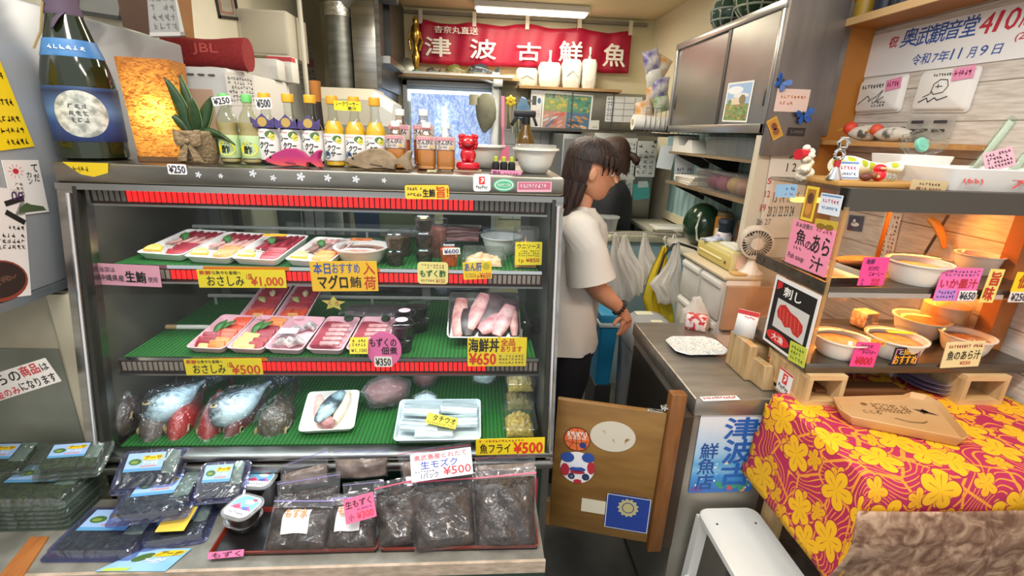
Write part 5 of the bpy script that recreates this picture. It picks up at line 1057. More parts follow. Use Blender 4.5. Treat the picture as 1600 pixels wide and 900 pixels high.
for x,y,s,lab in((-.213,1.40,1.28,'tall brown bottle at the back left of the brown group'),(-.150,1.41,1.30,'tall red brown bottle in front of the window edge'),(-.205,1.275,1.0,'brown bottle in front of the tall back left one, behind the driftwood fish'),(-.128,1.265,1.0,'brown bottle, second from the right'),(-.080,1.265,1.0,'brown bottle, rightmost beside the red lion')):
 t=bottle('tea_bottle',lab,x,y,.0232*(1+(s-1)*.6),.103*s,M('#c98a44' if s==1 else '#b5622e',.25,c2='#d99c5a' if s==1 else '#c9743a',sc=8),'#e9e6e0',PET,(.50 if s==1 else .52,.80 if s>1 else .78,'#dccfca',ucc),g,.86,tint='#f0e6d8',square=True)
sign('price_tag','white 250 yen tag on the green capped bottle behind the plant','price tag',(331,152),(360,149),(333,166),(0,1.245,0),n_,'#e6e2de',[('¥250',.08,.14,.92,.86,'#2a2a34',.03)],shape='round')
sign('price_tag','white 500 yen tag on the cap of a purple collared bottle','price tag',(399,153),(424,152),(400,171),(0,1.262,0),n_,'#e6e2de',[('¥500',.08,.14,.92,.86,'#2a2a34',.03)],shape='round')
sign('price_card','yellow handwritten card laid on the middle yellow juice bottle','price card',(521,157),(563,159),(523,172),(0,1.262,0),n_,'#ecd92a',[('シークワーサー',.06,.48,.92,.94,BK,.012),('果汁',.5,.06,.84,.44,BK,.01)])
sg_=MB().cyl((0,0,0),(0,0,.05),.0125,.014,16);sg_.build('wooden_stopper',M('#a86a26',.5),label='round brown wooden stopper behind the third purple collared bottle',cat='stopper',loc=(-.418,1.36,ZS+.155));MB().cyl((0,0,0),(0,0,.155),.018,.012,16).build('dark_bottle',M('#2a2420',.2),label='dark bottle under the wooden stopper',cat='bottle',loc=(-.418,1.36,ZS))
def flatfish(name,label,x0,x1,z0,z1,y,mat,mat2,tailside=1):
 w,h=x1-x0,z1-z0;t=thing(name,label,'ornament',((x0+x1)/2,y,z0))
 up=[(-.5,.34),(-.42,.5),(-.30,.72),(-.12,.95),(.05,.98),(.18,.80),(.27,.52),(.34,.60),(.47,.95),(.5,.9),(.455,.5),(.5,.06),(.46,.02),(.34,.30),(.26,.28),(.24,.04),(.1,.10),(-.1,.06),(-.2,.02),(-.35,.12),(-.46,.24)]
 P=[(a*w*tailside,b_*h)for a,b_ in up]
 m=MB();m.loft([[V((x*k+(1-k)*0,yy,z*k+h*.45*(1-k)))for x,z in P]for k,yy in((.90,-.013),(.97,-.009),(1,0),(.97,.009),(.90,.013))]);m.build('body',mat,t)
 m=MB();m.sph((-.36*w*tailside,-.0125,h*.50),(.003,.002,.003),8,6);m.build('eye',BLACK,t)
 m=MB();m.prism([(-.12*w,.30*h),(.06*w,.22*h),(-.02*w,.46*h)],-.0015,.0015);m.build('side_fin',mat2,t,rot=(PI/2,0,0),loc=(0,-.0145,0))
def pinkm(nt,N,L,b):
 tc=N('TexCoord');sp=N('SeparateXYZ');L(tc.outputs['Object'],sp.inputs[0]);r=ramp(N,[(.0,'#d9604a'),(.35,'#c2385a'),(.6,'#a82a68')]);mu=N('Math',operation='MULTIPLY');mu.inputs[1].default_value=22;L(sp.outputs['Z'],mu.inputs[0]);L(mu.outputs[0],r.inputs[0]);L(r.outputs[0],b.inputs['Base Color']);b.inputs['Roughness'].default_value=.4
flatfish('fish_ornament','pink and red fish ornament in front of the juice bottles',PY(413,250,1.21).x,PY(505,250,1.21).x,ZS,PY(460,231,1.21).z,1.212,NODES('pink fish',pinkm),M('#b5325a',.4))
flatfish('fish_ornament','grey brown dried fish ornament in front of the brown bottles',PY(538,250,1.212).x,PY(646,250,1.212).x,ZS,PY(600,231,1.212).z,1.213,M('#9a8468',.7,c2='#7d6a52',sc=40,bump=.4),M('#8a745a',.7))
STARM=[(.012*(1 if k%2==0 else .42)*math.cos(PI*k/5),.012*(1 if k%2==0 else .42)*math.sin(PI*k/5))for k in range(10)]
MB().prism(STARM,0,.004).build('starfish',M('#d9d2a0',.6),label='tiny pale starfish at the foot of the brown bottles',cat='starfish',loc=(-.112,1.205,ZS+.0005))
rl_=thing('lion_figurine','glossy red guardian lion figurine sitting on a red cushion','figurine',(-.024,1.262,ZS))
RG=M('#b8101c',.2,c2='#c8182a',sc=8)
MB().bb((-.034,-.028,0),(.034,.028,.004)).build('wood_plinth',M('#a89078',.5),rl_)
m=MB();m.loft([[V((x,y,z))for x,y in rrect(.060*k,.046*k,.02,5)]for k,z in((.8,.004),(1,.010),(1,.018),(.85,.023))]);m.build('cushion',RG,rl_)
m=MB();m.sph((0,0,.040),(.020,.017,.020),18,12);m.sph((-.009,-.012,.028),(.007,.009,.007),10,8);m.sph((.009,-.012,.028),(.007,.009,.007),10,8);m.cyl((-.009,-.012,.030),(-.012,-.006,.050),.006,.007,10);m.cyl((.009,-.012,.030),(.012,-.006,.050),.006,.007,10);m.build('body',RG,rl_)
m=MB();m.sph((0,-.004,.072),(.018,.016,.017),18,12);m.sph((0,-.016,.068),(.011,.008,.009),12,8);m.build('head',RG,rl_)
for s in(-1,1):
 MB().sph((s*.013,-.002,.086),(.006,.005,.006),10,6).build('ear',RG,rl_);MB().sph((s*.007,-.0185,.076),.0032,8,6).build('eye',M('#e9c9c0',.2),rl_)
 for k in range(4):MB().sph((s*(.017+.002*(k%2)),.0,.060+.008*k),.0065,8,6).build('mane_curl',RG,rl_)
m=MB();m.tube([(-.008,-.0232,.0655),(0,-.0245,.0640),(.008,-.0232,.0655)],.0012,6);m.build('mouth',M('#4a0a10',.4),rl_)
g='row of little black bottles'
for k in range(3):
 t=thing('sauce_bottle',('left','middle','right')[k]+' little black bottle with a green cap behind the pink card','bottle',(.046+.020*k,1.245,ZS),0,g)
 MB().lathe([(.009,0),(.0095,.002),(.0095,.024),(.005,.029)],n=16).build('bottle_body',M('#1a1c1a',.3),t);MB().lathe([(.0058,.028),(.0058,.038),(.004,.04),(.001,.0405)],n=12).build('cap',M('#a9b53a',.4),t)
pcs=sign('price_card','small pink strip card in front of the little black bottles','price card',(767,265),(814,267),(768,275),(0,1.222,0),n_,'#e892b4',[('国内',.06,.2,.30,.85,'#5a3a5a',.02)],decor=scrib(.4,.3,.9,.8,'#a85a80',1,5,3))
def wbowl(label,x,y,r,h):
 t=thing('mixing_bowl',label,'bowl',(x,y,ZS),0,'white mixing bowls on the case');MB().lathe([(r*.50,0),(r*.56,.003),(r*.74,h*.35),(r*.92,h*.92),(r*1.05,h*.93),(r*1.05,h),(r*.97,h),(r*.70,h*.36),(r*.5,.006)],n=40).build('bowl_body',M('#e9e6da',.3,sss=.2),t);return t
wbowl('white bowl at the right end of the case top',.150,1.285,.058,.062);wbowl('white bowl behind the red lion figurine',.015,1.40,.060,.062)
MB().lathe([(.052,0),(.0535,.002),(.0535,.006),(.051,.008)],n=36).build('bowl_lid',CLEAR('#f6f6f2',.12,.1,milk=.2),label='clear lid lying on the right white bowl',cat='lid',loc=(.150,1.285,ZS+.063))
# kitchen behind
struct('wall_kitchen',MB().bb((-1.5,1.95,0),(-1.15,YB,CZ)),M('#e9e4d2',.75,c2='#e2dcc6',sc=2))
KN=(1,0,0);KW=(-1.149,0,0)
pframe('small dark framed certificate hanging on the left kitchen wall',(333,-28),(366,-20),(338,28),KW,KN,'#2c2524','#d9d2c4',dec=many(rect_d(.18,.16,.82,.84,'#d98a72'),rect_d(.25,.22,.75,.78,'#e6e0d2',.0006),scrib(.3,.35,.7,.65,'#6a6a62',2,3,3)))
bk=thing('breaker_box','beige metal breaker box mounted on the left kitchen wall','electrical box')
a,b_=PY(392,12,2.62),PY(451,88,2.62)
MB().bb((-1.15,2.64,b_.z),(b_.x,2.92,a.z),bev=.004).build('box_body',M('#cbc6b6',.5),bk);MB().bb((-1.13,2.634,b_.z+.01),(b_.x-.008,2.641,a.z-.01),bev=.003).build('box_door',M('#bfb9a8',.5),bk)
m=MB();x=b_.x+.03;m.tube([(x,2.75,CZ),(x,2.75,2.1),(x,2.75,1.6)],.012,10);m.build('conduit_pipe',M('#d2cec0',.5),label='white conduit pipe running down beside the breaker box',cat='pipe')
sign('wall_poster','tall pale poster with faint red text on the left kitchen wall','poster',(456,18),(491,32),(463,172),KW,KN,'#e4ddcf',[],decor=many(scrib(.15,.84,.6,.9,'#c2505a',1,5,3),scrib(.15,.2,.85,.8,'#9a948a',12,5,4),rect_d(.55,.46,.9,.56,'#d98a9a'),scrib(.6,.3,.9,.44,'#5a6ab8',2,3,5)))
dc=thing('exhaust_duct','grey metal exhaust duct with an elbow beside the range hood','duct')
DM=M('#8b8d88',.4,.75,c2='#777973',sc=9,st=(1,1,4));xd,yd=PY(533,80,3.2).x,3.2
MB().cyl((xd,yd,1.35),(xd,yd,2.09),.075,n=28).build('pipe',DM,dc);MB().cyl((xd,yd,2.09),(xd,yd,2.16),.079,n=28).build('foil_joint',M('#c9c9c4',.25,.9,bump=.6,sc=40),dc)
m=MB();m.tube([(xd+.16*math.sin(PI/2*k/8)*1.0,yd,2.15+.10*(1-math.cos(PI/2*k/8))*0+.11*math.sin(PI/2*k/8))for k in range(9)][:4]+[(xd+.07,yd,2.235),(xd+.16,yd,2.245),(xd+.34,yd,2.245)],.072,20);m.build('elbow',DM,dc)
hd=thing('range_hood','stainless range hood in the corner beside the duct','range hood')
x0h,x1h=PY(552,45,3.2).x,PY(606,60,3.2).x
MB().bb((x0h,3.15,1.62),(x1h-.06,3.9,2.18),bev=.004).build('hood_box',STEEL,hd);MB().bb((x1h-.06,3.14,1.72),(x1h-.035,3.9,2.30)).build('side_flange',STEELD,hd);MB().bb((x1h-.04,3.3,1.90),(x1h,3.9,2.30)).build('dark_filter',M('#3c3e3c',.4,.5),hd);MB().bb((x1h-.05,3.2,1.86),(x1h+.01,3.9,1.90)).build('lip',STEEL,hd)
fr_=thing('machine','wide beige kitchen machine with a rounded lid behind the juice bottles','kitchen machine')
a,b_=PY(497,133,2.7),PY(612,172,2.7);BE=M('#c9c3b0',.5)
m=MB();m.loft([[V((x,y,z))for y,z in((2.7,1.50),(2.7,a.z-.06),(2.74,a.z-.005),(2.85,a.z),(3.05,a.z),(3.05,1.50))]for x in(a.x,b_.x-.10)]);m.build('lid',BE,fr_)
m=MB();m.loft([[V((x,y,z))for y,z in((2.7,1.50),(2.7,zt_-.05),(2.76,zt_),(3.05,zt_),(3.05,1.50))]for x,zt_ in((b_.x-.10,a.z-.01),(b_.x,a.z-.07))]);m.build('end_cap',M('#d6d6d2',.45),fr_)
MB().bb((a.x-.02,2.69,1.42),(b_.x+.02,3.06,1.50)).build('body_top',M('#9d9a90',.4,.5),fr_);MB().bb((a.x,2.70,0),(b_.x,3.05,1.42)).build('body',M('#b5afa0',.5),fr_)
ZW=1.8625
GOLD=M('#c9a24a',.2,.9)
tr=thing('trophy','tall gold trophy with a winged figure on the wall shelf','trophy',(PY(650,97,3.82).x,3.82,ZW))
MB().lathe([(.028,0),(.03,.002),(.03,.03),(.012,.035)],n=16).build('base',M('#5f9a84',.4),tr)
MB().lathe([(.010,.035),(.022,.07),(.030,.12),(.016,.16),(.010,.19),(.022,.22),(.034,.25),(.030,.30),(.014,.33),(.018,.35),(.012,.37),(.001,.38)],n=20).build('gold_column',GOLD,tr)
for s in(-1,1):m=MB();m.tube([(s*.028,0,.16),(s*.045,0,.22),(s*.034,0,.28)],[.008,.010,.004],8);m.build('wing',GOLD,tr)
MB().lathe([(.001,0),(.05,.004),(.055,.012),(.04,.016),(.001,.018)],n=28).build('silver_medal',M('#a9a89a',.3,.8),label='round silver medal plate standing left of the trophy on the shelf',cat='medal',loc=(PY(636,92,3.84).x,3.83,ZW+.055),rot=(PI/2-.15,0,0))
m=MB();m.box((0,0,.035),(.02,.03,.07),bev=.003);m.build('shelf_ornament',M('#b5b2a4',.4),label='small pale ornament at the far left end of the wall shelf',cat='ornament',loc=(PY(622,95,3.85).x,3.86,ZW))
def shelf_fish(lab,px,L_,H_,back,belly):
 x=PY(px,100,3.80).x;fish('fish_model',lab,(x-L_/2,3.81,ZW+H_*.5),(x+L_/2,3.81,ZW+H_*.5),H_,H_*.6,back,belly,bag=False,group='fish models on the wall shelf',cat='fish model')
shelf_fish('small grey fish model at the left of the wall shelf',676,.10,.05,'#4a4a48','#cfcabb');shelf_fish('olive and silver fish model in the middle of the wall shelf',714,.17,.075,'#6a6a34','#cfc8ae');shelf_fish('dark blue backed fish model at the right of the wall shelf',755,.22,.085,'#23303c','#b9c2c4')
ZL=1.8185
for k,(p0,p1,pt_,lab,s)in enumerate(((806,840,106,'short wrapped stack of white foam bowls at the left of the lower board',0),(841,876,97,'white plastic bag of foam boxes with a tied top',1),(878,908,92,'wrapped upright stack of white foam trays',0),(909,932,92,'narrow tied white bag at the right end of the lower board',1))):
 xa_,xb_2=PY(p0,135,3.78).x,PY(p1,135,3.78).x;zt_=PY((p0+p1)/2,pt_,3.78).z;w=xb_2-xa_;h=zt_-ZL
 t=thing('foam_stack',lab,'bag',((xa_+xb_2)/2,3.84,ZL+.001),0,'wrapped white packs on the lower board')
 PW=M('#e9e7df',.35,bump=.5,sc=28)
 m=MB();m.loft([ring(rrect(w*.82,.10,.02),0),ring(rrect(w*.95,.12,.025),h*.2),ring(rrect(w*.98,.12,.025),h*.85),ring(rrect(w*.80,.09,.02),h)]);m.build('wrapping',PW,t)
 if s:m=MB();m.tube([(0,0,h-.005),(.004,0,h+.035),(.002,0,h+.085)],[.018,.007,.011],10);m.build('tied_top',PW,t)
 else:
  m=MB();m.tube([(-w*.3,-.062,h*.4),(0,-.066,h*.62),(w*.3,-.062,h*.4)],.003,6);m.build('fold',PW,t)
MB().bb((PY(768,150,3.8).x,3.78,0),(PY(780,150,3.8).x,3.84,1.90),bev=.004).build('door_post',M('#c9ccce',.4,.3),label='pale aluminium door post right of the window',cat='post')
m=MB();m.box((0,0,0),(.07,.05,.05),bev=.006);m.cyl((-.03,0,.0),(-.14,0,.03),.010,n=10);m.build('door_closer',M('#cfd1d0',.4,.4),label='small white door closer arm above the window',cat='door closer',loc=(PY(778,130,3.72).x,3.75,PY(778,130,3.75).z))
cp_=thing('cloth_hat','grey green cloth hat hanging in front of the window','hat',(PY(757,175,3.7).x,3.7,PY(757,146,3.7).z))
m=MB();m.loft([[V(((.075*math.cos(a))*s+dx_,.035*math.sin(a)*s,z))for a in[2*PI*i/20 for i in range(20)]]for s,z,dx_ in((.35,0,.01),(.85,-.03,.005),(1.0,-.10,.01),(.92,-.17,.015),(.55,-.23,.01),(.12,-.27,.0))]);m.build('crown',M('#8a8a78',.8,c2='#7b7c6a',sc=14,bump=.4),cp_)
m=MB();m.loft([[V((-.075+.035*math.cos(a),.02*math.sin(a),z))for a in[2*PI*i/12 for i in range(12)]]for z in(-.01,-.05,-.08)]);m.build('brim',M('#b5b398',.8),cp_)
hk=thing('hanging_tools','cluster of dark utensils hanging right of the window','utensils',(PY(808,190,3.6).x,3.6,PY(808,190,3.6).z))
for k in range(6):
 m=MB();x=-.07+.03*k;m.tube([(x,0,.14-.01*(k%3)),(x+.006,0,.02),(x+.012,-.005,-.05-.03*(k%3))],[.004,.006,.014],8);m.build('utensil',M(('#4a4a46','#8a8a84','#5a6a4a')[k%3],.4,.3),hk)
MB().bb((-.10,.01,.135),(.10,.02,.15)).build('hook_bar',STEELD,hk)
fl=thing('paper_flower','yellow paper flower above the hanging utensils','flower',(PY(798,158,3.55).x,3.55,PY(798,158,3.55).z))
for k in range(6):a=PI*k/3;leaf(fl,.0,0,0,.04,.03,0,M('#e9d23a',.6),'petal',0).rotation_euler=(PI/2,a,0)
MB().sph((0,-.006,0),.010,10,6).build('flower_centre',M('#d9a82a',.6),fl)
m=MB();m.loft([[V((x*k,0,z*k))+V((0,y,0))for x,z in((-.05,-.07),(.05,-.07),(.055,.0),(.02,.07),(-.01,.08),(-.045,.0))]for k,y in((.9,-.02),(1,0),(.9,.02))]);m.build('blue_pouch',M('#7fa6c9',.6,c2='#5f8ab8',sc=12),label='pale blue pouch hanging beside the yellow paper flower',cat='pouch',loc=(PY(816,170,3.6).x,3.58,PY(816,170,3.6).z))
pcx=PY(787,215,2.6);pc=thing('dust_pan','pink plastic dustpan with a long handle hanging behind the case','dustpan',(pcx.x,2.6,pcx.z))
m=MB();m.tube([(-.010,0,.20),(-.006,0,.05),(.0,0,-.05)],.009,8);m.build('handle',M('#e08aa8',.4),pc);m=MB();m.prism([(-.03,-.16),(.035,-.16),(.028,-.04),(-.02,-.04)],-.006,.006);m.build('pan',M('#d9708f',.4),pc,rot=(PI/2,0,0))
sy=thing('spray_bottle','amber spray bottle with a black trigger behind the white bowl','spray bottle',(PY(820,235,1.98).x,1.98,1.378))
MB().lathe([(.034,0),(.036,.01),(.036,.07),(.030,.11),(.014,.14),(.013,.155)],n=20).build('bottle_body',M('#6a4a12',.15,c2='#7f5c1a',sc=6),sy)
m=MB();m.cyl((0,0,.15),(0,0,.175),.016,n=14);m.box((-.006,0,.188),(.085,.022,.024),bev=.005);m.box((.034,0,.165),(.010,.014,.045),bev=.003,R=Matrix.Rotation(-.4,4,'Y'));m.box((-.045,0,.165),(.014,.016,.05),bev=.003,R=Matrix.Rotation(.5,4,'Y'));m.build('trigger_head',M('#1c1c1c',.4),sy)
MB().lathe([(.0365,.02),(.0368,.022),(.0368,.06),(.0365,.062)],n=20,caps=(False,False)).build('bottle_label',M('#b9a878',.5),sy)
sbk=thing('spray_shelf','thin steel shelf behind the case holding the spray bottle','shelf');MB().bb((.10,1.94,1.365),(.24,2.04,1.377)).build('board',STEEL,sbk);MB().bb((.20,1.98,.86-.001),(.215,2.0,1.365)).build('post',STEELD,sbk)
pn=thing('steel_cupboard','row of steel wall cupboards on the back wall behind the women','cupboard')
xa_,xb_2=PY(684+146,140,3.75).x,1.31
MB().bb((xa_,3.76,1.535),(xb_2,YB-.002,1.795),bev=.003).build('cupboard_body',M('#9b9b96',.35,.8,c2='#83837e',sc=3),pn);MB().bb((xa_-.01,3.74,1.515),(xb_2,3.78,1.535)).build('bottom_lip',STEELD,pn)
for k in range(1,3):MB().bb((xa_+(xb_2-xa_)*k/3-.004,3.754,1.54),(xa_+(xb_2-xa_)*k/3+.004,3.762,1.79)).build('door_gap',M('#4a4a48',.5),pn)
BP=(0,3.7595,0)
def fishposter(t,cols,w,h):
 rect_d(.03,.04,.97,.96,'#c9d0c4',.0001)(t,cols,w,h);rect_d(.03,.5,.5,.96,'#8a9a6a',.0002)(t,cols,w,h);rect_d(.5,.5,.97,.96,'#5a8a78',.0002)(t,cols,w,h);rect_d(.03,.04,.5,.5,'#b58a80',.0002)(t,cols,w,h);rect_d(.5,.04,.97,.5,'#51708f',.0002)(t,cols,w,h)
 R=random.Random(3)
 for k in range(34):oval_d(R.uniform(.1,.45),R.uniform(.56,.9),.05,.05,R.choice(['#a9ac62','#7a9a5a','#bfae5a','#8aa070']),.0003+k*1e-5,8)(t,cols,w,h)
 for k in range(24):oval_d(R.uniform(.55,.93),R.uniform(.56,.9),.05,.04,R.choice(['#4f8a68','#3f7a6e','#a8a05a','#6aa088']),.0003+k*1e-5,8)(t,cols,w,h)
 for k in range(16):oval_d(R.uniform(.08,.45),R.uniform(.1,.45),.07,.035,R.choice(['#c2665a','#cfa598','#b9c4cf','#5f7490']),.0003+k*1e-5,8,rot=.5)(t,cols,w,h)
 for k in range(14):oval_d(R.uniform(.56,.92),R.uniform(.1,.45),.08,.03,R.choice(['#c9884f','#6a8ab0','#3a5068','#cfae8f']),.0003+k*1e-5,8,rot=-.3)(t,cols,w,h)
sign('photo_poster','colourful photo poster of fish and sea on the steel cupboard','poster',(847,143),(925,149),(847,201),BP,(0,-1,0),'#e6e6e2',[('いまいゆ',.06,.84,.48,.97,'#2a5a8a',.02)],decor=fishposter)
sign('paper_notice','white notice left of the colourful photo poster on the cupboard','notice',(829,141),(846,142),(829,200),(0,3.7585,0),(0,-1,0),'#d9d9d8',[],decor=many(rect_d(.1,.62,.5,.86,'#4a4c50'),scrib(.1,.3,.9,.5,'#c9707a',3,3,3),oval_d(.75,.74,.16,.08,'#3a6a9a')))
sign('schedule_sheet','white schedule grid sheet on the steel cupboard behind the women','schedule',(947,150),(1003,152),(946,190),BP,(0,-1,0),'#dfe2e6',[],decor=many(*[line_d([(x,.04),(x,.96)],'#8a94a4',.025)for x in(.2,.5,.8)],*[line_d([(.02,y),(.98,y)],'#8a94a4',.025)for y in(.25,.5,.75)],scrib(.03,.05,.18,.95,'#6a74a0',8,2,3)))
sign('paper_note','small white note at the lower right of the photo poster','notice',(921,188),(936,188),(921,204),(0,3.757,0),(0,-1,0),'#dcdcd8',[],decor=scrib(.3,.2,.9,.5,'#6a6a6a',1,2,3))
struct('trim_2',MB().bb((.62,3.985,.8),(1.31,3.999,1.515)),M('#8d8d88',.4,.5))
cab=thing('grey_cabinet','grey steel cabinet behind the woman in white','cabinet',(0,0,0));a,b_=PY(881,209,3.3),PY(928,210,3.3);MB().bb((a.x,3.32,.0),(.738,3.97,a.z),bev=.004).build('body',M('#7b7d7c',.4,.6),cab);MB().bb((a.x+.01,3.31,.8),(.728,3.321,a.z-.03)).build('door',M('#848685',.4,.6),cab)
fg=thing('refrigerator','tall steel refrigerator covered with papers behind the women','refrigerator')
a,b_=PY(931,207,3.28),PY(1030,210,3.28);FS=M('#8f908b',.35,.7,c2='#83847f',sc=3)
MB().bb((a.x,3.30,.05),(b_.x,3.95,a.z),bev=.004).build('body',FS,fg);MB().bb((a.x+.006,3.282,.84),(b_.x-.004,3.30,a.z-.01),bev=.004).build('upper_door',FS,fg);MB().bb((a.x+.006,3.282,.08),(b_.x-.004,3.30,.82),bev=.004).build('lower_door',FS,fg);MB().bb((b_.x-.03,3.274,1.46),(b_.x-.012,3.282,1.475)).build('badge',M('#4a4a4a',.4),fg)
MB().bb((a.x+.05,3.272,.82),(b_.x-.04,3.283,.84)).build('door_grip',M('#3a3a38',.4),fg)
FP=(0,3.2805,0)
sign('paper_sheet','white sheet with a small photo on the refrigerator, left of the big grid','sheet',(969,216),(995,216),(968,281),FP,(0,-1,0),'#dcdedd',[],decor=many(scrib(.2,.1,.9,.9,'#9a9ea2',9,4,3),rect_d(.1,.5,.3,.62,'#6a5a4a'),line_d([(.5,.08),(.5,.14)],BK,.02)))
sign('chart_sheet','white chart sheet of small pictures in a grid on the refrigerator','sheet',(995,220),(1028,221),(990,276),FP,(0,-1,0),'#dfe1e0',[],decor=scrib(.06,.06,.94,.94,'#5a5e62',6,3,4,wd=.3))
sign('paper_strip','narrow white strip under the left sheet on the refrigerator','sheet',(977,281),(988,281),(976,325),FP,(0,-1,0),'#d6d8d6',[],decor=scrib(.2,.1,.8,.9,'#9a9ea2',6,2,5))
sign('teal_pocket','teal file pocket with papers fixed to the refrigerator','file pocket',(989,288),(1015,285),(988,313),FP,(0,-1,0),'#4fb3ac',[],decor=many(poly_d([(.3,.75),(.34,1.15),(.9,1.1),(.95,.72)],'#cfe3e0'),line_d([(.7,.3),(.76,.25)],BK,.03)))
# right side of the kitchen
struct('trim_3',MB().bb((XR-.012,1.87,1.02),(XR-.001,3.25,1.53)),NODES('teal boards',lambda nt,N,L,b:(lambda tc,wv,r:(L(tc.outputs['Object'],wv.inputs['Vector']),L(wv.outputs['Fac'],r.inputs[0]),L(r.outputs[0],b.inputs['Base Color'])))(N('TexCoord'),N('TexWave',bands_direction='Y',i_Scale=4.0),ramp(N,[(.0,'#7fa3a6'),(.04,'#7fa3a6'),(.1,'#a5c6c9'),(1,'#a9cacc')]))))
struct('trim_4',MB().bb((XR-.03,1.87,.97),(XR-.001,3.25,1.02)),M('#dcd3b4',.6))
uc=thing('wall_cupboard','large stainless wall cupboard with two sliding doors and a picture','cupboard')
UX,UY0,UY1,UZ0,UZ1=1.062,1.822,2.79,1.527,1.975
MB().bb((UX+.014,UY0,UZ0),(XR-.001,UY1,UZ1)).build('cupboard_body',M('#a9a6a0',.38,.85,c2='#8f8a84',sc=3,st=(1,1,3)),uc)
for a,c in(((UX,UY0,UZ0),(UX+.016,UY1,UZ0+.035)),((UX-.004,UY0-.002,UZ1-.03),(UX+.016,UY1,UZ1)),((UX,UY0,UZ0),(UX+.016,UY0+.022,UZ1)),((UX,UY1-.02,UZ0),(UX+.016,UY1,UZ1))):MB().bb(a,c,bev=.002).build('frame_rail',M('#b5b3ae',.3,.9),uc)
ym=PX(1128,140,UX).y
d1=MB().bb((UX+.004,UY0+.02,UZ0+.035),(UX+.010,ym+.02,UZ1-.03)).build('sliding_door',M('#a5a39d',.3,.85,c2='#8f8d88',sc=2,st=(1,1,2)),uc);d2=MB().bb((UX+.0105,ym,UZ0+.035),(UX+.0165,UY1-.02,UZ1-.03)).build('sliding_door',M('#918f8b',.3,.85,c2='#7f7d79',sc=2,st=(1,1,2)),uc)
MB().bb((UX+.001,ym-.004,UZ0+.035),(UX+.010,ym+.022,UZ1-.03)).build('door_stile',M('#4f4e4b',.4,.7),uc)
p=PX(1194,150,UX);MB().bb((UX+.002,p.y-.008,p.z-.035),(UX+.0045,p.y+.008,p.z+.035),bev=.001).build('finger_pull',M('#55534f',.35,.8),d1);p=PX(1052,160,UX);MB().bb((UX+.0085,p.y-.012,p.z-.035),(UX+.011,p.y+.012,p.z+.035),bev=.001).build('finger_pull',M('#55534f',.35,.8),d2)
def landscape(t,cols,w,h):
 rect_d(.05,.04,.95,.96,'#9cb8dc',.0001)(t,cols,w,h);oval_d(.35,.80,.3,.10,'#e4e6ea',.0002)(t,cols,w,h);oval_d(.6,.66,.3,.06,'#dfe0e2',.0002)(t,cols,w,h);rect_d(.05,.04,.95,.46,'#7d8f5a',.0003)(t,cols,w,h)
 R=random.Random(9)
 for k in range(40):oval_d(R.uniform(.1,.9),R.uniform(.08,.45),.05,.03,R.choice(['#8fa05a','#6a8048','#b5a85a','#c2785a','#5f7a4a']),.0004+k*1e-5,8)(t,cols,w,h)
 poly_d([(.2,.44),(.24,.60),(.6,.62),(.66,.44)],'#d9c9ae',.0008)(t,cols,w,h);oval_d(.68,.56,.12,.12,'#8a7a5a',.0009)(t,cols,w,h);oval_d(.2,.5,.08,.07,'#7a8a5a',.0009)(t,cols,w,h)
mw,w_,h_=frame_px((1139,130),(1180,125),(1128,190),(UX+.003,0,0),LN);card('landscape_print','landscape photo print with a white border on the stainless cupboard door','photo print',mw,w_,h_,'#eceae6',decor=landscape)
MB().bb((UX+.004,1.800,1.45),(1.283,1.8215,2.35)).build('end_panel',M('#95908c',.38,.85,c2='#7f7a78',sc=4,st=(4,1,.6),lo=.3,hi=.7),label='tall stainless end panel with butterfly magnets beside the shelf unit',cat='panel')
EP=(0,1.7988,0)
def butterfly(lab,px,py,s,rz):
 p=PY(px,py,1.797);t=thing('butterfly_magnet',lab,'magnet',p,(PI/2,rz,0),'blue butterfly magnets on the end panel')
 BM=M('#2a6ac2',.35,c2='#1d4a94',sc=60)
 for sgn in(-1,1):
  m=MB();m.prism([(sgn*x*s,y*s)for x,y in((.05,.02),(.35,.55),(.75,.75),(1.0,.55),(.9,.15),(.5,-.02))],0,.002);m.build('upper_wing',BM,t).rotation_euler=(0,sgn*-.35,0)
  m=MB();m.prism([(sgn*x*s,y*s)for x,y in((.05,0),(.5,-.04),(.75,-.25),(.62,-.62),(.35,-.68),(.1,-.35))],0,.002);m.build('lower_wing',BM,t).rotation_euler=(0,sgn*-.35,0)
 m=MB();m.loft([[V((s*.05*math.cos(a),-.5*s+s*1.0*u,.002+s*.06*math.sin(a)))for a in[2*PI*i/8 for i in range(8)]]for u in(0,.3,.6,1)]);m.build('body',BLACK,t)
butterfly('blue butterfly magnet above the pink paper on the end panel',1220,130,.034,.5);butterfly('blue butterfly magnet below the pink paper on the end panel',1255,182,.036,-.25)
sign('pink_paper','pale pink paper with orange text between the butterfly magnets','paper',(1213,138),(1265,140),(1210,174),EP,(0,-1,0),'#e6cabd',[],decor=many(scrib(.12,.55,.92,.76,'#d98a52',1,8,3),scrib(.12,.28,.55,.48,'#d98a52',1,4,4)))
sign('gold_picture_card','tilted gold bordered picture card on the end panel','card',(1197,190),(1213,181),(1208,220),EP,(0,-1,0),'#d2a63e',[],decor=many(rect_d(.1,.08,.9,.92,'#c98a3a'),oval_d(.5,.6,.26,.18,'#7a4a26',.0006),oval_d(.5,.34,.3,.16,'#8a5a30',.0006)))
sign('dark_magnet','small dark printed magnet near the bottom of the end panel','magnet',(1231,199),(1258,200),(1230,212),EP,(0,-1,0),'#2f2826',[],decor=scrib(.15,.3,.9,.7,'#a89a90',2,8,3))
CP=(0,1.8235,0)
mw,w_,h_=frame_px((1212,222),(1275,222),(1180,372),(0,1.8195,0),(0,-1,0))
x_=lambda*a:UVB(mw,w_,h_,*a)
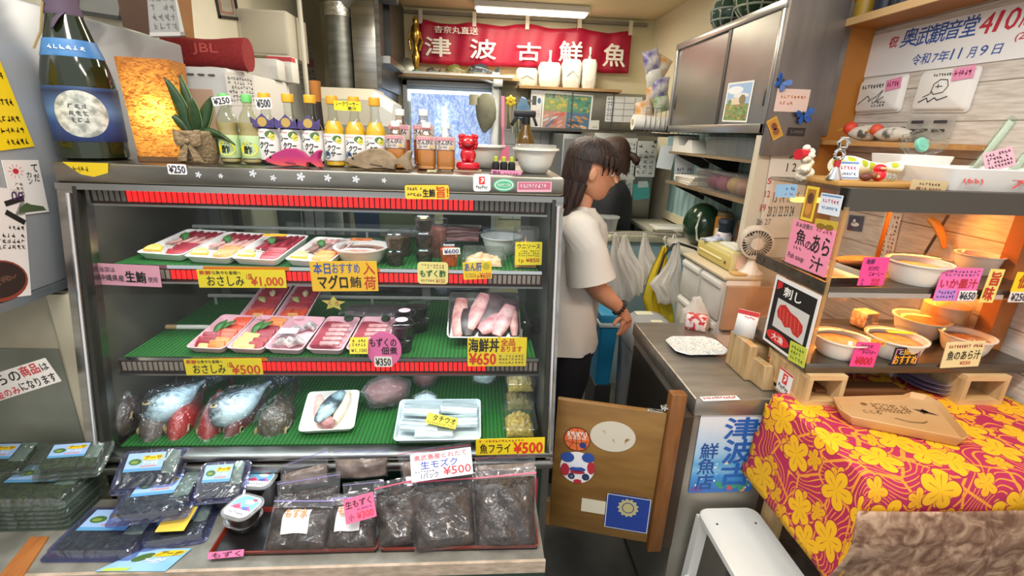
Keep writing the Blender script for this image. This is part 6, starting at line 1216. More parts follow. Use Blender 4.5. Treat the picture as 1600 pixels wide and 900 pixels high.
its=[('9',*x_(1232,236,1240,248),BK,.01),('19',*x_(1188,319,1196,330),'#c2303c',.02),('20 21 22 23 24',*x_(1199,322,1240,338),'#2a2a2c',.01),('26 27',*x_(1182,342,1204,351),'#5a4a4a',.01),('12',*x_(1195,298,1203,308),'#c2303c',.02),('13 14 15 16',*x_(1208,300,1248,316),'#2a2a2c',.01),('5',*x_(1199,278,1205,287),'#c2303c',.02),('1 2 3',*x_(1229,255,1254,268),'#2a2a2c',.01)]
card('wall_calendar','big paper month calendar on the partition beside the fan','calendar',mw,w_,h_,'#ddd6c8',its,decor=many(scrib(.1,.86,.4,.96,'#4a4a46',2,3,3),scrib(.5,.84,.9,.92,'#4a4a46',1,5,4)))
def netfloat(lab,px,py,y_,r,c,netc):
 p=PX(px,py,1.17);t=thing('glass_float',lab,'glass float',(1.17,y_,UZ1+r+.002));MB().sph((0,0,0),r,24,16).build('float_ball',M(c,.15,c2='#22382a',sc=4),t)
 for k in range(5):
  m=MB();a=PI*k/5;m.tube([(r*1.01*math.cos(t_)*math.cos(a),r*1.01*math.cos(t_)*math.sin(a),r*1.01*math.sin(t_))for t_ in[2*PI*i/20 for i in range(20)]],.0045,5,closed=True);m.build('net_cord',M(netc,.8),t)
 for z in(-.4,.1,.55):m=MB();q=math.sqrt(1-z*z)*r*1.01;m.tube([(q*math.cos(t_),q*math.sin(t_),r*z)for t_ in[2*PI*i/20 for i in range(20)]],.0045,5,closed=True);m.build('net_cord',M(netc,.8),t)
netfloat('dark mottled glass fishing float in a net on the cupboard',1128,20,2.46,.085,'#3c4a44','#8a928a');netfloat('green glass fishing float in a net on the cupboard',1172,12,2.22,.095,'#2c4a2a','#9aa08a')
m=MB();m.tube([(1.15,1.97,UZ1+.012),(1.20,2.0,UZ1+.03),(1.16,2.05,UZ1+.012),(1.13,2.0,UZ1+.012),(1.18,1.95,UZ1+.014)],.010,8);m.build('rope_coil',M('#c9b02a',.8),label='yellow rope coil beside the green glass float',cat='rope')
ks=thing('bracket_shelves','two dark bracket shelves on the teal boards below the cupboard','shelf')
SX=1.09
for z in(1.425,1.262):MB().bb((SX,1.87,z-.012),(XR-.013,2.78,z)).build('board',M('#8d785a',.6,c2='#75624a',sc=5,st=(6,1,6)),ks)
for z in(1.425,1.262):
 for y in(1.95,2.40,2.72):
  m=MB();m.loft([[V((x,yy,zz))for x,zz in((SX+.02,z-.012),(XR-.013,z-.012),(XR-.013,z-.10),(XR-.05,z-.085),(SX+.05,z-.03))]for yy in(y-.008,y+.008)]);m.build('bracket',M('#1f1e1d',.5),ks)
def ubox(label,y0,y1,z,x0,h,mat,food=None,cat='box'):
 t=thing('clear_box',label,cat);MB().loft([[V((x,y,zz))for x,y in((x0+k,y0+k),(XR-.03-k,y0+k),(XR-.03-k,y1-k),(x0+k,y1-k))]for k,zz in((.012,z+.001),(.0,z+h))]).build('box_body',mat,t);MB().bb((x0-.004,y0-.004,z+h),(XR-.026,y1+.004,z+h+.012),bev=.003).build('lid',mat,t)
 if food:
  for k,(yy,c,c2)in enumerate(food):MB().sph((x0+.06,yy,z+.045),(.045,.055,.04),12,8).build('sweet_potato',M(c,.6,c2=c2,sc=20),t)
CLB=CLEAR('#eef2f2',.12,.08,milk=.32,milkc='#c9cdcd')
ubox('long clear plastic box on the upper bracket shelf',1.93,2.36,1.425,1.10,.075,CLB)
ubox('clear domed box of purple and tan vegetables on the lower bracket shelf',1.98,2.40,1.262,1.10,.085,CLEAR('#f2f4f2',.12,.06,milk=.10),[(2.30,'#8a3a58','#6a2a48'),(2.20,'#a8506a','#7a3452'),(2.10,'#c9a070','#b58a5a'),(2.03,'#b98a78','#9a6a58')])
m=MB();m.loft([[V((1.10+dx_,y,z))for y,z in((2.48,1.426),(2.76,1.426),(2.76,1.51),(2.70,1.51),(2.68,1.46),(2.60,1.46),(2.56,1.49),(2.52,1.49),(2.50,1.45))]for dx_ in(0,.12)]);m.build('tape_dispenser',M('#dedcd4',.45),label='white cut out plastic stand on the upper bracket shelf',cat='stand')
for k in range(4):m=MB();m.box((0,0,.006),(.17,.24-.02*k,.009),rz=.1*(k-1));m.build('paper_stack',M(('#d9d4c6','#e4e0d6','#cfc8b4','#e9e6de')[k],.7),label=('lowest','second','third','topmost')[k]+' paper bundle at the far end of the lower bracket shelf',cat='papers',loc=(1.19,2.58,1.263+.0112*k),group='paper bundles on the lower bracket shelf')
sign('hanging_calendar','small calendar hanging under the upper bracket shelf','calendar',(1056,242),(1086,242),(1053,280),(0,2.74,0),(0,-1,0),'#cdd2d6',[],decor=scrib(.1,.1,.9,.5,'#4a5a8a',2,6,3))
sign('paper_bag_sheet','pale blue white paper hanging at the far end of the shelves','paper',(1032,226),(1056,230),(1026,262),(0,2.86,0),(0,-1,0),'#d6e0e6')
sign('teal_note','small light blue note above the hanging paper','note',(1044,213),(1056,213),(1043,228),(0,2.88,0),(0,-1,0),'#a9ccd4')
sign('yellow_note','yellow green scribbled note on the teal boards by the partition','note',(1184,262),(1193,262),(1182,282),(1.245,0,0),LN,'#cfd04a',[],decor=scrib(.1,.1,.9,.9,'#7a8a2a',3,3,3))
lg=thing('back_counter','long pale counter along the right kitchen wall with a wire rack edge','counter');LZ=.955
MB().bb((1.06,2.02,LZ-.03),(XR-.002,3.25,LZ),bev=.003).build('worktop',M('#c9c4b2',.5),lg);MB().bb((.74,2.62,LZ-.03),(1.06,2.80,LZ),bev=.003).build('worktop',M('#bfbda6',.5,c2='#b0b59a',sc=9),lg)
MB().bb((1.10,2.05,0),(XR-.002,3.25,LZ-.03)).build('cabinet',M('#b5c9cc',.5),lg);MB().bb((.76,2.66,0),(1.10,2.78,LZ-.03)).build('cabinet',M('#a3bcc2',.5),lg)
m=MB()
for k in range(26):x=.76+.30*k/25;m.cyl((x,2.605,LZ-.02),(x,2.605,LZ+.03),.0016,n=5)
for z in(-.02,.005,.03):m.cyl((.75,2.605,LZ+z),(1.07,2.605,LZ+z),.002,n=5)
m.build('wire_rack',M('#b9b2a0',.4,.5),lg)
c=PY(952,360,2.74);t=thing('plastic_tub','clear round plastic tub behind the woman in white','tub',(PY(950,352,2.73).x,2.73,LZ));MB().lathe([(.045,0),(.055,.085),(.062,.087),(.062,.092),(.05,.09)],n=28,caps=(True,False)).build('tub_wall',CLEAR('#e9efec',.12,.1,milk=.3),t);MB().lathe([(.0625,.088),(.0635,.092),(.0635,.098),(.055,.099)],n=28).build('lid',CLEAR('#dfe6e6',.12,.1,milk=.3),t)
m=MB();m.bb((1.02,2.62,LZ+.035),(1.24,2.76,LZ+.055),bev=.004);m.build('white_tray',M('#e6e4da',.4),label='flat white tray resting on the wire rack',cat='tray')
MB().bb((1.04,2.66,LZ+.0005),(1.22,2.74,LZ+.0345)).build('tray_riser',M('#b9b5a6',.5),label='low grey stand under the flat white tray',cat='stand')
p=PX(1085,330,1.19);t=thing('green_float','large dark green glass float under the bracket shelves','glass float',(1.20,2.46,LZ+.108));MB().sph((0,0,0),(.095,.115,.115),24,16).build('float_ball',M('#25402c',.15,c2='#1b3022',sc=4),t);m=MB();m.tube([(-.06,-.09,.08),(-.075,-.095,0),(-.06,-.09,-.06),(-.03,-.1,-.085)],.006,8);m.build('white_cord',M('#d9d9d2',.6),t)
t=thing('spray_can','white spray can with a dark cap on the back counter','spray can',(1.15,2.13,LZ));MB().lathe([(.034,0),(.036,.004),(.036,.12),(.028,.135),(.02,.14)],n=24).build('can_body',M('#dcd8dc',.35,c2='#a88fa8',sc=26,lo=.55,hi=.62),t);MB().lathe([(.026,.135),(.028,.14),(.026,.16),(.034,.18),(.030,.195),(.001,.2)],n=20).build('cap',M('#25303e',.5),t)
for k,(x,y,r,h,c,lab)in enumerate(((1.19,2.24,.026,.15,'#c9bc9c','tan paper tube left of the spray can'),(1.20,2.05,.026,.13,'#b5a888','tan jar right of the spray can'),(1.24,2.32,.04,.20,'#b9792a','amber brown jar behind the spray can'),(1.26,2.16,.035,.19,'#6a4a32','dark brown jar at the back behind the spray can'))):
 t=thing('jar',lab,'jar',(x,y,LZ),0,'jars on the back counter');MB().lathe([(r*.9,0),(r,.004),(r,h*.85),(r*.8,h*.9)],n=18).build('jar_body',M(c,.45),t);MB().lathe([(r*.84,h*.88),(r*.86,h),(.001,h*1.01)],n=18).build('lid',M('#8a7a5a',.5),t)
dr=thing('drawer_unit','white plastic drawer unit with clear drawers behind the steel counter','drawer unit')
DX0,DX1,DY0,DY1=.915,1.06,1.635,2.0;dzt=PX(1142,444,DX0).z
DW=M('#dfddd5',.45)
MB().bb((DX0+.012,DY0,.0),(DX1,DY1,dzt),bev=.004).build('carcass',DW,dr)
MB().bb((DX0-.004,DY0-.004,dzt),(DX1+.0,DY1+.004,dzt+.012),bev=.003).build('top_panel',M('#cdbfa0',.55),dr)
for j in range(2):
 for k in range(4):
  y0_,y1_=DY0+.006+j*(DY1-DY0)/2,DY0-.006+(j+1)*(DY1-DY0)/2;z1_=dzt-.01-k*.165;z0_=z1_-.155
  d=MB().bb((DX0,y0_,z0_),(DX0+.012,y1_,z1_),bev=.004).build('drawer',M('#c2bfb8',.3,c2='#d2d0ca',sc=7),dr)
  MB().bb((DX0-.008,y0_+.006,z1_-.028),(DX0+.002,y1_-.006,z1_-.006),bev=.003).build('drawer_grip',DW,d)
rg=thing('cash_register','yellowed cash drawer printer on top of the drawer unit','cash register');RZ=dzt+.0125
YL=M('#d6cb92',.5,c2='#c9bd84',sc=6);rx0=.965;ry0,ry1=1.70,1.985
MB().bb((rx0,ry0,RZ),(DX1-.01,ry1,RZ+.075),bev=.006).build('body',YL,rg)
MB().bb((rx0-.006,ry0+.008,RZ+.008),(rx0+.002,ry1-.008,RZ+.060),bev=.002).build('front_panel',M('#c9b86a',.5),rg);MB().bb((rx0-.010,ry0+.06,RZ+.030),(rx0-.004,ry1-.03,RZ+.038),bev=.002).build('grip_slot',M('#e6dba6',.5),rg);MB().cyl((rx0-.009,ry0+.03,RZ+.03),(rx0-.004,ry0+.03,RZ+.03),.006,n=10).build('lock',M('#5a5240',.4),rg)
MB().bb((rx0+.02,ry0+.02,RZ+.075),(DX1-.015,ry1-.14,RZ+.088),bev=.003).build('key_panel',M('#dedcd0',.5),rg);MB().bb((rx0+.026,ry0+.03,RZ+.088),(DX1-.02,ry1-.15,RZ+.0895)).build('key_sheet',M('#c9cbb4',.5,c2='#e9e9de',sc=60),rg)
MB().bb((rx0+.02,ry0-.004,RZ+.012),(DX1-.03,ry0+.001,RZ+.068)).build('side_panel',M('#d9b9a4',.5),rg)
m=MB();m.box((0,0,.004),(.09,.055,.006),rz=.5);m.build('card_packet',M('#d9dfe6',.4,c2='#8a9ac2',sc=50,lo=.52,hi=.6),label='white and blue paper packet lying on the cash register',cat='packet',loc=(1.0,1.93,RZ+.0755),rot=(0,-.05,0))
cx_=MB();cx_.bb((.925,1.612,dzt-.19),(1.10,1.632,dzt-.02));cx_.build('brown_carton',M('#c4a78a',.6,c2='#b09274',sc=5),label='flat brown carton standing against the end of the drawer unit',cat='carton')
m=MB();m.bb((.955,1.645,RZ),(1.06,1.685,RZ+.010),bev=.002);m.build('tan_notebook',M('#c9a468',.6),label='tan notebook lying at the near end of the drawer unit',cat='notebook')
fn=thing('desk_fan','small beige desk fan behind the hot showcase','fan',(1.035,1.68,RZ),-.35)
BGE=M('#cdbfae',.45)
MB().lathe([(.045,0),(.046,.008),(.03,.02),(.016,.045),(.014,.075)],n=24).build('base',M('#dad4c8',.45),fn)
m=MB();R_f=.058;m.loft([[V((R_f*k*math.cos(a),y,.122+R_f*k*math.sin(a)))for a in[2*PI*i/32 for i in range(32)]]for k,y in((.86,-.03),(1,-.028),(1.04,.0),(1.0,.04),(.6,.07),(.1,.075))],False,True);m.build('housing',BGE,fn)
for k in range(28):
 a=2*PI*k/28;m=MB();m.cyl((R_f*.34*math.cos(a),-.033,.122+R_f*.34*math.sin(a)),(R_f*.92*math.cos(a+.12),-.030,.122+R_f*.92*math.sin(a+.12)),.0013,n=5);m.build('grille_bar',BGE,fn)
MB().cyl((0,-.036,.122),(0,-.030,.122),R_f*.38,n=24).build('grille_hub',BGE,fn)
for k in range(5):
 a=2*PI*k/5;leaf(fn,.0,-.012,.122,R_f*.9,R_f*.7,0,M('#b5aa9a',.5),'fan_blade',0).rotation_euler=(PI/2,a,.4)
tbn=thing('waste_bin','rounded grey lidded bin behind the steel counter','bin');bx0,bx1,by0,by1=.685,.895,1.82,2.12;GB_=M('#9a9b9c',.45)
m=MB();m.loft([[V((x,y,z))for x,y in[(a+(bx0+bx1)/2,b_+(by0+by1)/2)for a,b_ in rrect((bx1-bx0)*k,(by1-by0)*k,.05,5)]]for k,z in((.80,0),(.96,.55),(.97,.60))]);m.build('bin_body',M('#a9adb2',.45),tbn)
m=MB();m.loft([[V((x,y,z))for x,y in[(a+(bx0+bx1)/2,b_+(by0+by1)/2)for a,b_ in rrect((bx1-bx0)*k,(by1-by0)*k,.06,5)]]for k,z in((1,.60),(1.0,.63),(.9,.685),(.7,.715),(.4,.725))]);m.build('domed_lid',GB_,tbn)
for(x,y,z,sx,sy_)in((.775,2.02,.7245,.08,.04),(.80,1.92,.7245,.05,.025)):MB().box((x,y,z),(sx,sy_,.004),bev=.001).build('paper_label',M('#dcd9bc',.6),tbn)
t=thing('blue_box','blue plastic box with a pale rim behind the woman','box',(.63,2.14,0));MB().loft([ring(rrect(.07,.16,.01),.33),ring(rrect(.085,.18,.01),.64)]).build('box_body',M('#1f86b8',.4),t);MB().bb((-.05,-.10,.64),(.05,.10,.66),bev=.004).build('rim',M('#b9c9cf',.4),t);MB().bb((-.045,-.09,.66),(.045,.09,.70),bev=.004).build('lid',M('#2a8ab8',.4),t);MB().bb((-.04,-.09,0),(.04,.09,.33)).build('stand',M('#3a3a3a',.5),t)
rail=thing('bag_rail','wire rail carrying the hanging carrier bags in front of the back counter','rail');BY=2.30;BZ=PY(1000,365,BY).z
m=MB();m.tube([(PY(935,362,BY).x,BY,BZ),(PY(1065,366,BY).x,BY,BZ)],.004,8);m.build('rail_wire',M('#a9a296',.4,.6),rail)
for px in(938,1063):m=MB();x=PY(px,365,BY).x;m.tube([(x,BY,BZ),(x,BY+.10,BZ),(x,2.61,BZ-.04)],.004,8);m.build('rail_arm',M('#a9a296',.4,.6),rail)
def carrier(lab,Lp,Rp,y,mat,seed,loop=True,fold=.014):

 A,B=[PY(*p,y)for p in Lp],[PY(*p,y)for p in Rp];c=(A[0]+B[-1])/2;t=thing('carrier_bag',lab,'carrier bag',c);R=random.Random(seed);p1,p2=R.uniform(0,6),R.uniform(0,6)
 def at_(P,v):k=v*(len(P)-1);i=min(int(k),len(P)-2);return P[i].lerp(P[i+1],k-i)
 def sheet(sg):
  def g_(u,v):
   p=at_(A,v).lerp(at_(B,v),u)-c;e=math.sin(PI*u)**.6
   return p+V((0,sg*(.004+.030*e*min(1,v*1.6)*(1 if v<.92 else(1-v)/.08*.8+.2))+fold*e*(.5+.5*v)*math.sin(u*15+p1+2.5*v)+.006*math.sin(u*29+p2-6*v)*e,0))
  return g_
 m=MB();m.grid(sheet(-1),26,18);m.grid(sheet(1),26,18);m.build('bag_film',mat,t,smooth=70)
 tp=(A[0]+B[0])/2-c
 m=MB();m.tube([tp+V((0,0,-.005)),tp+V((.004,0,.012)),V((tp.x+.004,0,BZ-c.z+.006)),V((tp.x-.006,0,BZ-c.z+.010)),V((tp.x-.010,0,BZ-c.z-.006))],.0035,6);m.build('bag_loop',M('#d9d6cf',.5),t);return t
PB=CLEAR('#f4f2f0',.06,.2,.9,18,milk=.78,milkc='#f0ede8');PBY=M('#dcc42e',.45,c2='#c9ae1e',sc=10,bump=.4)
carrier('white carrier bag hanging beside the woman, leftmost on the rail',[(958,370),(954,395),(950,430),(952,470)],[(966,370),(972,390),(990,425),(986,470)],2.24,PB,1)
carrier('white carrier bag with a printed square, second along the rail',[(973,368),(964,398),(972,430),(984,466)],[(980,370),(990,396),(1006,420),(1004,456)],2.18,PB,2)
carrier('white carrier bag with a broad shoulder, third along the rail',[(1004,370),(998,398),(996,420),(1000,446)],[(1011,370),(1018,392),(1030,412),(1024,442)],2.26,PB,3)
carrier('yellow carrier bag between the white ones',[(1036,384),(1016,425),(1004,465),(1012,498),(1036,532)],[(1042,386),(1044,425),(1048,465),(1054,500),(1046,534)],2.20,PBY,4)
carrier('white carrier bag bulging in front of the yellow bag',[(1056,378),(1044,410),(1014,444),(1024,458),(1028,474)],[(1061,380),(1064,412),(1065,440),(1066,458),(1060,474)],2.12,PB,5)
carrier('light blue carrier bag hanging behind the rightmost white bag',[(1048,392),(1044,412),(1044,432),(1050,450)],[(1054,394),(1068,410),(1068,432),(1062,452)],2.24,M('#6fb0cc',.5,bump=.4,sc=12),6)
m=MB();q=[PY(a,b_,2.12)for a,b_ in((1028,430),(1038,400),(1052,382),(1060,380),(1085,388),(1100,398))];m.tube(q,.006,8);m.build('black_cable',M('#1c1b1a',.5),label='black cable looping over the hanging bags to the register',cat='cable')
BGZ=PY(1110,532,1.7).z
bagblob('carrier_bag','knotted white carrier bag standing behind the platter',(.862,1.70,BGZ),.052,.06,(PY(1110,468,1.7).z-BGZ)/2.3,M('#e4e0d8',.5),.2,12,film=PB,cat='carrier bag')
MB().bb((.815,1.625,0),(.903,1.80,BGZ-.001),bev=.004).build('storage_box',M('#8f8a80',.6),label='grey box behind the steel counter under the knotted white carrier bag',cat='box')
pt_=thing('paper_towel','white paper towel roll lying under the snack rack','paper towel',(PY(1018,192,3.0).x,3.0,PY(1018,192,3.0).z));m=MB();m.cyl((-.115,0,0),(.12,0,-.010),.045,n=28);m.build('roll',M('#eeece6',.8),pt_);m=MB();m.cyl((-.118,0,0),(-.1145,0,0),.018,n=16);m.build('core',M('#b9a88a',.8),pt_)
sr=thing('wire_shelf','wire shelf high beside the stainless cupboard','shelf');zz=PY(1018,208,3.0).z
MB().bb((.93,2.90,zz-.02),(XR-.002,3.15,zz)).build('board',STEELD,sr)
m=MB()
for k in range(12):x=.99+.03*k;m.cyl((x,2.95,zz),(x,2.95,zz+.14),.002,n=5)
m.cyl((.98,2.95,zz+.14),(1.31,2.95,zz+.14),.002,n=5);m.build('wire_guard',M('#8a8a86',.4,.6),sr)
R=random.Random(2)
for k in range(7):
 c=R.choice(['#d9922a','#3a8a4a','#e4e2da','#5a4aa0','#c9c6ba','#7aa86a']);px,py=1018+R.uniform(-14,22),150-14*k+R.uniform(-5,5)
 p=PY(px,py+25,3.02);t=thing('snack_bag',('%s snack bag, %s from the bottom of the crinkled pile beside the cupboard'%({'#d9922a':'orange','#3a8a4a':'green','#e4e2da':'white','#5a4aa0':'violet','#c9c6ba':'grey','#7aa86a':'pale green'}[c],('first','second','third','fourth','fifth','sixth','seventh')[k])),'snack bag',(min(p.x,1.24),3.03+.01*(k%3),p.z),(0,R.uniform(-.5,.5),0),'crinkled snack bags on the wire shelf')
 m=MB();m.loft([[V((.05*a_*s,b_*.03*s2,z))for a_,b_ in oval(2,2,14)]for s,s2,z in((1,.1,-.06),(.95,.7,-.035),(1,1,0),(.95,.7,.035),(1,.1,.06))]);m.build('packet',M(c,.3,c2='#d9d6ce',sc=18,bump=.6),t)
# steel counter, gate, hot case, cloth table, stool
WOODG=M('#8f6a34',.45,c2='#765226',sc=5,st=(1,1,5),bump=.05,lo=.3,hi=.7);WOODP=M('#86562a',.5,c2='#74481f',sc=8,st=(6,6,1))
PINE=M('#d9b98a',.6,c2='#c79f68',sc=6,st=(1,9,9));PINEV=M('#cdb084',.6,c2='#b58f5c',sc=6,st=(9,9,1))
ct=thing('steel_counter','brushed stainless steel counter between the wooden gate and the flowered table','counter')
x0,y0,y1=.580,1.066,1.60
m=MB();m.bb((x0,y0,.80),(.83,y1,.85),bev=.004);m.build('worktop',M('#b3aca2',.33,.75,c2='#a19a90',sc=4,st=(2,8,8)),ct)
m=MB();m.bb((x0+.006,y0+.008,.03),(.822,y1-.01,.80));m.build('cabinet_body',M('#a8a297',.42,.6,c2='#979186',sc=4),ct)
m=MB();m.bb((x0+.002,y0+.10,.40),(x0+.006,y1-.03,.77));m.build('side_panel',M('#2a2623',.45),ct)
m=MB();m.box((x0+.0,y0+.12,.755),(.004,.035,.05),bev=.001);m.box((x0-.006,y0+.115,.735),(.012,.016,.03),bev=.003);m.build('latch_plate',STEEL,ct)
for x in(x0+.04,.79):
 for y in(y0+.05,y1-.05):MB().cyl((x,y,0),(x,y,.04),.018).build('foot',BLACK,ct)
mw,w_,h_=frame_px((1096,620),(1153,618),(1096,627),(0,0,.8501),(0,0,1))
card('edge_label','narrow white label with red lettering',None,mw,w_,h_,'#ece7e2',decor=scrib(.05,.2,.95,.9,'#c43a3a',1,12,5),parent=ct,th=.0005)
def sea(nt,N,L,b):
 tc=N('TexCoord');sp=N('SeparateXYZ');L(tc.outputs['Generated'],sp.inputs[0])
 nz=N('TexNoise');nz.inputs['Scale'].default_value=7;nz.inputs['Detail'].default_value=3;L(tc.outputs['Generated'],nz.inputs['Vector'])
 a=N('Math',operation='MULTIPLY_ADD');a.inputs[1].default_value=.16;L(nz.outputs[0],a.inputs[0]);L(sp.outputs['Y'],a.inputs[2])
 r=ramp(N,[(.12,'#2f6fc0'),(.28,'#3f93d8'),(.36,'#7fbbe4'),(.45,'#5fa8dc'),(.62,'#a9cfee'),(.9,'#d9e2ee'),(1,'#e4e6ec')]);L(a.outputs[0],r.inputs[0])
 L(r.outputs[0],b.inputs['Base Color']);b.inputs['Roughness'].default_value=.35
mw,w_,h_=frame_px((1096,645),(1199,643),(1075,770),(0,y0+.006,0),(0,-1,0))
x_=lambda*a:UVB(mw,w_,h_,*a)
C1,C2='#2463b8','#27509c'
its=[]
for ch,bx,c in(('津',(1132,652,1186,685),C1),('波',(1130,686,1178,723),C1),('古',(1126,724,1172,757),C1),('鮮',(1094,692,1122,716),C2),('魚',(1090,716,1117,740),C2),('店',(1087,741,1113,764),C2)):
 its.append((ch,)+x_(*bx)+(c,.03 if c==C1 else .015))
R=random.Random(5);dec=[]
for k in range(26):dec.append(oval_d(R.uniform(.08,.95),R.uniform(.02,.4),.008+.012*R.random(),.006+.01*R.random(),R.choice(['#ffffff','#e9f4fb']),.0003,8))
for k in range(9):dec.append(oval_d(R.uniform(.42,.9),R.uniform(.02,.14),.05,.035,R.choice(['#d9765a','#e9a060','#3f9a7a','#c95a6a']),.0002+k*.00002,10))
dec+=[oval_d(.72,.42,.05,.022,'#eadfc4'),oval_d(.52,.38,.05,.02,'#eadfc4'),oval_d(.12,.05,.10,.04,'#6a5aa8',.0002)]
card('shop_poster','blue sea poster with large blue characters on the steel counter front','poster',mw,w_,h_,'#cfe2f2',its,mat=NODES('sea poster',sea),decor=many(*dec))
# wooden gate
gt=thing('wooden_gate','low stained plywood gate with stickers beside the display case','gate')
A,B=V((.226,1.13,0)),V((.503,1.055,0));ang=math.atan2(B.y-A.y,B.x-A.x);W=(B-A).length
m=MB();m.T=Matrix.Translation(A)@Matrix.Rotation(ang,4,'Z')
m.bb((.0,0,.385),(W,.018,.813),bev=.002);m.bb((-.010,.0,.385),(.01,.018,.47));m.build('panel',WOODG,gt)
m=MB();m.bb((.505,1.045,.36),(.545,1.075,.875),bev=.003);m.build('hinge_post',WOODP,gt)
m=MB();m.bb((.545,1.06,.36),(.58,1.085,.80));m.build('post_filler',M('#3c2d22',.5),gt)
m=MB();m.T=Matrix.Translation(A)@Matrix.Rotation(ang,4,'Z');m.box((W-.03,.008,.8145),(.04,.014,.003),bev=.001);m.box((W+.0,.012,.825),(.034,.016,.006),bev=.002);m.cyl((W-.004,.012,.818),(W-.004,.012,.832),.004,n=10);m.build('latch',CHROME,gt)
gn=V((math.sin(ang),-math.cos(ang),0));gp=A+gn*.0006
def gst(name,TL,TR,BL_,col,items=(),label=None,**k):return sign(name,label,None,TL,TR,BL_,gp,gn,col,items,th=.0006,parent=gt,**k)
def ball(t,cols,w,h):
 oval_d(.5,.5,.47,.47,'#dd6a35',.0001)(t,cols,w,h)
 for P in([(.06,.42),(.3,.36),(.6,.33),(.92,.42)],[(.5,.04),(.47,.3),(.48,.5),(.52,.96)],[(.18,.12),(.34,.35),(.34,.6),(.2,.86)],[(.82,.12),(.66,.35),(.66,.6),(.78,.86)]):line_d(P,'#4a2414',.022,.0003)(t,cols,w,h)
gst('basketball_sticker',(881,666),(923,669),(881,703),'#5a2414',[('RYUKYU',.16,.60,.86,.82,'#f6efe6',.03),('GOLDEN KINGS',.18,.50,.84,.58,'#f6efe6',.02)],shape='oval',decor=many(ball,oval_d(.72,.27,.13,.13,'#2a3c78',.0005)),label='round orange basketball sticker')
gst('worn_sticker',(922,655),(994,662),(922,702),'#cfc6b4',shape='oval',mat=M('#cfc6b4',.6,c2='#8a6432',sc=38,lo=.62,hi=.70),label='worn pale oval sticker')
def moto(t,cols,w,h):
 for a in((.22,.82,.20,.16,'#2c4d9c'),(.82,.84,.18,.15,'#2c4d9c'),(.90,.52,.11,.2,'#b3283a'),(.14,.42,.13,.2,'#b3283a'),(.5,.06,.12,.07,'#b3283a'),(.48,.60,.20,.10,'#dfe4ee'),(.50,.45,.24,.08,'#2c4d9c'),(.50,.36,.22,.06,'#a8283a'),(.32,.22,.10,.10,'#23305e'),(.74,.22,.11,.11,'#23305e'),(.32,.22,.05,.05,'#8a90a8'),(.74,.22,.05,.05,'#8a90a8')):
  oval_d(*a)(t,cols,w,h)
gst('scooter_sticker',(876,704),(930,708),(875,752),'#e9e6e6',shape='oval',decor=moto,label='round white, red and blue sticker')
gst('tape_patch',(909,778),(947,784),(908,798),'#d2cbb4',label='strip of pale tape')
def gear(t,cols,w,h):
 rect_d(.02,.02,.98,.98,'#dfe3ea',.0001)(t,cols,w,h);rect_d(.035,.035,.965,.965,'#1d3a8c',.0002)(t,cols,w,h)
 g_=[(.5+(.235 if(i//2)%2 else .20)*math.cos(2*PI*i/52),.66+(.255 if(i//2)%2 else .22)*math.sin(2*PI*i/52))for i in range(52)]
 poly_d(g_,'#b7ae7a',.0004)(t,cols,w,h);oval_d(.5,.66,.135,.15,'#1d3a8c',.0006)(t,cols,w,h);oval_d(.5,.66,.115,.128,'#b7ae7a',.0007)(t,cols,w,h)
gst('member_sign',(948,769),(1019,780),(943,823),'#16306f',[('S',.43,.56,.57,.76,'#1d3a8c',.06,.2),('南城市商工会',.08,.29,.60,.38,'#e6e9ee',.02),('会員章',.06,.09,.60,.26,'#f2f3f5',.03)],shape='round',decor=gear,label='blue member sign with gold gear emblem')
# things on the counter
def lace(nt,N,L,b):
 tc=N('TexCoord');nz=N('TexNoise');nz.inputs['Scale'].default_value=42;nz.inputs['Detail'].default_value=1;nz.inputs['Distortion'].default_value=2.6;L(tc.outputs['Object'],nz.inputs['Vector'])
 r=ramp(N,[(.42,'#f1efe9'),(.48,'#a3bcc8'),(.54,'#bccfd6'),(.6,'#f1efe9')]);L(nz.outputs[0],r.inputs[0]);L(r.outputs[0],b.inputs['Base Color']);b.inputs['Roughness'].default_value=.2
pl=thing('serving_plate','scalloped white plate with blue swirl pattern on the steel counter','plate',(.716,1.374,.85),.03)
def scal(w,d,k=0):return[(x*(1+.012*math.cos(14*math.atan2(y,x))),y*(1+.02*math.cos(14*math.atan2(y,x))))for x,y in rrect(w,d,.05,10)]
MB().loft([ring(scal(.12,.09),0),ring(scal(.135,.105),.004),ring(scal(.180,.140),.013),ring(scal(.176,.136),.015),ring(scal(.135,.105),.007),ring(scal(.12,.09),.0055)]).build('dish',NODES('lace glaze',lace),pl)
wb=MB();wb.loft([[V(p)for p in((0,0,0),(.022,0,0),(.022,.115,0),(0,.115,0))],[V(p)for p in((0,0,.105),(.022,0,.105),(.022,.115,.105),(0,.115,.105))]])
wb.build('wood_block',PINEV,label='taller pine block standing on the counter behind the wedge',cat='wood block',loc=(.766,1.165,.851),bev=.002)
MB().bb((0,0,0),(.045,.075,.088),bev=.002).build('wood_block',PINE,label='pale pine block between the taller block and the hot case',cat='wood block',loc=(.800,1.20,.851))
MB().loft([[V(p)for p in((0,0,0),(.034,0,0),(.022,.09,0),(-.008,.09,0))],[V(p)for p in((-.004,.004,.072),(.020,.004,.072),(.012,.09,.072),(-.01,.09,.072))]]).build('wood_wedge',PINEV,label='slanted pine wedge nearest the front of the steel counter',cat='wood block',loc=(.786,1.108,.851),bev=.002)
qs=thing('payment_stand','small white folded payment stand with red top strip on pine block','stand',(.776,1.23,.958),-.75)
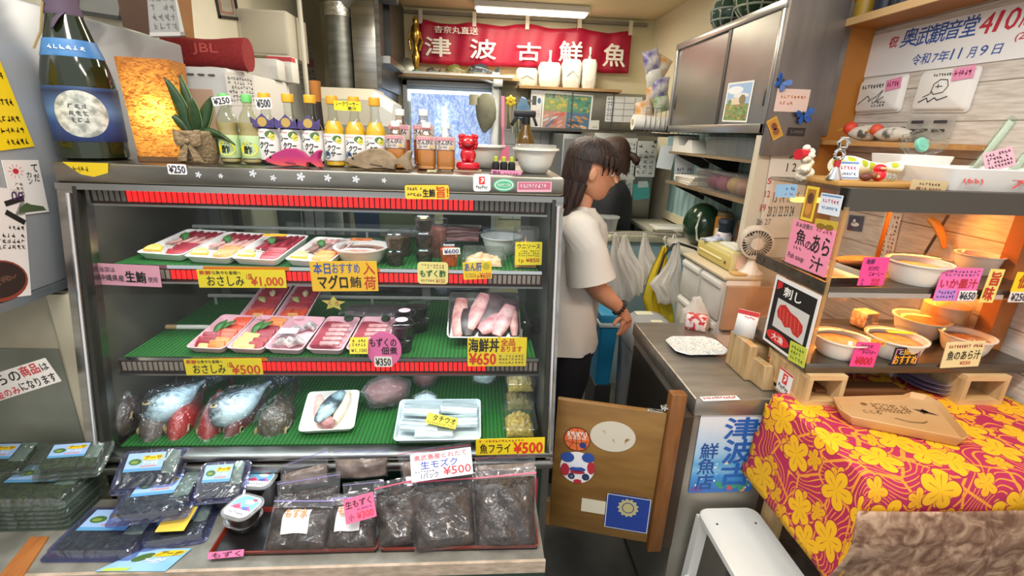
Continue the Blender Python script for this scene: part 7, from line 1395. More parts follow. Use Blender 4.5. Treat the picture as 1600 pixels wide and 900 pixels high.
m=MB();m.quad((-.028,0,0),(.028,0,0),(.028,.018,.075),(-.028,.018,.075));m.quad((-.028,.036,0),(.028,.036,0),(.028,.018,.075),(-.028,.018,.075));m.build('folded_card',M('#f3f0ec',.5),qs,solid=.001)
m=MB();m.T=Matrix.Translation((0,.0155,.069))@Matrix.Rotation(1.335,4,'X');m.box((0,0,.0012),(.056,.012,.0006));m.build('red_strip',M('#cf3038',.5),qs)
m=MB();m.T=Matrix.Translation((0,.0128,.056))@Matrix.Rotation(1.335,4,'X');cols=[];texts(m,[('PayPay',.35,.2,.9,.8,'#c9474c',.02)],cols,.05,.012,.0013);m.build('lettering',M('#c9474c',.6),qs,smooth=0)
m=MB();m.box((0,0,.025),(.07,.05,.05),bev=.003);rb_=m.build('snack_box',M('#c2323f',.5,c2='#ede2df',sc=55,lo=.45,hi=.55),label='small red and white patterned box behind the payment stand',cat='box',loc=(.790,1.545,.851),rot=-.5)
# hot showcase
HX0,HX1,HY0,HY1,HZ0,HZ1=.806,1.405,1.0,1.30,.963,1.409
hc=thing('hot_showcase','warm lit two tier hot food showcase standing on pine boxes','showcase')
HM=M('#7b756c',.35,.9,c2='#655f57',sc=5,st=(1,8,8))
m=MB();m.bb((HX0,HY0,HZ0),(HX1,HY1,HZ0+.026),bev=.002);m.build('base_slab',HM,hc)
m=MB();m.bb((HX0,HY0,HZ1-.048),(HX1,HY0+.03,HZ1));m.build('top_rail',M('#5d5c59',.42,.8),hc)
m=MB();m.bb((HX0,HY0+.03,HZ1-.010),(HX1,HY1,HZ1-.001));m.build('roof',CLEAR('#f3f3f0',.06,.05,milk=.25,milkc='#8a8a86'),hc)
sh_=MB().bb((HX0+.01,HY0+.004,1.166),(HX1,HY1-.02,1.184)).build('middle_shelf',HM,hc)
MB().bb((HX0+.01,HY0,1.160),(HX1,HY0+.005,1.172)).build('shelf_lip',CHROME,sh_)
m=MB();m.bb((HX0-.003,HY0,1.166),(HX0+.004,HY0+.285,1.196));m.cyl((HX0-.005,HY0+.06,1.182),(HX0-.002,HY0+.06,1.182),.006,n=10);m.cyl((HX0-.005,HY0+.25,1.182),(HX0-.002,HY0+.25,1.182),.006,n=10);m.build('side_rail',HM,hc)
AC=CLEAR('#fdfaf5',.07,.02)
m=MB();m.bb((HX0,HY0,HZ0+.026),(HX0+.004,HY1-.02,HZ1));m.build('acrylic_side',AC,hc)
m=MB();m.bb((HX0-.001,HY0-.001,HZ0+.026),(HX0+.007,HY0+.005,HZ1-.04));m.build('acrylic_edge',CLEAR('#f2d9a8',.12,.1,milk=.45,milkc='#e9c98f'),hc)
m=MB();m.bb((HX0,HY1-.006,HZ0+.026),(HX1,HY1-.003,HZ1-.01));m.build('acrylic_back',AC,hc)
m=MB();m.cyl((1.165,HY1-.02,1.184),(1.165,HY1-.02,HZ1-.01),.006,n=10);m.build('support_post',M('#b9742e',.4,.6),hc)
AMB=M('#ffb45a',.5,emit=3.5)
for z in(1.150,1.345):
 lm=MB();lm.bb((.86,HY1-.045,z),(1.38,HY1-.025,z+.012));lm.build('heat_lamp',AMB,hc)
g='white bowls in the hot showcase'
FOAM=M('#f0e8da',.5);SOUP=M('#d99a5a',.4,c2='#b9703a',sc=40)
def fb(lab,px,py,z,r,h,food=SOUP,lid=True):
 p=PZ(px,py,z);return lbowl('soup_bowl',lab,(p.x,p.y,z),r,h,FOAM,lid=lid,food=food,rb=.72,group=g)
zb_,zm_=HZ0+.0265,1.1845
fb('large white bowl on the upper hot shelf, left of the bright pink purple sign',1427,440,zm_,.066,.050)
fb('white bowl on the upper hot shelf behind the vertical yellow sign, left of two',1522,425,zm_,.052,.048)
fb('white bowl on the upper hot shelf, right of two by the yellow sign',1582,423,zm_,.052,.050)
fb('white lidded bowl at the left end of the lower hot shelf',1308,552,zb_,.062,.045)
fb('white bowl with a yellow sticker on its lid behind the black sign',1392,553,zb_,.066,.048)
fb('white bowl at the back of the lower hot shelf',1432,522,zb_,.066,.05)
fb('white bowl behind the cream fish soup sign',1503,548,zb_,.058,.045)
p=PZ(1375,505,1.04);m=MB();m.prism(rrect(.06,.014,.003),0,.0012);m.build('yellow_sticker',M('#f6d81f',.5),label='yellow sticker on the lid of the bowl behind the black sign',cat='sticker',loc=(1.058,1.035,zb_+.0685),rot=-.15)
p=PZ(1352,392,zm_);m=MB();m.loft([[V((-.07+.14*u,.028*math.cos(a)*(.5+.5*math.sin(PI*(.1+.8*u))),.014+.013*math.sin(a)*(.5+.5*math.sin(PI*(.1+.8*u)))))for a in[2*PI*i/12 for i in range(12)]]for u in[j/8 for j in range(9)]])
m.build('fried_fish',M('#a8784e',.6,c2='#8a5a34',sc=25),label='flat brown fried fish on the upper hot shelf',cat='fish',loc=(1.03,1.20,zm_),rot=.15)
trh=MB();trh.T=Matrix.Translation((.885,1.02,zm_));tt=thing('foil_tray','shallow steel tray at the left end of the upper hot shelf','tray',(.895,1.06,zm_),.05)
tray_mesh(.14,.18,.014).build('tray',STEEL,tt)
for o in[tt]:o.location.y=1.03
tjs=thing('plastic_jar','big clear plastic jar with pale contents at the right of the lower hot shelf','jar',(1.335,1.19,zb_))
MB().lathe([(.055,0),(.058,.02),(.058,.11),(.045,.13),(.045,.14)],n=24,caps=(True,False)).build('jar_wall',LID,tjs);MB().lathe([(.05,.002),(.053,.02),(.053,.09),(.01,.095)],n=24).build('contents',M('#e3b377',.5,c2='#c9925a',sc=20),tjs)
for k,(px,py,sx,sy,sz,c,c2,lab)in enumerate(((1492,505,.10,.04,.075,'#e9e0d2','#7a8a92','speckled paper packet at the back of the lower hot shelf'),(1350,500,.05,.05,.05,'#c9a080','#e9d2b8','small beige packet behind the lower left bowl'))):
 p=PY(px,py,1.24);m=MB();m.box((0,0,sz/2),(sx,sy,sz),bev=.006);m.build('food_packet',M(c,.5,c2=c2,sc=60,lo=.5,hi=.56),label=lab,cat='packet',loc=(p.x,1.24,zb_),rot=.2)
HF=(0,HY0-.003,0);HS=(HX0-.0045,0,0)
PK='#f2468f'
def hs(label,TL,TR,BL_,col,items,p0=HF,n=(0,-1,0),cat='price card',name='price_card',**k):return sign(name,label,cat,TL,TR,BL_,p0,n,col,items,**k)
hs('hot pink card for seafood porridge on the upper hot shelf',(1348,402),(1389,402),(1340,446),PK,[('海鮮',.12,.76,.46,.95,'#4a2050'),('ボロボロ',.26,.54,.66,.70,'#4a2050'),('じゅーしー',.36,.34,.90,.50,'#4a2050'),('小',.1,.14,.22,.26,'#4a2050'),('大',.1,.0,.22,.12,'#4a2050'),('¥350',.5,.14,.82,.26,'#c22a2a'),('¥550',.5,.01,.82,.12,'#c22a2a')])
hs('pink and violet card for squid ink soup 650 yen on the upper hot shelf',(1472,418),(1536,419),(1457,470),'#ee6fb0',[('いか墨汁',.06,.40,.96,.68,'#c2293a',.025)],decor=many(poly_d([(.02,.02),(.55,.02),(.5,.36),(.04,.36)],'#c58ad2',.0001),scrib(.1,.74,.95,.95,'#6a4a8a',2,9,3),scrib(.06,.06,.5,.34,'#7a4aa0',2,6,5)))
hs('white 650 yen tag beside the pink and violet card',(1499,454),(1526,454),(1495,470),'#ece6e2',[('¥650',.06,.14,.94,.88,'#2a2a3a',.03)],p0=(0,HY0-.006,0),name='price_tag',cat='price tag')
hs('tall pale yellow card with two red characters on the upper hot shelf',(1549,420),(1571,421),(1528,472),'#eddb7a',[('旨',.22,.52,.86,.92,'#c22a1a',.03),('味',.12,.06,.80,.48,'#c22a1a',.03)])
hs('bright yellow card at the right edge above a 250 yen tag',(1591,425),(1625,426),(1577,456),'#f4d21a',[('佃',.2,.2,.6,.9,'#b9361a',.02)])
hs('white 250 yen tag under the bright yellow card',(1578,456),(1606,456),(1575,472),'#ece6e2',[('¥250',.08,.14,.92,.88,'#2a2a3a',.03)],p0=(0,HY0-.006,0),name='price_tag',cat='price tag')
hs('hot pink card for clam chowder 800 yen on the lower hot shelf',(1336,534),(1374,536),(1329,572),PK,[('アサリの',.2,.78,.7,.92,'#3a1a3a'),('チャウダー',.34,.52,.9,.68,'#3a1a3a'),('アサリチー',.18,.64,.66,.76,'#3a1a3a'),('¥800',.16,.10,.86,.42,'#c2202a',.03)])
hs('black card with yellow brush lettering on the lower hot shelf',(1398,543),(1439,543),(1391,571),'#191410',[('当店',.36,.62,.82,.95,'#f0b43a',.03),('と',.2,.64,.34,.84,'#efe6ea',.02),('おすすめ',.06,.10,.92,.58,'#f0a82a',.03)],decor=many(line_d([(.05,.1),(.08,.9),(.3,.9)],'#d98ab0',.05),line_d([(.88,.9),(.95,.9),(.93,.1)],'#d98ab0',.05)))
hs('cream fish soup card in black brush lettering on the lower hot shelf',(1480,535),(1541,532),(1467,575),'#e9d9a2',[('魚のあら汁',.10,.30,.95,.66,'#26241f',.015),('¥550',.48,.10,.75,.24,'#b9361a')],decor=scrib(.08,.74,.95,.92,'#b9361a',1,14,3))
hs('small orange tag on the rim of the bowl behind the black sign',(1362,528),(1383,534),(1360,536),'#e8a02a',[],decor=scrib(.1,.2,.9,.8,'#7a3a10',1,5,2),name='price_tag',cat='price tag',p0=(0,HY0-.001,0))
mw,w_,h_=frame_px((1241,342),(1308,360),(1226,408),HS,LN)
card('menu_card','large pink fish soup card on the clear side of the hot showcase','menu card',mw,w_,h_,'#f292ae',[('魚',.16,.48,.40,.82,BK,.015),('の',.42,.44,.56,.62,BK,.01),('あら',.56,.42,.96,.80,BK,.015),('汁',.62,.06,.90,.36,BK,.015),('Fish soup',.06,.10,.46,.26,'#333333',.008),('あぁ自慢の',.1,.86,.5,.97,'#555555')],decor=many(line_d([(.16,.42),(.18,.37)],BK,.025),line_d([(.22,.42),(.25,.37)],BK,.025),line_d([(.30,.42),(.34,.37)],BK,.025),scrib(.58,.86,.95,.96,'#b9506a',1,5,4)))
mw,w_,h_=frame_px((1213,428),(1283,462),(1193,530),HS,LN)
def meat(t,cols,w,h):
 rect_d(.05,.04,.95,.94,'#171412',.0001)(t,cols,w,h);rect_d(.16,.28,.88,.70,'#d2cdc9',.0003)(t,cols,w,h)
 poly_d([(.20,.52),(.24,.62),(.36,.66),(.50,.60),(.66,.58),(.80,.52),(.82,.44),(.76,.33),(.64,.34),(.56,.40),(.44,.36),(.34,.42),(.24,.44)],'#c22a28',.0005)(t,cols,w,h)
 for k in range(6):line_d([(.26+k*.09,.60-k*.012),(.30+k*.09,.43-k*.012)],'#e06a56',.012,.0007)(t,cols,w,h)
 poly_d([(.08,.80),(.20,.86),(.20,.95-.02),(.08,.93)],'#c9252a',.0005)(t,cols,w,h);oval_d(.34,.15,.28,.085,'#d8282c',.0005)(t,cols,w,h)
card('food_poster','black and white framed food poster of red sashimi on the showcase side','poster',mw,w_,h_,'#ece8e4',[('刺し',.26,.76,.66,.90,'#f3efe9',.03),('大漁',.20,.10,.48,.20,'#f6ece4',.02)],decor=meat)
sign('side_sticker','lime green sticker at the lower corner of the food poster','sticker',(1236,532),(1262,545),(1231,561),(HX0-.007,0,0),LN,'#c9cf4a',[],decor=scrib(.1,.1,.9,.9,'#6a8a2a',3,5,3))
sign('gold_card','narrow gold edged picture card on the clear side panel','card',(1262,290),(1281,293),(1251,342),HS,LN,'#e9c83a',[],decor=many(rect_d(.16,.08,.84,.92,'#a8702a'),oval_d(.5,.66,.24,.16,'#5a3a22',.0006),oval_d(.5,.34,.26,.18,'#d08a3a',.0006)))
sign('shop_card','white shop card with pink lettering taped inside the clear side panel','card',(1285,301),(1319,306),(1277,332),HS,LN,'#dfe6ee',[],decor=many(rect_d(.05,.86,.95,.95,'#6a94c2'),scrib(.12,.52,.9,.8,'#e0608a',1,6,3),scrib(.15,.22,.9,.42,'#3a6ab0',1,8,4)))
sign('blue_card','pale blue card at the top left of the clear side panel','card',(1213,288),(1245,288),(1212,308),HS,LN,'#9cc4e6',[],decor=many(scrib(.3,.5,.95,.85,'#2a5a9a',1,6,2),scrib(.3,.15,.9,.4,'#c2506a',1,6,2)))
sign('gold_label','gold label just above the large pink fish soup card','label',(1275,341),(1310,347),(1272,356),HS,LN,'#c9a83a',[],decor=many(oval_d(.3,.3,.2,.3,'#8a6a1a'),oval_d(.68,.3,.2,.3,'#8a6a1a')))
def openbox(name,label,loc,w,d,h,t=.012,rz=0):
 b_=thing(name,label,'wooden box',loc,rz)
 for a,c in(((0,0,0),(w,d,t)),((0,0,h-t),(w,d,h))):MB().bb(a,c).build('board',PINE,b_)
 for a,c in(((0,0,t),(t,d,h-t)),((w-t,0,t),(w,d,h-t))):MB().bb(a,c).build('side_board',PINEV,b_)
 MB().bb((t,d-.006,t),(w-t,d,h-t)).build('back_board',M('#a87f4e',.6),b_);return b_
TZ=.88
b1=openbox('pine_box','pine box with payment stickers under the left end of the hot showcase',(.812,.985,TZ),.098,.16,.0825)
mw,w_,h_=frame_px((1220,572),(1240,588),(1213,606),(.8115,0,0),LN)
card('payment_sticker','white payment sticker with red emblem',None,b1 .matrix_basis.inverted()@mw,w_,h_,'#f1eeee',[('PayPay',.14,.14,.86,.34,'#3a3a3a',.02)],parent=b1,th=.0006,decor=many(ppay,rect_d(0,.92,1,1,'#d9372f')))
b2=openbox('pine_box','pine box with a knot under the right of the hot showcase',(1.225,.985,TZ),.12,.15,.0825,.014)
# table with flowered cloth
tb=thing('display_table','wooden table under the flowered cloth, its legs just showing','table')
TX0,TX1,TY0,TY1=.775,1.41,.735,1.36
MB().bb((TX0,TY0,TZ-.028),(TX1,1.052,TZ-.006)).bb((.836,1.052,TZ-.028),(TX1,TY1,TZ-.006)).build('tabletop',PINE,tb)
for x,y in((TX0+.06,TY0+.04),(TX1-.03,TY0+.04),(.865,TY1-.04),(TX1-.03,TY1-.04),(TX0+.06,1.02)):
 MB().bb((x-.02,y-.02,0),(x+.02,y+.02,TZ-.035)).build('leg',PINEV,tb)
def hib(nt,N,L,b):
 tc=N('TexCoord');mp=N('Mapping');mp.inputs['Scale'].default_value=(9.5,9.5,1);L(tc.outputs['UV'],mp.inputs[0])
 def mth(op,a,b_=None,c=None):
  n=N('Math',operation=op)
  for i,q in enumerate((a,b_,c)):
   if q is None:continue
   if isinstance(q,(int,float)):n.inputs[i].default_value=q
   else:L(q,n.inputs[i])
  return n.outputs[0]
 def flowers(scale,off,R):
  m2=N('Mapping');m2 .inputs['Scale'].default_value=(scale,scale,1);m2 .inputs['Location'].default_value=off;L(mp.outputs[0],m2 .inputs[0])
  vo=N('TexVoronoi');vo.voronoi_dimensions='2D';vo.inputs['Scale'].default_value=1;vo.inputs['Randomness'].default_value=.75;L(m2 .outputs[0],vo.inputs['Vector'])
  sb=N('VectorMath',operation='SUBTRACT');L(m2 .outputs[0],sb.inputs[0]);L(vo.outputs['Position'],sb.inputs[1])
  sp=N('SeparateXYZ');L(sb.outputs[0],sp.inputs[0]);sc=N('SeparateXYZ');L(vo.outputs['Color'],sc.inputs[0])
  ang=mth('ADD',mth('ARCTAN2',sp.outputs['Y'],sp.outputs['X']),mth('MULTIPLY',sc.outputs['X'],6.28))
  pet=mth('POWER',mth('ABSOLUTE',mth('COSINE',mth('MULTIPLY',ang,2.5))),.55)
  rad=mth('MULTIPLY',mth('MULTIPLY_ADD',pet,.66,.34),R)
  dist=vo.outputs['Distance']
  inside=mth('LESS_THAN',dist,rad);edge=mth('LESS_THAN',dist,mth('ADD',rad,.035))
  core=mth('LESS_THAN',dist,R*.16)
  vein=mth('LESS_THAN',mth('ABSOLUTE',mth('SINE',mth('MULTIPLY',ang,2.5))),.09)
  return inside,edge,mth('MAXIMUM',mth('MULTIPLY',mth('MULTIPLY',vein,inside),mth('LESS_THAN',dist,R*.62)),0),dist,ang
 i1,e1,v1,d1,a1=flowers(1,(0,0,0),.42);i2,e2,v2,d2,a2=flowers(1.3,(3.3,1.7,0),.30)
 nz=N('TexNoise');nz.inputs['Scale'].default_value=.55;nz.inputs['Detail'].default_value=1;L(mp.outputs[0],nz.inputs['Vector'])
 wv=mth('ABSOLUTE',mth('SINE',mth('MULTIPLY',nz.outputs[0],105)))
 ln=mth('LESS_THAN',wv,.33)
 v3=N('TexVoronoi');v3 .voronoi_dimensions='2D';v3 .feature='DISTANCE_TO_EDGE';v3 .inputs['Scale'].default_value=1.3;L(mp.outputs[0],v3 .inputs['Vector'])
 ln2=mth('LESS_THAN',v3 .outputs['Distance'],.035);line=mth('MAXIMUM',ln,ln2)
 def mix(f,a,c):
  n=N('MixRGB');L(f,n.inputs[0])
  for i,q in((1,a),(2,c)):
   if isinstance(q,str):n.inputs[i].default_value=lin(q)
   else:L(q,n.inputs[i])
  return n.outputs[0]
 col=mix(line,'#b0224e','#e8932c');col=mix(e2,col,'#a32642');col=mix(i2,col,'#e6a414');col=mix(v2,col,'#a34a1c')
 col=mix(e1,col,'#a32642');col=mix(i1,col,'#efb312');col=mix(v1,col,'#a34a1c')
 L(col,b.inputs['Base Color']);b.inputs['Roughness'].default_value=.75
HIB=NODES('hibiscus print',hib)
def clothpt(u,v):
 return None
m=MB();uvl=m.bm.loops.layers.uv.verify()
NU,NV=60,50
SL,SF=.26,.10
def cp(s,t):
 x=TX0+max(s,0);y=TY0+max(t,0);z=TZ-.0005
 if s<0:
  k=-s;x-=.008*min(k/.03,1)+.10*max(0,k-.03);z-=k*.97;y+=.015*math.sin(t*22+1)*k*3
 if t<0:
  k=-t;y-=.018*min(k/.03,1)+.05*k;z-=k*.97;x+=.0
  y-=.008*math.sin(s*30)*k*6
 if s<0 and t<0:z=TZ-max(-s,-t)*.97-.25*min(-s,-t)
 return V((x,y,z+.0012*math.sin(s*40)*math.sin(t*37)))
W_=[]
for i in range(NU+1):
 row=[]
 s=-SL+(TX1-TX0+SL)*i/NU
 for j in range(NV+1):
  fr=SF+(.12*min(1,max(0,(-s)/SL))if s<0 else 0)
  t=-fr+(TY1-TY0+fr-.10)*j/NV
  row.append((m.v(cp(s,t)),s,t))
 W_.append(row)
for i in range(NU):
 for j in range(NV):
  q=(W_[i][j],W_[i+1][j],W_[i+1][j+1],W_[i][j+1])
  if max(a[2]for a in q)>1.056-TY0 and min(a[1]for a in q)<.845-TX0:continue
  f=m.f([a[0]for a in q])
  if f:
   for l,a in zip(f.loops,q):l[uvl].uv=(a[1],a[2])
cl=m.build('flowered_tablecloth',HIB,label='magenta and yellow flowered cloth draped over the wooden table',cat='tablecloth',solid=.002)
def paisley(nt,N,L,b):
 tc=N('TexCoord');vo=N('TexVoronoi');vo.inputs['Scale'].default_value=9;L(tc.outputs['Object'],vo.inputs['Vector'])
 wv=N('Math',operation='SINE');mm_=N('Math',operation='MULTIPLY');mm_.inputs[1].default_value=75;L(vo.outputs['Distance'],mm_.inputs[0]);L(mm_.outputs[0],wv.inputs[0])
 nz=N('TexNoise');nz.inputs['Scale'].default_value=22;nz.inputs['Detail'].default_value=5;nz.inputs['Distortion'].default_value=1.5;L(tc.outputs['Object'],nz.inputs['Vector'])
 ad=N('Math',operation='MULTIPLY_ADD');ad.inputs[1].default_value=.012;L(wv.outputs[0],ad.inputs[0]);L(nz.outputs[0],ad.inputs[2])
 r=ramp(N,[(.36,'#6b4a38'),(.5,'#94735c'),(.62,'#b8987f')]);L(ad.outputs[0],r.inputs[0]);L(r.outputs[0],b.inputs['Base Color']);b.inputs['Roughness'].default_value=.8
m=MB()
def bc(u,v):
 x=.745+.68*u;top=.824-.012*math.sin(PI*u)+.01*u;bot=.60+.02*math.sin(u*5)+.02*(1-u)
 return V((x-.02*v*(1-u),TY0-.034-.012*v-.006*math.sin(u*14+v*4)*v-.01*math.sin(v*5)*(1-u),top+(bot-top)*v))
m.grid(bc,50,20);m.build('brown_cloth',NODES('paisley',paisley),label='faded brown paisley cloth hanging over the table front',cat='cloth',solid=.0025)
pts=[(1301,621),(1312,640),(1330,652),(1506,687),(1514,682),(1471,630),(1448,618),(1424,613),(1410,618)]
zp=.905;Q=[PZ(a,b_,zp)for a,b_ in pts];cx=sum(q.x for q in Q)/9;cy=sum(q.y for q in Q)/9
tg=thing('tan_tray','tan plastic tray with faint writing lying on the flowered cloth','tray',(cx,cy,TZ+.003),(0,0,0))
o_=[(q.x-cx,q.y-cy)for q in Q]
m=MB();m.loft([ring([(a*.93,b_*.93)for a,b_ in o_],0),ring([(a*.99,b_*.99)for a,b_ in o_],.016),ring(o_,.023),ring([(a*.985,b_*.985)for a,b_ in o_],.0245),ring([(a*.90,b_*.90)for a,b_ in o_],.012)]);m.build('tray_body',M('#cfa677',.5,c2='#c0935f',sc=4),tg)
mw=Matrix.Translation((.0,-.005,.0125))@Matrix.Rotation(-.22,4,'Z');m=MB();cols=[];m.T=mw
scrib(.2,.45,.62,.85,'#7a5230',4,10,3)(m,cols,.2,.1);line_d([(.32,.2),(.45,.1),(.6,.12),(.66,.2)],'#5a4030',.02)(m,cols,.2,.1);poly_d([(.66,.75),(.78,.72),(.9,.55),(.76,.62)],'#4a3a34')(m,cols,.2,.1);poly_d([(.78,.8),(.82,.66),(.74,.56),(.72,.66)],'#4a3a34')(m,cols,.2,.1)
oval_d(.12,.75,.035,.06,'#8a6238')(m,cols,.2,.1);texts(m,[('こころ',.02,.32,.22,.44,'#4a3424',.01)],cols,.2,.1,.0018)
m.build('lettering',[M(c,.6)for c in cols],tg,smooth=0)
g='stacked lavender plates'
pp_=PZ(1466,612,TZ)
for k in range(3):
 t=thing('plate',('bottom','middle','top')[k]+' lavender plate of the stack under the hot showcase','plate',(pp_.x,1.08,TZ+.002+.012*k),0,g)
 MB().lathe([(.035,0),(.05,.003),(.07,.012),(.072,.013),(.05,.0065),(.001,.006)],n=32).build('dish',M('#b3a2c4',.4),t)
for k,(px,lab,c,sx)in enumerate(((1345,'flat grey box lying under the hot showcase beside the pine box','#8e949a',.10),(1405,'small patterned box under the hot showcase left of the plates','#b7aca0',.05))):
 m=MB();m.box((0,0,.02),(sx,.06,.04 if k else .03),bev=.003);m.build('box',M(c,.6,c2='#d9d2ca',sc=60,lo=.5,hi=.55)if k else M(c,.6),label=lab,cat='box',loc=(PZ(px,600,TZ).x+.03,1.16,TZ+(0 if k else .005)))
m=MB();m.box((0,0,.011),(.24,.05,.022),bev=.003);m.build('wooden_bar',M('#7a4f2a',.6,c2='#6a4020',sc=7),label='dark wooden bar behind the tan tray',cat='wood',loc=(.99,1.045,TZ+.001),rot=-.04)
# stool and things under the table
st=thing('step_stool','white plastic step stool with rounded seat by the steel counter','stool')
zs=.505;sx0_,sx1_,sy0,sy1=.633,.806,.80,1.058
scx,scy=(sx0_+sx1_)/2,(sy0+sy1)/2
SW=M('#e9e8e2',.35)
m=MB();w_,d_=sx1_-sx0_,sy1-sy0
m.T=Matrix.Translation((scx,scy,0))
m.loft([ring(rrect(w_,d_,.03,6),zs-.02),ring(rrect(w_,d_,.03,6),zs-.004),ring(rrect(w_-.008,d_-.008,.028,6),zs),ring(rrect(w_-.02,d_-.02,.025,6),zs-.0015)]);m.build('seat',SW,st)
m=MB();m.T=Matrix.Translation((scx,scy+.055,zs-.0012));m.prism(oval(.10,.07,20)[10:]+[(.06,.03),(-.06,.03)],0,.0002);m.m=0
for x in(-.055,.055):
 MB().cyl((scx+x,sy1-.06,zs-.001),(scx+x,sy1-.06,zs-.0003),.003,n=8).build('screw_hole',BLACK,st)
for sx in(-1,1):
 for sy in(-1,1):
  a=V((scx+sx*(w_/2-.016),scy+sy*(d_/2-.016),zs-.02));b_=a+V((sx*.018,sy*.006,0));b_.z=0
  m=MB();m.loft([[V((c.x+i,c.y+j,c.z))for i,j in((-.014,-.014),(.014,-.014),(.014,.014),(-.014,.014))]for c in(b_,a)]);m.build('leg',SW,st)
m=MB();m.box((scx-w_/2-.006,scy,.26),(.012,d_-.05,.05));m.build('crossbar',SW,st)
m=MB();m.box((scx+w_/2+.006,scy,.26),(.012,d_-.05,.05));m.build('crossbar',SW,st)
m=MB();m.box((0,0,.17),(.22,.28,.34),bev=.01);m.build('storage_crate',M('#3a3836',.6,c2='#55514c',sc=30),label='dark crate in the shade under the flowered table',cat='crate',loc=(1.02,1.0,0))
m=MB();m.lathe([(.05,0),(.06,.1),(.06,.2),(.05,.23),(.001,.235)],n=20);m.build('paint_can',M('#8a7a2c',.5,c2='#5d6a4c',sc=12),label='olive can on the floor under the brown cloth',cat='can',loc=(.89,.80,0))
# wall shelf unit with the banner
WD=M('#b5762f',.5,c2='#a3672a',sc=4,st=(1,1,.4));WE=M('#d9b07a',.55)
su=thing('shelf_unit','wooden shelf unit framing the white banner on the plank wall','shelf')
MB().bb((1.285,1.83,.95),(1.418,1.855,2.35)).build('side_board',WD,su);MB().bb((1.278,1.826,.95),(1.2852,1.858,2.35)).build('board_edge',WE,su)
MB().bb((1.285,.55,1.895),(1.418,1.83,1.913)).build('top_board',WD,su);MB().bb((1.278,.55,1.892),(1.2852,1.826,1.916)).build('board_edge',WE,su)
MB().bb((1.30,1.30,1.496),(1.418,1.83,1.512)).build('small_board',M('#c9975a',.55,c2='#b5834a',sc=6,st=(8,1,8)),su);MB().bb((1.30,1.30,1.370),(1.418,1.83,1.382)).build('small_board',M('#c9975a',.55),su)
g='bottles on the top board'
for k,(px,c,lab)in enumerate(((1351,'#b08a2a','squat gold labelled bottle on the top board above the banner'),(1382,'#1d2238','dark blue bottle beside the gold labelled bottle on the top board'),(1408,'#141a2a','black bottle third along the top board'))):
 p=PX(px,18,1.345);t=thing('bottle',lab,'bottle',(1.345,p.y,1.913),0,g)
 MB().lathe([(.030,0),(.034,.006),(.034,.09),(.014,.14),(.013,.19),(.001,.195)],n=20).build('glass_body',M('#181a1c',.15),t);MB().lathe([(.0345,.015),(.0348,.018),(.0348,.075),(.0345,.078)],n=20,caps=(False,False)).build('bottle_label',M(c,.4),t)
mw,w_,h_=frame_px((1348,60),(1640,-6),(1335,123),(XB-.003,0,0),LN)
x_=lambda*a:UVB(mw,w_,h_,*a)
its=[]
for ch,bx,c,bo in(('奥',(1410,45,1434,72),'#2a52a4',.012),('武',(1434,42,1456,70),'#2a52a4',.012),('観',(1456,36,1480,66),'#2a52a4',.012),('音',(1481,32,1503,60),'#2a52a4',.012),('堂',(1504,25,1530,56),'#2a52a4',.012),('4',(1533,22,1552,52),'#c8203c',.014),('1',(1556,18,1567,48),'#c8203c',.014),('0',(1574,13,1594,45),'#c8203c',.014),('周',(1598,8,1622,40),'#c8203c',.02),('祝',(1391,58,1404,74),'#c8203c',.01),('令和',(1427,84,1454,101),'#2a52a4',.01),('7年',(1459,80,1483,97),'#2a52a4',.01),('11',(1487,76,1503,92),'#2a52a4',.01),('月',(1513,74,1526,90),'#2a52a4',.01),('9',(1533,71,1544,86),'#2a52a4',.01),('日',(1552,69,1567,84),'#2a52a4',.01),('(20',(1588,50,1612,64),'#c8203c',.01)):
 its.append((ch,)+x_(*bx)+(c,bo,.12))
cu_,cv_=[(a+b_)/2 for a,b_ in zip(x_(1386,50,1408,81)[:2],x_(1386,50,1408,81)[2:])]
def circ(t,cols,w,h):
 P=[(cu_+.019*.012/.012*math.cos(a)*1.15,cv_+.019*1.15*w/h*math.sin(a)*1.1)for a in[2*PI*i/28 for i in range(29)]];line_d(P,'#c8203c',.016)(t,cols,w,h)
card('celebration_banner','white celebration banner with blue and red characters on the plank wall','banner',mw,w_,h_,'#f0eeee',its,decor=circ)
def wtray(label,TL,TR,BL_,dec,tagbox,tseed):
 mw,w,h=frame_px(TL,TR,BL_,(XB-.002,0,0),LN)
 t=thing('signed_tray',label,'signed tray');t.matrix_world=mw
 m=MB();m.loft([ring(rrect(w,h,.012),0),ring(rrect(w,h,.012),.003),ring(rrect(w*.97,h*.95,.012),.004),ring(rrect(w*.90,h*.84,.010),.016),ring(rrect(w*.86,h*.78,.010),.018)]);m.build('foam_tray',M('#efece8',.5),t)
 m=MB();cols=[];m.T=Matrix.Translation((0,0,.0175));dec(m,cols,w,h);m.build('autograph',[M(c,.6)for c in cols],t,smooth=0)
 a,b_,c_,d_=tagbox
 m=MB();m.box(((a+c_)/2*w-w/2,(b_+d_)/2*h-h/2,.020),((c_-a)*w,(d_-b_)*h,.001),rz=.1);nt_=m.build('pink_note',M('#f29ac0',.6),t)
 m=MB();cols=[];m.T=Matrix.Translation(((a+c_)/2*w-w/2,(b_+d_)/2*h-h/2,.0198));scrib(.1,.2,.9,.85,'#c2508a',1,5,tseed)(m,cols,(c_-a)*w,(d_-b_)*h);m.build('lettering',M(cols[0],.6),nt_,smooth=0)
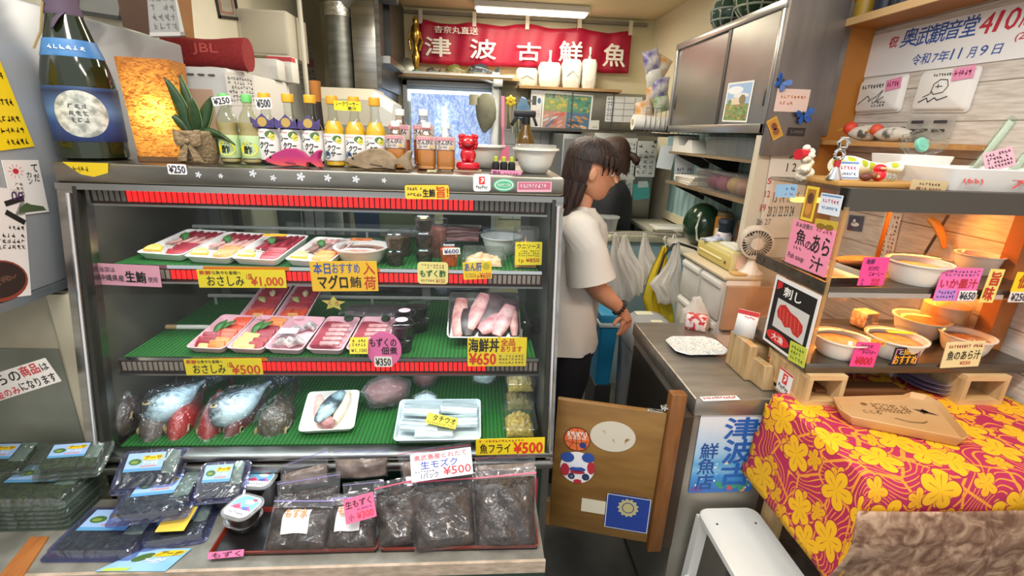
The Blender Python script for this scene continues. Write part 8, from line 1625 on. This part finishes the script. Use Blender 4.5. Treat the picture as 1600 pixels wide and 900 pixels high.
def sg1(t,cols,w,h):
 scrib(.12,.68,.62,.84,'#2a2a2a',1,8,3)(t,cols,w,h);line_d([(.1,.28),(.3,.5),(.36,.42),(.34,.34),(.5,.46),(.62,.62),(.5,.3),(.66,.44)],'#3a3a3a',.022)(t,cols,w,h);scrib(.42,.16,.72,.34,'#2a2a2a',2,5,4)(t,cols,w,h)
def sg2(t,cols,w,h):
 scrib(.3,.82,.66,.92,'#3a3a3a',1,8,3)(t,cols,w,h);line_d([(.22,.36),(.34,.44),(.36,.66),(.46,.76),(.58,.74),(.62,.60),(.56,.46),(.40,.42),(.34,.5)],'#3a3a3a',.02)(t,cols,w,h);line_d([(.16,.24),(.3,.34),(.34,.24),(.44,.34),(.5,.28),(.66,.36)],'#3a3a3a',.025)(t,cols,w,h);line_d([(.4,.6),(.52,.6)],'#3a3a3a',.02)(t,cols,w,h);line_d([(.44,.66),(.45,.56)],'#3a3a3a',.02)(t,cols,w,h)
wtray('white foam tray with autograph and pink note, the left of two on the plank wall',(1347,126),(1420,115),(1340,179),sg1,(.66,.60,.96,.90),3)
wtray('white foam tray with sketched face autograph, the right of two on the plank wall',(1441,112),(1533,103),(1429,176),sg2,(.64,.72,.98,1.0),5)
mw,w_,h_=frame_px((1420,182),(1492,180),(1418,216),(XB-.004,0,0),LN)
card('clear_holder','clear plastic holder with four dark slots under the autographed trays','holder',mw,w_,h_,'#ddd8d2',mat=CLEAR('#f4f2ee',.08,.1,milk=.25),th=.008,decor=lambda t,c,w,h:[rect_d(a,b_,a+.28,b_+.14,'#3a3438',.0075)(t,c,w,h)for a in(.10,.60)for b_ in(.66,.28)],part='slots')
def bird(label,loc,rz,c1,c2,s=1):
 t=thing('bird_figurine',label,'figurine',loc,rz)
 MB().loft([[V((s*(-.05+.10*u),s*.022*math.cos(a)*math.sin(PI*(.1+.8*u))**.6,s*(.022+.022*math.sin(a)*math.sin(PI*(.1+.8*u))**.7)))for a in[2*PI*i/12 for i in range(12)]]for u in[j/10 for j in range(11)]]).build('body',M(c1,.5,c2='#5a5550',sc=25,lo=.5,hi=.6),t)
 MB().sph((s*.05,0,s*.034),s*.018,12,8).build('head',M(c2,.5),t);MB().cyl((s*.064,0,s*.032),(s*.084,0,s*.028),s*.006,.001,8).build('beak',M('#d9a03a',.5),t)
 MB().box((-.062*s,0,.03*s),(.04*s,.02*s,.006*s),R=Matrix.Rotation(.35,4,'Y')).build('tail',M('#4a4644',.5),t)
bird('red headed bird figurine at the left of the small wall shelf',(1.355,1.665,1.512),2.0,'#d9cfc0','#d8452e',1.25);bird('white and grey bird figurine beside the red headed one',(1.36,1.565,1.512),1.9,'#cfc8bc','#d8553a',1.1)
# on top of the hot showcase
ZT=HZ1
bd=MB();bd.bb((0,0,0),(.225,.16,.012),bev=.002);bd.build('wooden_board',M('#c99a58',.5,c2='#b5843f',sc=6,st=(1,8,8)),label='wooden board on top of the hot showcase carrying small figures',cat='board',loc=(.815,1.05,ZT))
ZB=ZT+.0125
sc_=thing('shop_card_stand','white and blue shop card standing on the wooden board','card stand',(.868,1.10,ZB),(-.25,0,-.05))
m=MB();m.bb((-.030,0,0),(.030,.0015,.042));m.build('card_face',M('#e9edf2',.5),sc_);m=MB();cols=[];m.T=Matrix.Translation((0,-.0004,.021))@Matrix.Rotation(PI/2,4,'X')
many(scrib(.12,.5,.88,.78,'#d9608a',1,6,3,z=-.0009),scrib(.12,.2,.88,.4,'#3a6ab0',1,8,4,z=-.0009),rect_d(.02,.86,.98,.96,'#6a94c2',-.001),rect_d(.02,.04,.98,.12,'#6a94c2',-.001))(m,cols,.06,.042);m.build('lettering',[M(c,.6)for c in cols],sc_,smooth=0)
def lump(name,label,cat,loc,parts_,rz=0):
 t=thing(name,label,cat,loc,rz)
 for nm,c,mat in parts_:
  m=MB();[m.sph(*a)for a in c];m.build(nm,mat,t)
RD=M('#e32433',.35)
lump('red_ornament','round glossy red lucky ornament on the wooden board','ornament',(.925,1.075,ZB),[('body',[((0,0,.013),(.017,.013,.013))],RD),('head',[((0,0,.028),(.014,.012,.010))],RD),('face',[((0,-.011,.029),(.009,.003,.003))],M('#f2b98a',.4))])
lump('brown_ornament','small brown animal ornament left of the red ornament','ornament',(.885,1.062,ZB),[('body',[((0,0,.009),(.014,.010,.009))],M('#6a3322',.5)),('head',[((.018,0,.013),(.009,.008,.008))],M('#8a4a2a',.5)),('snout',[((.024,-.006,.011),.004)],M('#d9a86a',.5))])
lump('glass_ornament','little clear glass ornament right of the red ornament','ornament',(.955,1.075,ZB),[('body',[((0,0,.007),.007),((.008,0,.006),.006)],CLEAR('#eef2ee',.15)),('head',[((0,0,.016),.005)],CLEAR('#eef2ee',.15))])
def dots(nt,N,L,b):
 tc=N('TexCoord');vo=N('TexVoronoi');vo.inputs['Scale'].default_value=34;vo.inputs['Randomness'].default_value=.5;L(tc.outputs['Object'],vo.inputs['Vector'])
 r=ramp(N,[(.0,'#b5bf2a'),(.34,'#b5bf2a'),(.36,'#eef0dc'),(1,'#eef0dc')]);L(vo.outputs['Distance'],r.inputs[0]);L(r.outputs[0],b.inputs['Base Color']);b.inputs['Roughness'].default_value=.5
m=MB();m.loft([[V((-.08+.16*u,.03*math.cos(a)*(.7+.3*math.sin(5*u+1)),.028+.026*math.sin(a)*(.75+.25*math.sin(7*u))*(1-.35*u)))for a in[2*PI*i/16 for i in range(16)]]for u in[j/14 for j in range(15)]]);m.build('polka_dot_bag',NODES('dots',dots),label='white bag with lime green dots behind the figures on the board',cat='bag',loc=(.965,1.165,ZB),rot=-.05)
cs=sign('cream_sign','cream paper sign at the right end of the wooden board','sign',(1425,280),(1481,284),(1420,299),(0,1.035,0),(0,-1,0),'#cdb58a',[('貝は ¥250',.15,.08,.85,.42,'#7a2a1a',.01)],decor=scrib(.2,.55,.8,.85,'#5a4a34',1,7,3))
bf=thing('silver_figurine','silver bell and key shaped figurine at the left end of the board','figurine',(.826,1.085,ZT+.0125))
MB().lathe([(.017,0),(.016,.004),(.010,.018),(.006,.028),(.001,.031)],n=20).build('bell',CHROME,bf);MB().cyl((0,0,.028),(0,0,.042),.007,n=12).build('red_collar',M('#b3242c',.4),bf)
m=MB();m.tube([(.011*math.cos(a),0,.055+.011*math.sin(a))for a in[2*PI*i/16 for i in range(16)]],.004,8,closed=True);m.build('ring',CHROME,bf)
m=MB();m.tube([(.012*math.cos(a)+.004,0,.081+.012*math.sin(a))for a in[2*PI*i/6 for i in range(6)]],.0045,8,closed=True);m.build('hexagon_ring',CHROME,bf)
t=thing('shell_bundle','bundle of cream shells and coral beside the silver figurine','shells',(.812,1.17,ZT));R=random.Random(6)
for k in range(9):
 z=.010+.0085*k;r_=.017-.0009*k;m=MB();m.loft([[V((.008*math.sin(k*2.1)+r_*math.sin(th)*math.cos(a)*(1+.3*noise.noise(V((a,th,k))*2)),.006*math.cos(k*1.7)+r_*.9*math.sin(th)*math.sin(a),z-r_*.75*math.cos(th)*(1+.25*math.sin(a*5))))for a in[2*PI*i/14 for i in range(14)]]for th in[PI*(.03+.94*q/8)for q in range(9)]]);m.build('shell',M(('#d6cbb2','#e4dcc8','#b5a588')[k%3],.5,c2='#efe8d8',sc=60,bump=.6),t)
m=MB();m.cyl((-.014,0,0),(.014,0,0),.013,n=18);m.build('red_spool',M('#c4202f',.35),label='red topped spool stuck to the shells on the hot showcase',cat='spool',loc=(.795,1.17,ZT+.063),rot=.3)
fb_=thing('foam_tray_box','white foam tray with red handwriting on top of the hot showcase','foam box',(1.055,1.02,ZT),.0)
m=MB();m.loft([ring([(a+.15,b_+.09)for a,b_ in rrect(.27,.15,.015)],0),ring([(a+.15,b_+.09)for a,b_ in rrect(.30,.18,.02)],.048),ring([(a+.15,b_+.09)for a,b_ in rrect(.29,.17,.018)],.050),ring([(a+.15,b_+.09)for a,b_ in rrect(.25,.13,.012)],.006)]);m.build('tray',M('#eeece8',.5),fb_)
m=MB();cols=[];m.T=Matrix.Translation((.15,.0065,.026))@Matrix.Rotation(1.28,4,'X');texts(m,[('(65)',.08,.2,.25,.62,'#d04a4a',.01),('大',.50,.1,.66,.8,'#d04a4a',.015),('(日',.72,.15,.88,.75,'#d04a4a',.01)],cols,.28,.045,.0008);m.build('lettering',[M(c,.6)for c in cols],fb_,smooth=0)
m=MB();m.loft([ring(rrect(.12,.09,.01),0),ring(rrect(.15,.11,.012),.07),ring(rrect(.145,.105,.012),.071),ring(rrect(.11,.08,.01),.01)]);m.build('foam_cup_tray',M('#f0eeea',.5),label='taller white foam tub behind the tray with red handwriting',cat='foam box',loc=(1.15,1.245,ZT),rot=.05)
pk=thing('pink_note_card','tilted pink card with handwriting standing in the foam tray','note card',(1.208,1.06,ZT+.05),(-.25,-.32,-.1))
m=MB();m.bb((-.032,0,0),(.032,.0015,.045));m.build('card_face',M('#d9a9b8',.5),pk);m=MB();cols=[];m.T=Matrix.Translation((0,-.0006,.0225))@Matrix.Rotation(PI/2,4,'X');scrib(.08,.1,.92,.92,'#4a3040',4,8,3,z=-.0008)(m,cols,.064,.045);m.build('lettering',M(cols[0],.6),pk,smooth=0)
g='wrapped plastic cutlery in the foam tray'
for k,(x,y,tl,lab)in enumerate(((1.168,1.10,.45,'long wrapped white knife leaning right, left of two'),(1.268,1.10,.5,'long wrapped white knife leaning at the right edge'))):
 t=thing('plastic_knife',lab,'cutlery',(x,y,ZT+.012),(0,tl,0),g);MB().bb((-.008,-.001,0),(.008,.001,.16),bev=.0008).build('knife',M('#e9e7dc',.4),t);MB().loft([ring(rrect(.024,.006,.002),0),ring(rrect(.026,.007,.002),.16),ring(rrect(.018,.004,.001),.17)]).build('wrapper',CLEAR('#eaf6f0',.12,.15,.8,60),t)
MB().lathe([(.018,0),(.019,.002),(.019,.009),(.017,.011)],n=24).build('mint_lid',M('#7cc9b4',.4),label='mint green round lid inside the crumpled clear bag',cat='lid',loc=(1.145,1.225,ZT+.095),rot=(1.2,0,.2))
bagblob('clear_bag','crumpled clear bag holding a mint green lid at the back of the showcase top',(1.165,1.235,ZT+.071),.055,.035,.032,None,0,8,film=CLEAR('#fbfffd',.10,.12,1.0,40))
sign('navy_sticker','navy square sticker with white wave on the wall behind the showcase','sticker',(1328,336),(1351,338),(1323,359),(XB-.004,0,0),LN,'#23365e',[],decor=many(oval_d(.5,.42,.28,.14,'#eef0f4'),oval_d(.42,.62,.10,.16,'#eef0f4')))
sign('menu_strip','long paper menu strip with red and black writing on the wall','menu strip',(1382,331),(1408,334),(1370,402),(XB-.004,0,0),LN,'#e6e0d6',[],decor=many(scrib(.1,.05,.45,.95,'#4a4a4a',10,2,3),scrib(.55,.05,.92,.95,'#b94a4a',10,2,4)))
tl=thing('hanging_ladle','dark handled tool tied with a yellow strap leaning behind the hot showcase','tool',(0,0,0))
a,b_=PX(1482,336,XB-.02),PX(1444,398,XB-.02);MB().cyl(a,b_,.004,n=8).build('handle',M('#2a2826',.5),tl)
c=PX(1466,352,XB-.022);m=MB();m.tube([c+V((0,.03,.012)),c+V((-.004,0,0)),c+V((-.006,-.03,-.03)),c+V((-.004,-.045,-.062))],[.010,.013,.010,.006],8);m.build('yellow_strap',M('#d9921e',.5),tl)
pd_=PX(1590,380,XB-.03);MB().bb((XB-.05,pd_.y-.03,.97),(XB-.002,pd_.y+.012,1.49)).build('wood_post',M('#b5703a',.5,c2='#a3602c',sc=5),label='upright orange brown wooden post on the plank wall at the right edge',cat='post')
# the two women
SKIN=M('#c98a68',.5,c2='#d49a78',sc=9,sss=.15)
def skin_mesh(J,E,root):

 names=list(J);me=bpy.data.meshes.new('tmp');me.from_pydata([J[n][0]for n in names],[(names.index(a),names.index(b))for a,b in E],[])
 o=bpy.data.objects.new('tmp',me);COL.objects.link(o);o.modifiers.new('k','SKIN')
 for i,n in enumerate(names):
  sv=me.skin_vertices[0].data[i];sv.radius=(J[n][1],J[n][2]);sv.use_root=n==root
 s=o.modifiers.new('u','SUBSURF');s.levels=2;s.render_levels=2
 bpy.context.view_layer.update()
 r=bpy.data.meshes.new_from_object(o.evaluated_get(bpy.context.evaluated_depsgraph_get()))
 vs=[v.co.copy()for v in r.vertices];fs=[list(p.vertices)for p in r.polygons]
 bpy.data.objects.remove(o);bpy.data.meshes.remove(me);bpy.data.meshes.remove(r)
 return vs,fs
HR=[(.000,.010,.066,.026),(.012,-.015,.080,.042),(.030,-.05,.084,.053),(.045,-.066,.085,.060),(.060,-.076,.087,.065),(.072,-.083,.088,.068),(.085,-.088,.089,.070),(.100,-.093,.088,.072),(.115,-.096,.087,.074),(.140,-.097,.087,.075),(.170,-.090,.077,.070),(.195,-.070,.053,.055),(.208,-.04,.025,.032),(.212,-.02,.005,.012)]
NOSE={.060:.012,.072:.022,.085:.015,.100:.007,.115:.001,.045:.005,.030:.005}
def hring(z,b_,f_,w,off=0,n=32,face=True):
 c,l=(b_+f_)/2,(f_-b_)/2;out=[]
 for i in range(n):
  a=2*PI*i/n;a2=(a+PI)%(2*PI)-PI
  x=c+(l+off)*math.cos(a);y=(w+off)*math.sin(a)*(1-.10*max(0,math.cos(a)))
  if face and z in NOSE:x+=NOSE[z]*math.exp(-(a2/(.16 if NOSE[z]>.006 else .4))**2)
  out.append(V((x,y,z)))
 return out
def person(label,loc,rz,shirtc,pantc,arms,headpitch,hairc,tail,hem=.655,sleeve=.5,lean=0):
 t=thing('person',label,'person',loc,rz)
 hx=lean
 J={'pelvis':((0,0,.74),.115,.10),'spine':((.008,0,.90),.10,.085),'chest':((.012+hx*.5,0,1.06),.115,.095),'upchest':((.008+hx,0,1.165),.075,.065),'neck':((.016+hx,0,1.235),.042,.042),'skull':((.03+hx*1.2,0,1.30),.05,.05)}
 E_=[('pelvis','spine'),('spine','chest'),('chest','upchest'),('upchest','neck'),('neck','skull')]
 for s,nm in((-1,'R'),(1,'L')):
  sh,el,wr,pm,fd,td=arms[nm]
  J['sh'+nm]=(sh,.048,.048);J['el'+nm]=(el,.041,.041);mid=(V(el)*.55+V(wr)*.45);J['fa'+nm]=(mid,.040,.037);J['wr'+nm]=(wr,.026,.023);J['pm'+nm]=(pm,.030,.016)
  E_+=[('upchest','sh'+nm),('sh'+nm,'el'+nm),('el'+nm,'fa'+nm),('fa'+nm,'wr'+nm),('wr'+nm,'pm'+nm)]
  fd=V(fd).normalized();axis=V(arms['spread'+nm]).normalized();curl=V(arms['curl'+nm]).normalized()
  for k,(o_,L_)in enumerate(((-.026,.052),(-.009,.060),(.009,.056),(.026,.044))):
   b0=V(pm)+axis*o_+fd*.020;b1=b0+fd*L_*.45+curl*.006;b2=b1+(fd+curl*.7).normalized()*L_*.34;b3=b2+(fd*.5+curl).normalized()*L_*.26
   for q,(p,r)in enumerate(((b0,.0095),(b1,.0085),(b2,.0078),(b3,.0062))):J['f%s%d%d'%(nm,k,q)]=(p,r,r)
   E_+=[('pm'+nm,'f%s%d0'%(nm,k))]+[('f%s%d%d'%(nm,k,q),'f%s%d%d'%(nm,k,q+1))for q in range(3)]
  tb=V(pm)-axis*.024-fd*.012;td=V(td).normalized()
  for q,(p,r)in enumerate(((tb,.011),(tb+td*.026,.0095),(tb+td*.046+fd*.008,.007))):J['t%s%d'%(nm,q)]=(p,r,r)
  E_+=[('pm'+nm,'t%s0'%nm),('t%s0'%nm,'t%s1'%nm),('t%s1'%nm,'t%s2'%nm)]
  J['hip'+nm]=((0,s*.075,.66),.078,.078);J['knee'+nm]=((.012,s*.078,.40),.052,.052);J['calf'+nm]=((-.005,s*.078,.27),.050,.048);J['ank'+nm]=((-.01,s*.078,.075),.032,.032);J['toe'+nm]=((.11,s*.085,.028),.030,.022)
  E_+=[('pelvis','hip'+nm),('hip'+nm,'knee'+nm),('knee'+nm,'calf'+nm),('calf'+nm,'ank'+nm),('ank'+nm,'toe'+nm)]
 vs,fs=skin_mesh(J,E_,'pelvis')
 m=MB();q=[m.v(v)for v in vs]
 for f in fs:m.f([q[i]for i in f])
 HT=Matrix.Translation((.022+hx*1.2,0,1.268))@Matrix.Rotation(headpitch,4,'Y')
 m.T=HT;m.loft([hring(*r)for r in HR])
 for s in(-1,1):m.sph((-.006,s*.076,.092),(.016,.007,.026),12,8)
 body=m.build('body',SKIN,t,smooth=80)
 for s in(-1,1):
  m=MB();m.T=HT;m.sph((.0775,s*.031,.104),(.010,.013,.006),12,8);e=m.build('eye',M('#e9e4de',.3),body)
  m=MB();m.T=HT;m.sph((.0855,s*.031,.104),(.004,.0055,.0055),10,6);m.build('iris',M('#1d120c',.2),e)
  m=MB();m.T=HT;m.tube([(.088,s*.014,.120),(.086,s*.032,.124),(.074,s*.050,.119)],[.0018,.0026,.0012],6);m.build('eyebrow',M('#2a1a12',.7),body)
 m=MB();m.T=HT;m.tube([(.082,-.020,.037),(.089,-.008,.039),(.091,0,.038),(.089,.008,.039),(.082,.020,.037)],[.002,.0035,.0035,.0035,.002],8);m.build('mouth',M('#a8584a',.5),body)
 HM_=M(hairc,.55,c2='#3a2218',sc=26,st=(4,4,.8),bump=.5)
 m=MB();m.T=HT
 cap=[r for r in HR if r[0]>=.130];n=32
 m.loft([[p+V((0,0,.012*(r[0]-.13)/.08))for p in hring(*r,off=.013,face=False)]for r in[(.132,-.096,.084,.074)]+cap])
 th0=math.radians(98)
 def curtain(u,v):
  a=th0+(2*PI-2*th0)*u;z=.15-.15*v;c,l,w=-.005,.091,.074;k=1.15-.10*v-.25*max(0,v-.55)
  return V((c+l*k*math.cos(a)-.006*v,w*k*math.sin(a),z+.01*math.sin(a*9)*v))
 m.grid(curtain,28,10)
 for s in(-1,1):
  for k in range(5):
   a=math.radians(20+13*k)*s;p=lambda r_,z:V((-.005+.094*r_*math.cos(a),.076*r_*math.sin(a),z))
   m.tube([p(1.08,.165),p(1.17,.142),p(1.13,.118-.006*k)],[.012,.011,.003],7)
 if tail=='long':
  for dx,dy,L_ in((-.085,-.03,.06),(-.07,-.055,.08),(-.055,-.068,.15),(-.035,-.072,.07)):
   m.tube([(dx,dy,.05),(dx-.004,dy*1.1,-.03),(dx-.012,dy*1.12,.02-L_)],[.022,.018,.004],8)
 else:
  m.tube([(-.095,0,.115),(-.125,0,.10),(-.145,0,.07),(-.145,0,.045)],[.02,.022,.026,.012],10)
 hair=m.build('hair',HM_,t,smooth=60)
 R=random.Random(int(loc[1]*100));n=40
 def sring(z,rx,ry,cx):return[V((cx+rx*math.copysign(abs(math.cos(a))**.85,math.cos(a))+.007*math.sin(a*5+z*24)+.004*math.sin(a*9-z*45),ry*math.copysign(abs(math.sin(a))**.9,math.sin(a))+.004*math.sin(a*7+z*21),z+.004*math.sin(a*3)))for a in[2*PI*i/n for i in range(n)]]
 SMt=M(shirtc,.8,c2=None,bump=.9,sc=6,det=1)
 prof=[(1.232,.052,.060,.014+hx),(1.222,.060,.075,.012+hx),(1.205,.078,.125,.008+hx),(1.175,.098,.172,.008+hx),(1.13,.115,.178,.010+hx*.8),(1.05,.128,.170,.012+hx*.5),(.95,.128,.163,.008),(.85,.128,.165,.002),(.75,.132,.172,-.002),(.69,.136,.178,-.004),(hem,.138,.182,-.006),(hem+.006,.132,.176,-.006)]
 m=MB();m.loft([sring(*r)for r in prof],False,False);sh_=m.build('shirt',SMt,t,smooth=80)
 for s,nm in((-1,'R'),(1,'L')):
  sh,el=V(arms[nm][0]),V(arms[nm][1]);d=(el-sh);
  pts=[sh+V((0,-s*.045,.012)),sh+V((0,0,.004)),sh+d*.35,sh+d*.66,sh+d*(sleeve+.42),sh+d*(sleeve+.415)]
  m=MB();m.tube([p for p in pts],[.055,.072,.080,.086,.094,.080],18);m.build('sleeve',SMt,sh_,smooth=80)
 PM=M(pantc,.75,bump=.25,sc=12)
 m=MB();m.loft([[V((rx*math.cos(a),ry*math.sin(a),z))for a in[2*PI*i/24 for i in range(24)]]for z,rx,ry in((.80,.120,.150),(.72,.138,.170),(.62,.132,.170),(.58,.10,.14))])
 for s in(-1,1):m.loft([[V((cx+r*math.cos(a),s*.078+r*math.sin(a),z))for a in[2*PI*i/18 for i in range(18)]]for z,r,cx in((.66,.098,.012),(.52,.090,.014),(.40,.066,.012),(.25,.060,.0),(.07,.056,-.008))])
 m.build('trousers',PM,t,smooth=60)
 for s in(-1,1):m=MB();m.loft([[V((.045+(.10*k)*math.cos(a),s*.083+.045*k*math.sin(a),z))for a in[2*PI*i/20 for i in range(20)]]for z,k in((0,.98),(.012,1.03),(.03,1.0),(.06,.78),(.085,.5))]);m.build('shoe',M('#1a1a1c',.6),t)
 return t
a1={'R':((.006,-.150,1.165),(.060,-.170,.960),(.185,-.150,.858),(.213,-.145,.822),(.18,-.1,-1),(-.75,-.2,-.65)),'spreadR':(.75,.55,.15),'curlR':(-.8,.3,-.35),'L':((.006,.150,1.165),(.055,.185,.955),(.155,.145,.885),(.190,.130,.865),(.8,-.1,-.5),(.3,-.8,-.1)),'spreadL':(0,1,0),'curlL':(.2,0,-1)}
w1=person('woman in a loose white t-shirt walking right behind the wooden gate, wearing a dark bracelet',(.378,1.87,0),0,'#dcd5ca','#1b1a1f',a1,.20,'#1a0f0c','long',lean=.012)
m=MB();c=V((.181,-.151,.862));ax=(V((.185,-.150,.858))-V((.060,-.170,.960))).normalized();e1=ax.cross(V((0,0,1))).normalized();e2=ax.cross(e1)
for k in range(14):a=2*PI*k/14;m.sph(c+(e1*math.cos(a)+e2*math.sin(a))*.028,.0075,8,6)
m.build('bracelet',M('#2c1a18',.3),w1)
a2={'R':((.006,-.150,1.165),(.04,-.19,.95),(.21,-.15,.985),(.255,-.14,.985),(1,.1,-.1),(.4,.8,.1)),'spreadR':(0,1,0),'curlR':(.1,0,-1),'L':((.006,.150,1.165),(.04,.19,.95),(.21,.15,.985),(.255,.14,.985),(1,-.1,-.1),(.4,-.8,.1)),'spreadL':(0,-1,0),'curlL':(.1,0,-1)}
person('second woman in a black t-shirt, seen from behind, hair tied in a small bun',(.862,3.0,0),2.75,'#15171b','#22242a',a2,.12,'#3a281c','bun')
# light
w=bpy.data.worlds.new('daylight');SC.world=w;w.use_nodes=True
w.node_tree.nodes['Background'].inputs[0].default_value=lin('#f2f5f7');w.node_tree.nodes['Background'].inputs[1].default_value=1.0
def area(name,loc,sx,sy,power,col='#ffffff',rot=(0,0,0),spread=None):
 l=bpy.data.lights.new(name,'AREA');l.shape='RECTANGLE';l.size=sx;l.size_y=sy;l.energy=power;l.color=lin(col)[:3]
 if spread:l.spread=spread
 o=bpy.data.objects.new(name,l);COL.objects.link(o);o.location=loc;o.rotation_euler=rot
 return o
area('kitchen_lamp',(.35,3.55,2.26),.74,.1,9,'#fff3d8')
area('kitchen_lamp',(.1,2.4,2.29),1.1,.15,20,'#fff5e2')
area('shop_lamp',(-.4,.3,2.55),1.2,.2,30,'#fffaf0')  # unseen area lights over the shop front, added for more frontal light
area('shop_lamp',(.9,.2,2.55),.9,.2,16,'#fff3e0')
area('case_lamp',(-.37,1.24,1.335),1.0,.04,2.0,'#f4fbff')
area('case_lamp',(-.37,1.20,.885),1.0,.03,1.5,'#eaf8ff')
area('case_lamp',(-.37,1.23,1.12),1.0,.03,1.6,'#f4fbff')
area('heat_lamp',(1.12,1.25,1.14),.5,.03,2.2,'#ff9a3c',(-.35,0,0))
area('heat_lamp',(1.12,1.25,1.34),.5,.03,2.2,'#ff9a3c',(-.35,0,0))
SC.view_settings.view_transform='Standard';SC.view_settings.look='None';SC.view_settings.gamma=1;SC.view_settings.use_curve_mapping=False
SC.view_settings.exposure=.1
SC.cycles.transparent_max_bounces=32;SC.cycles.max_bounces=8;SC.cycles.caustics_reflective=False;SC.cycles.caustics_refractive=False
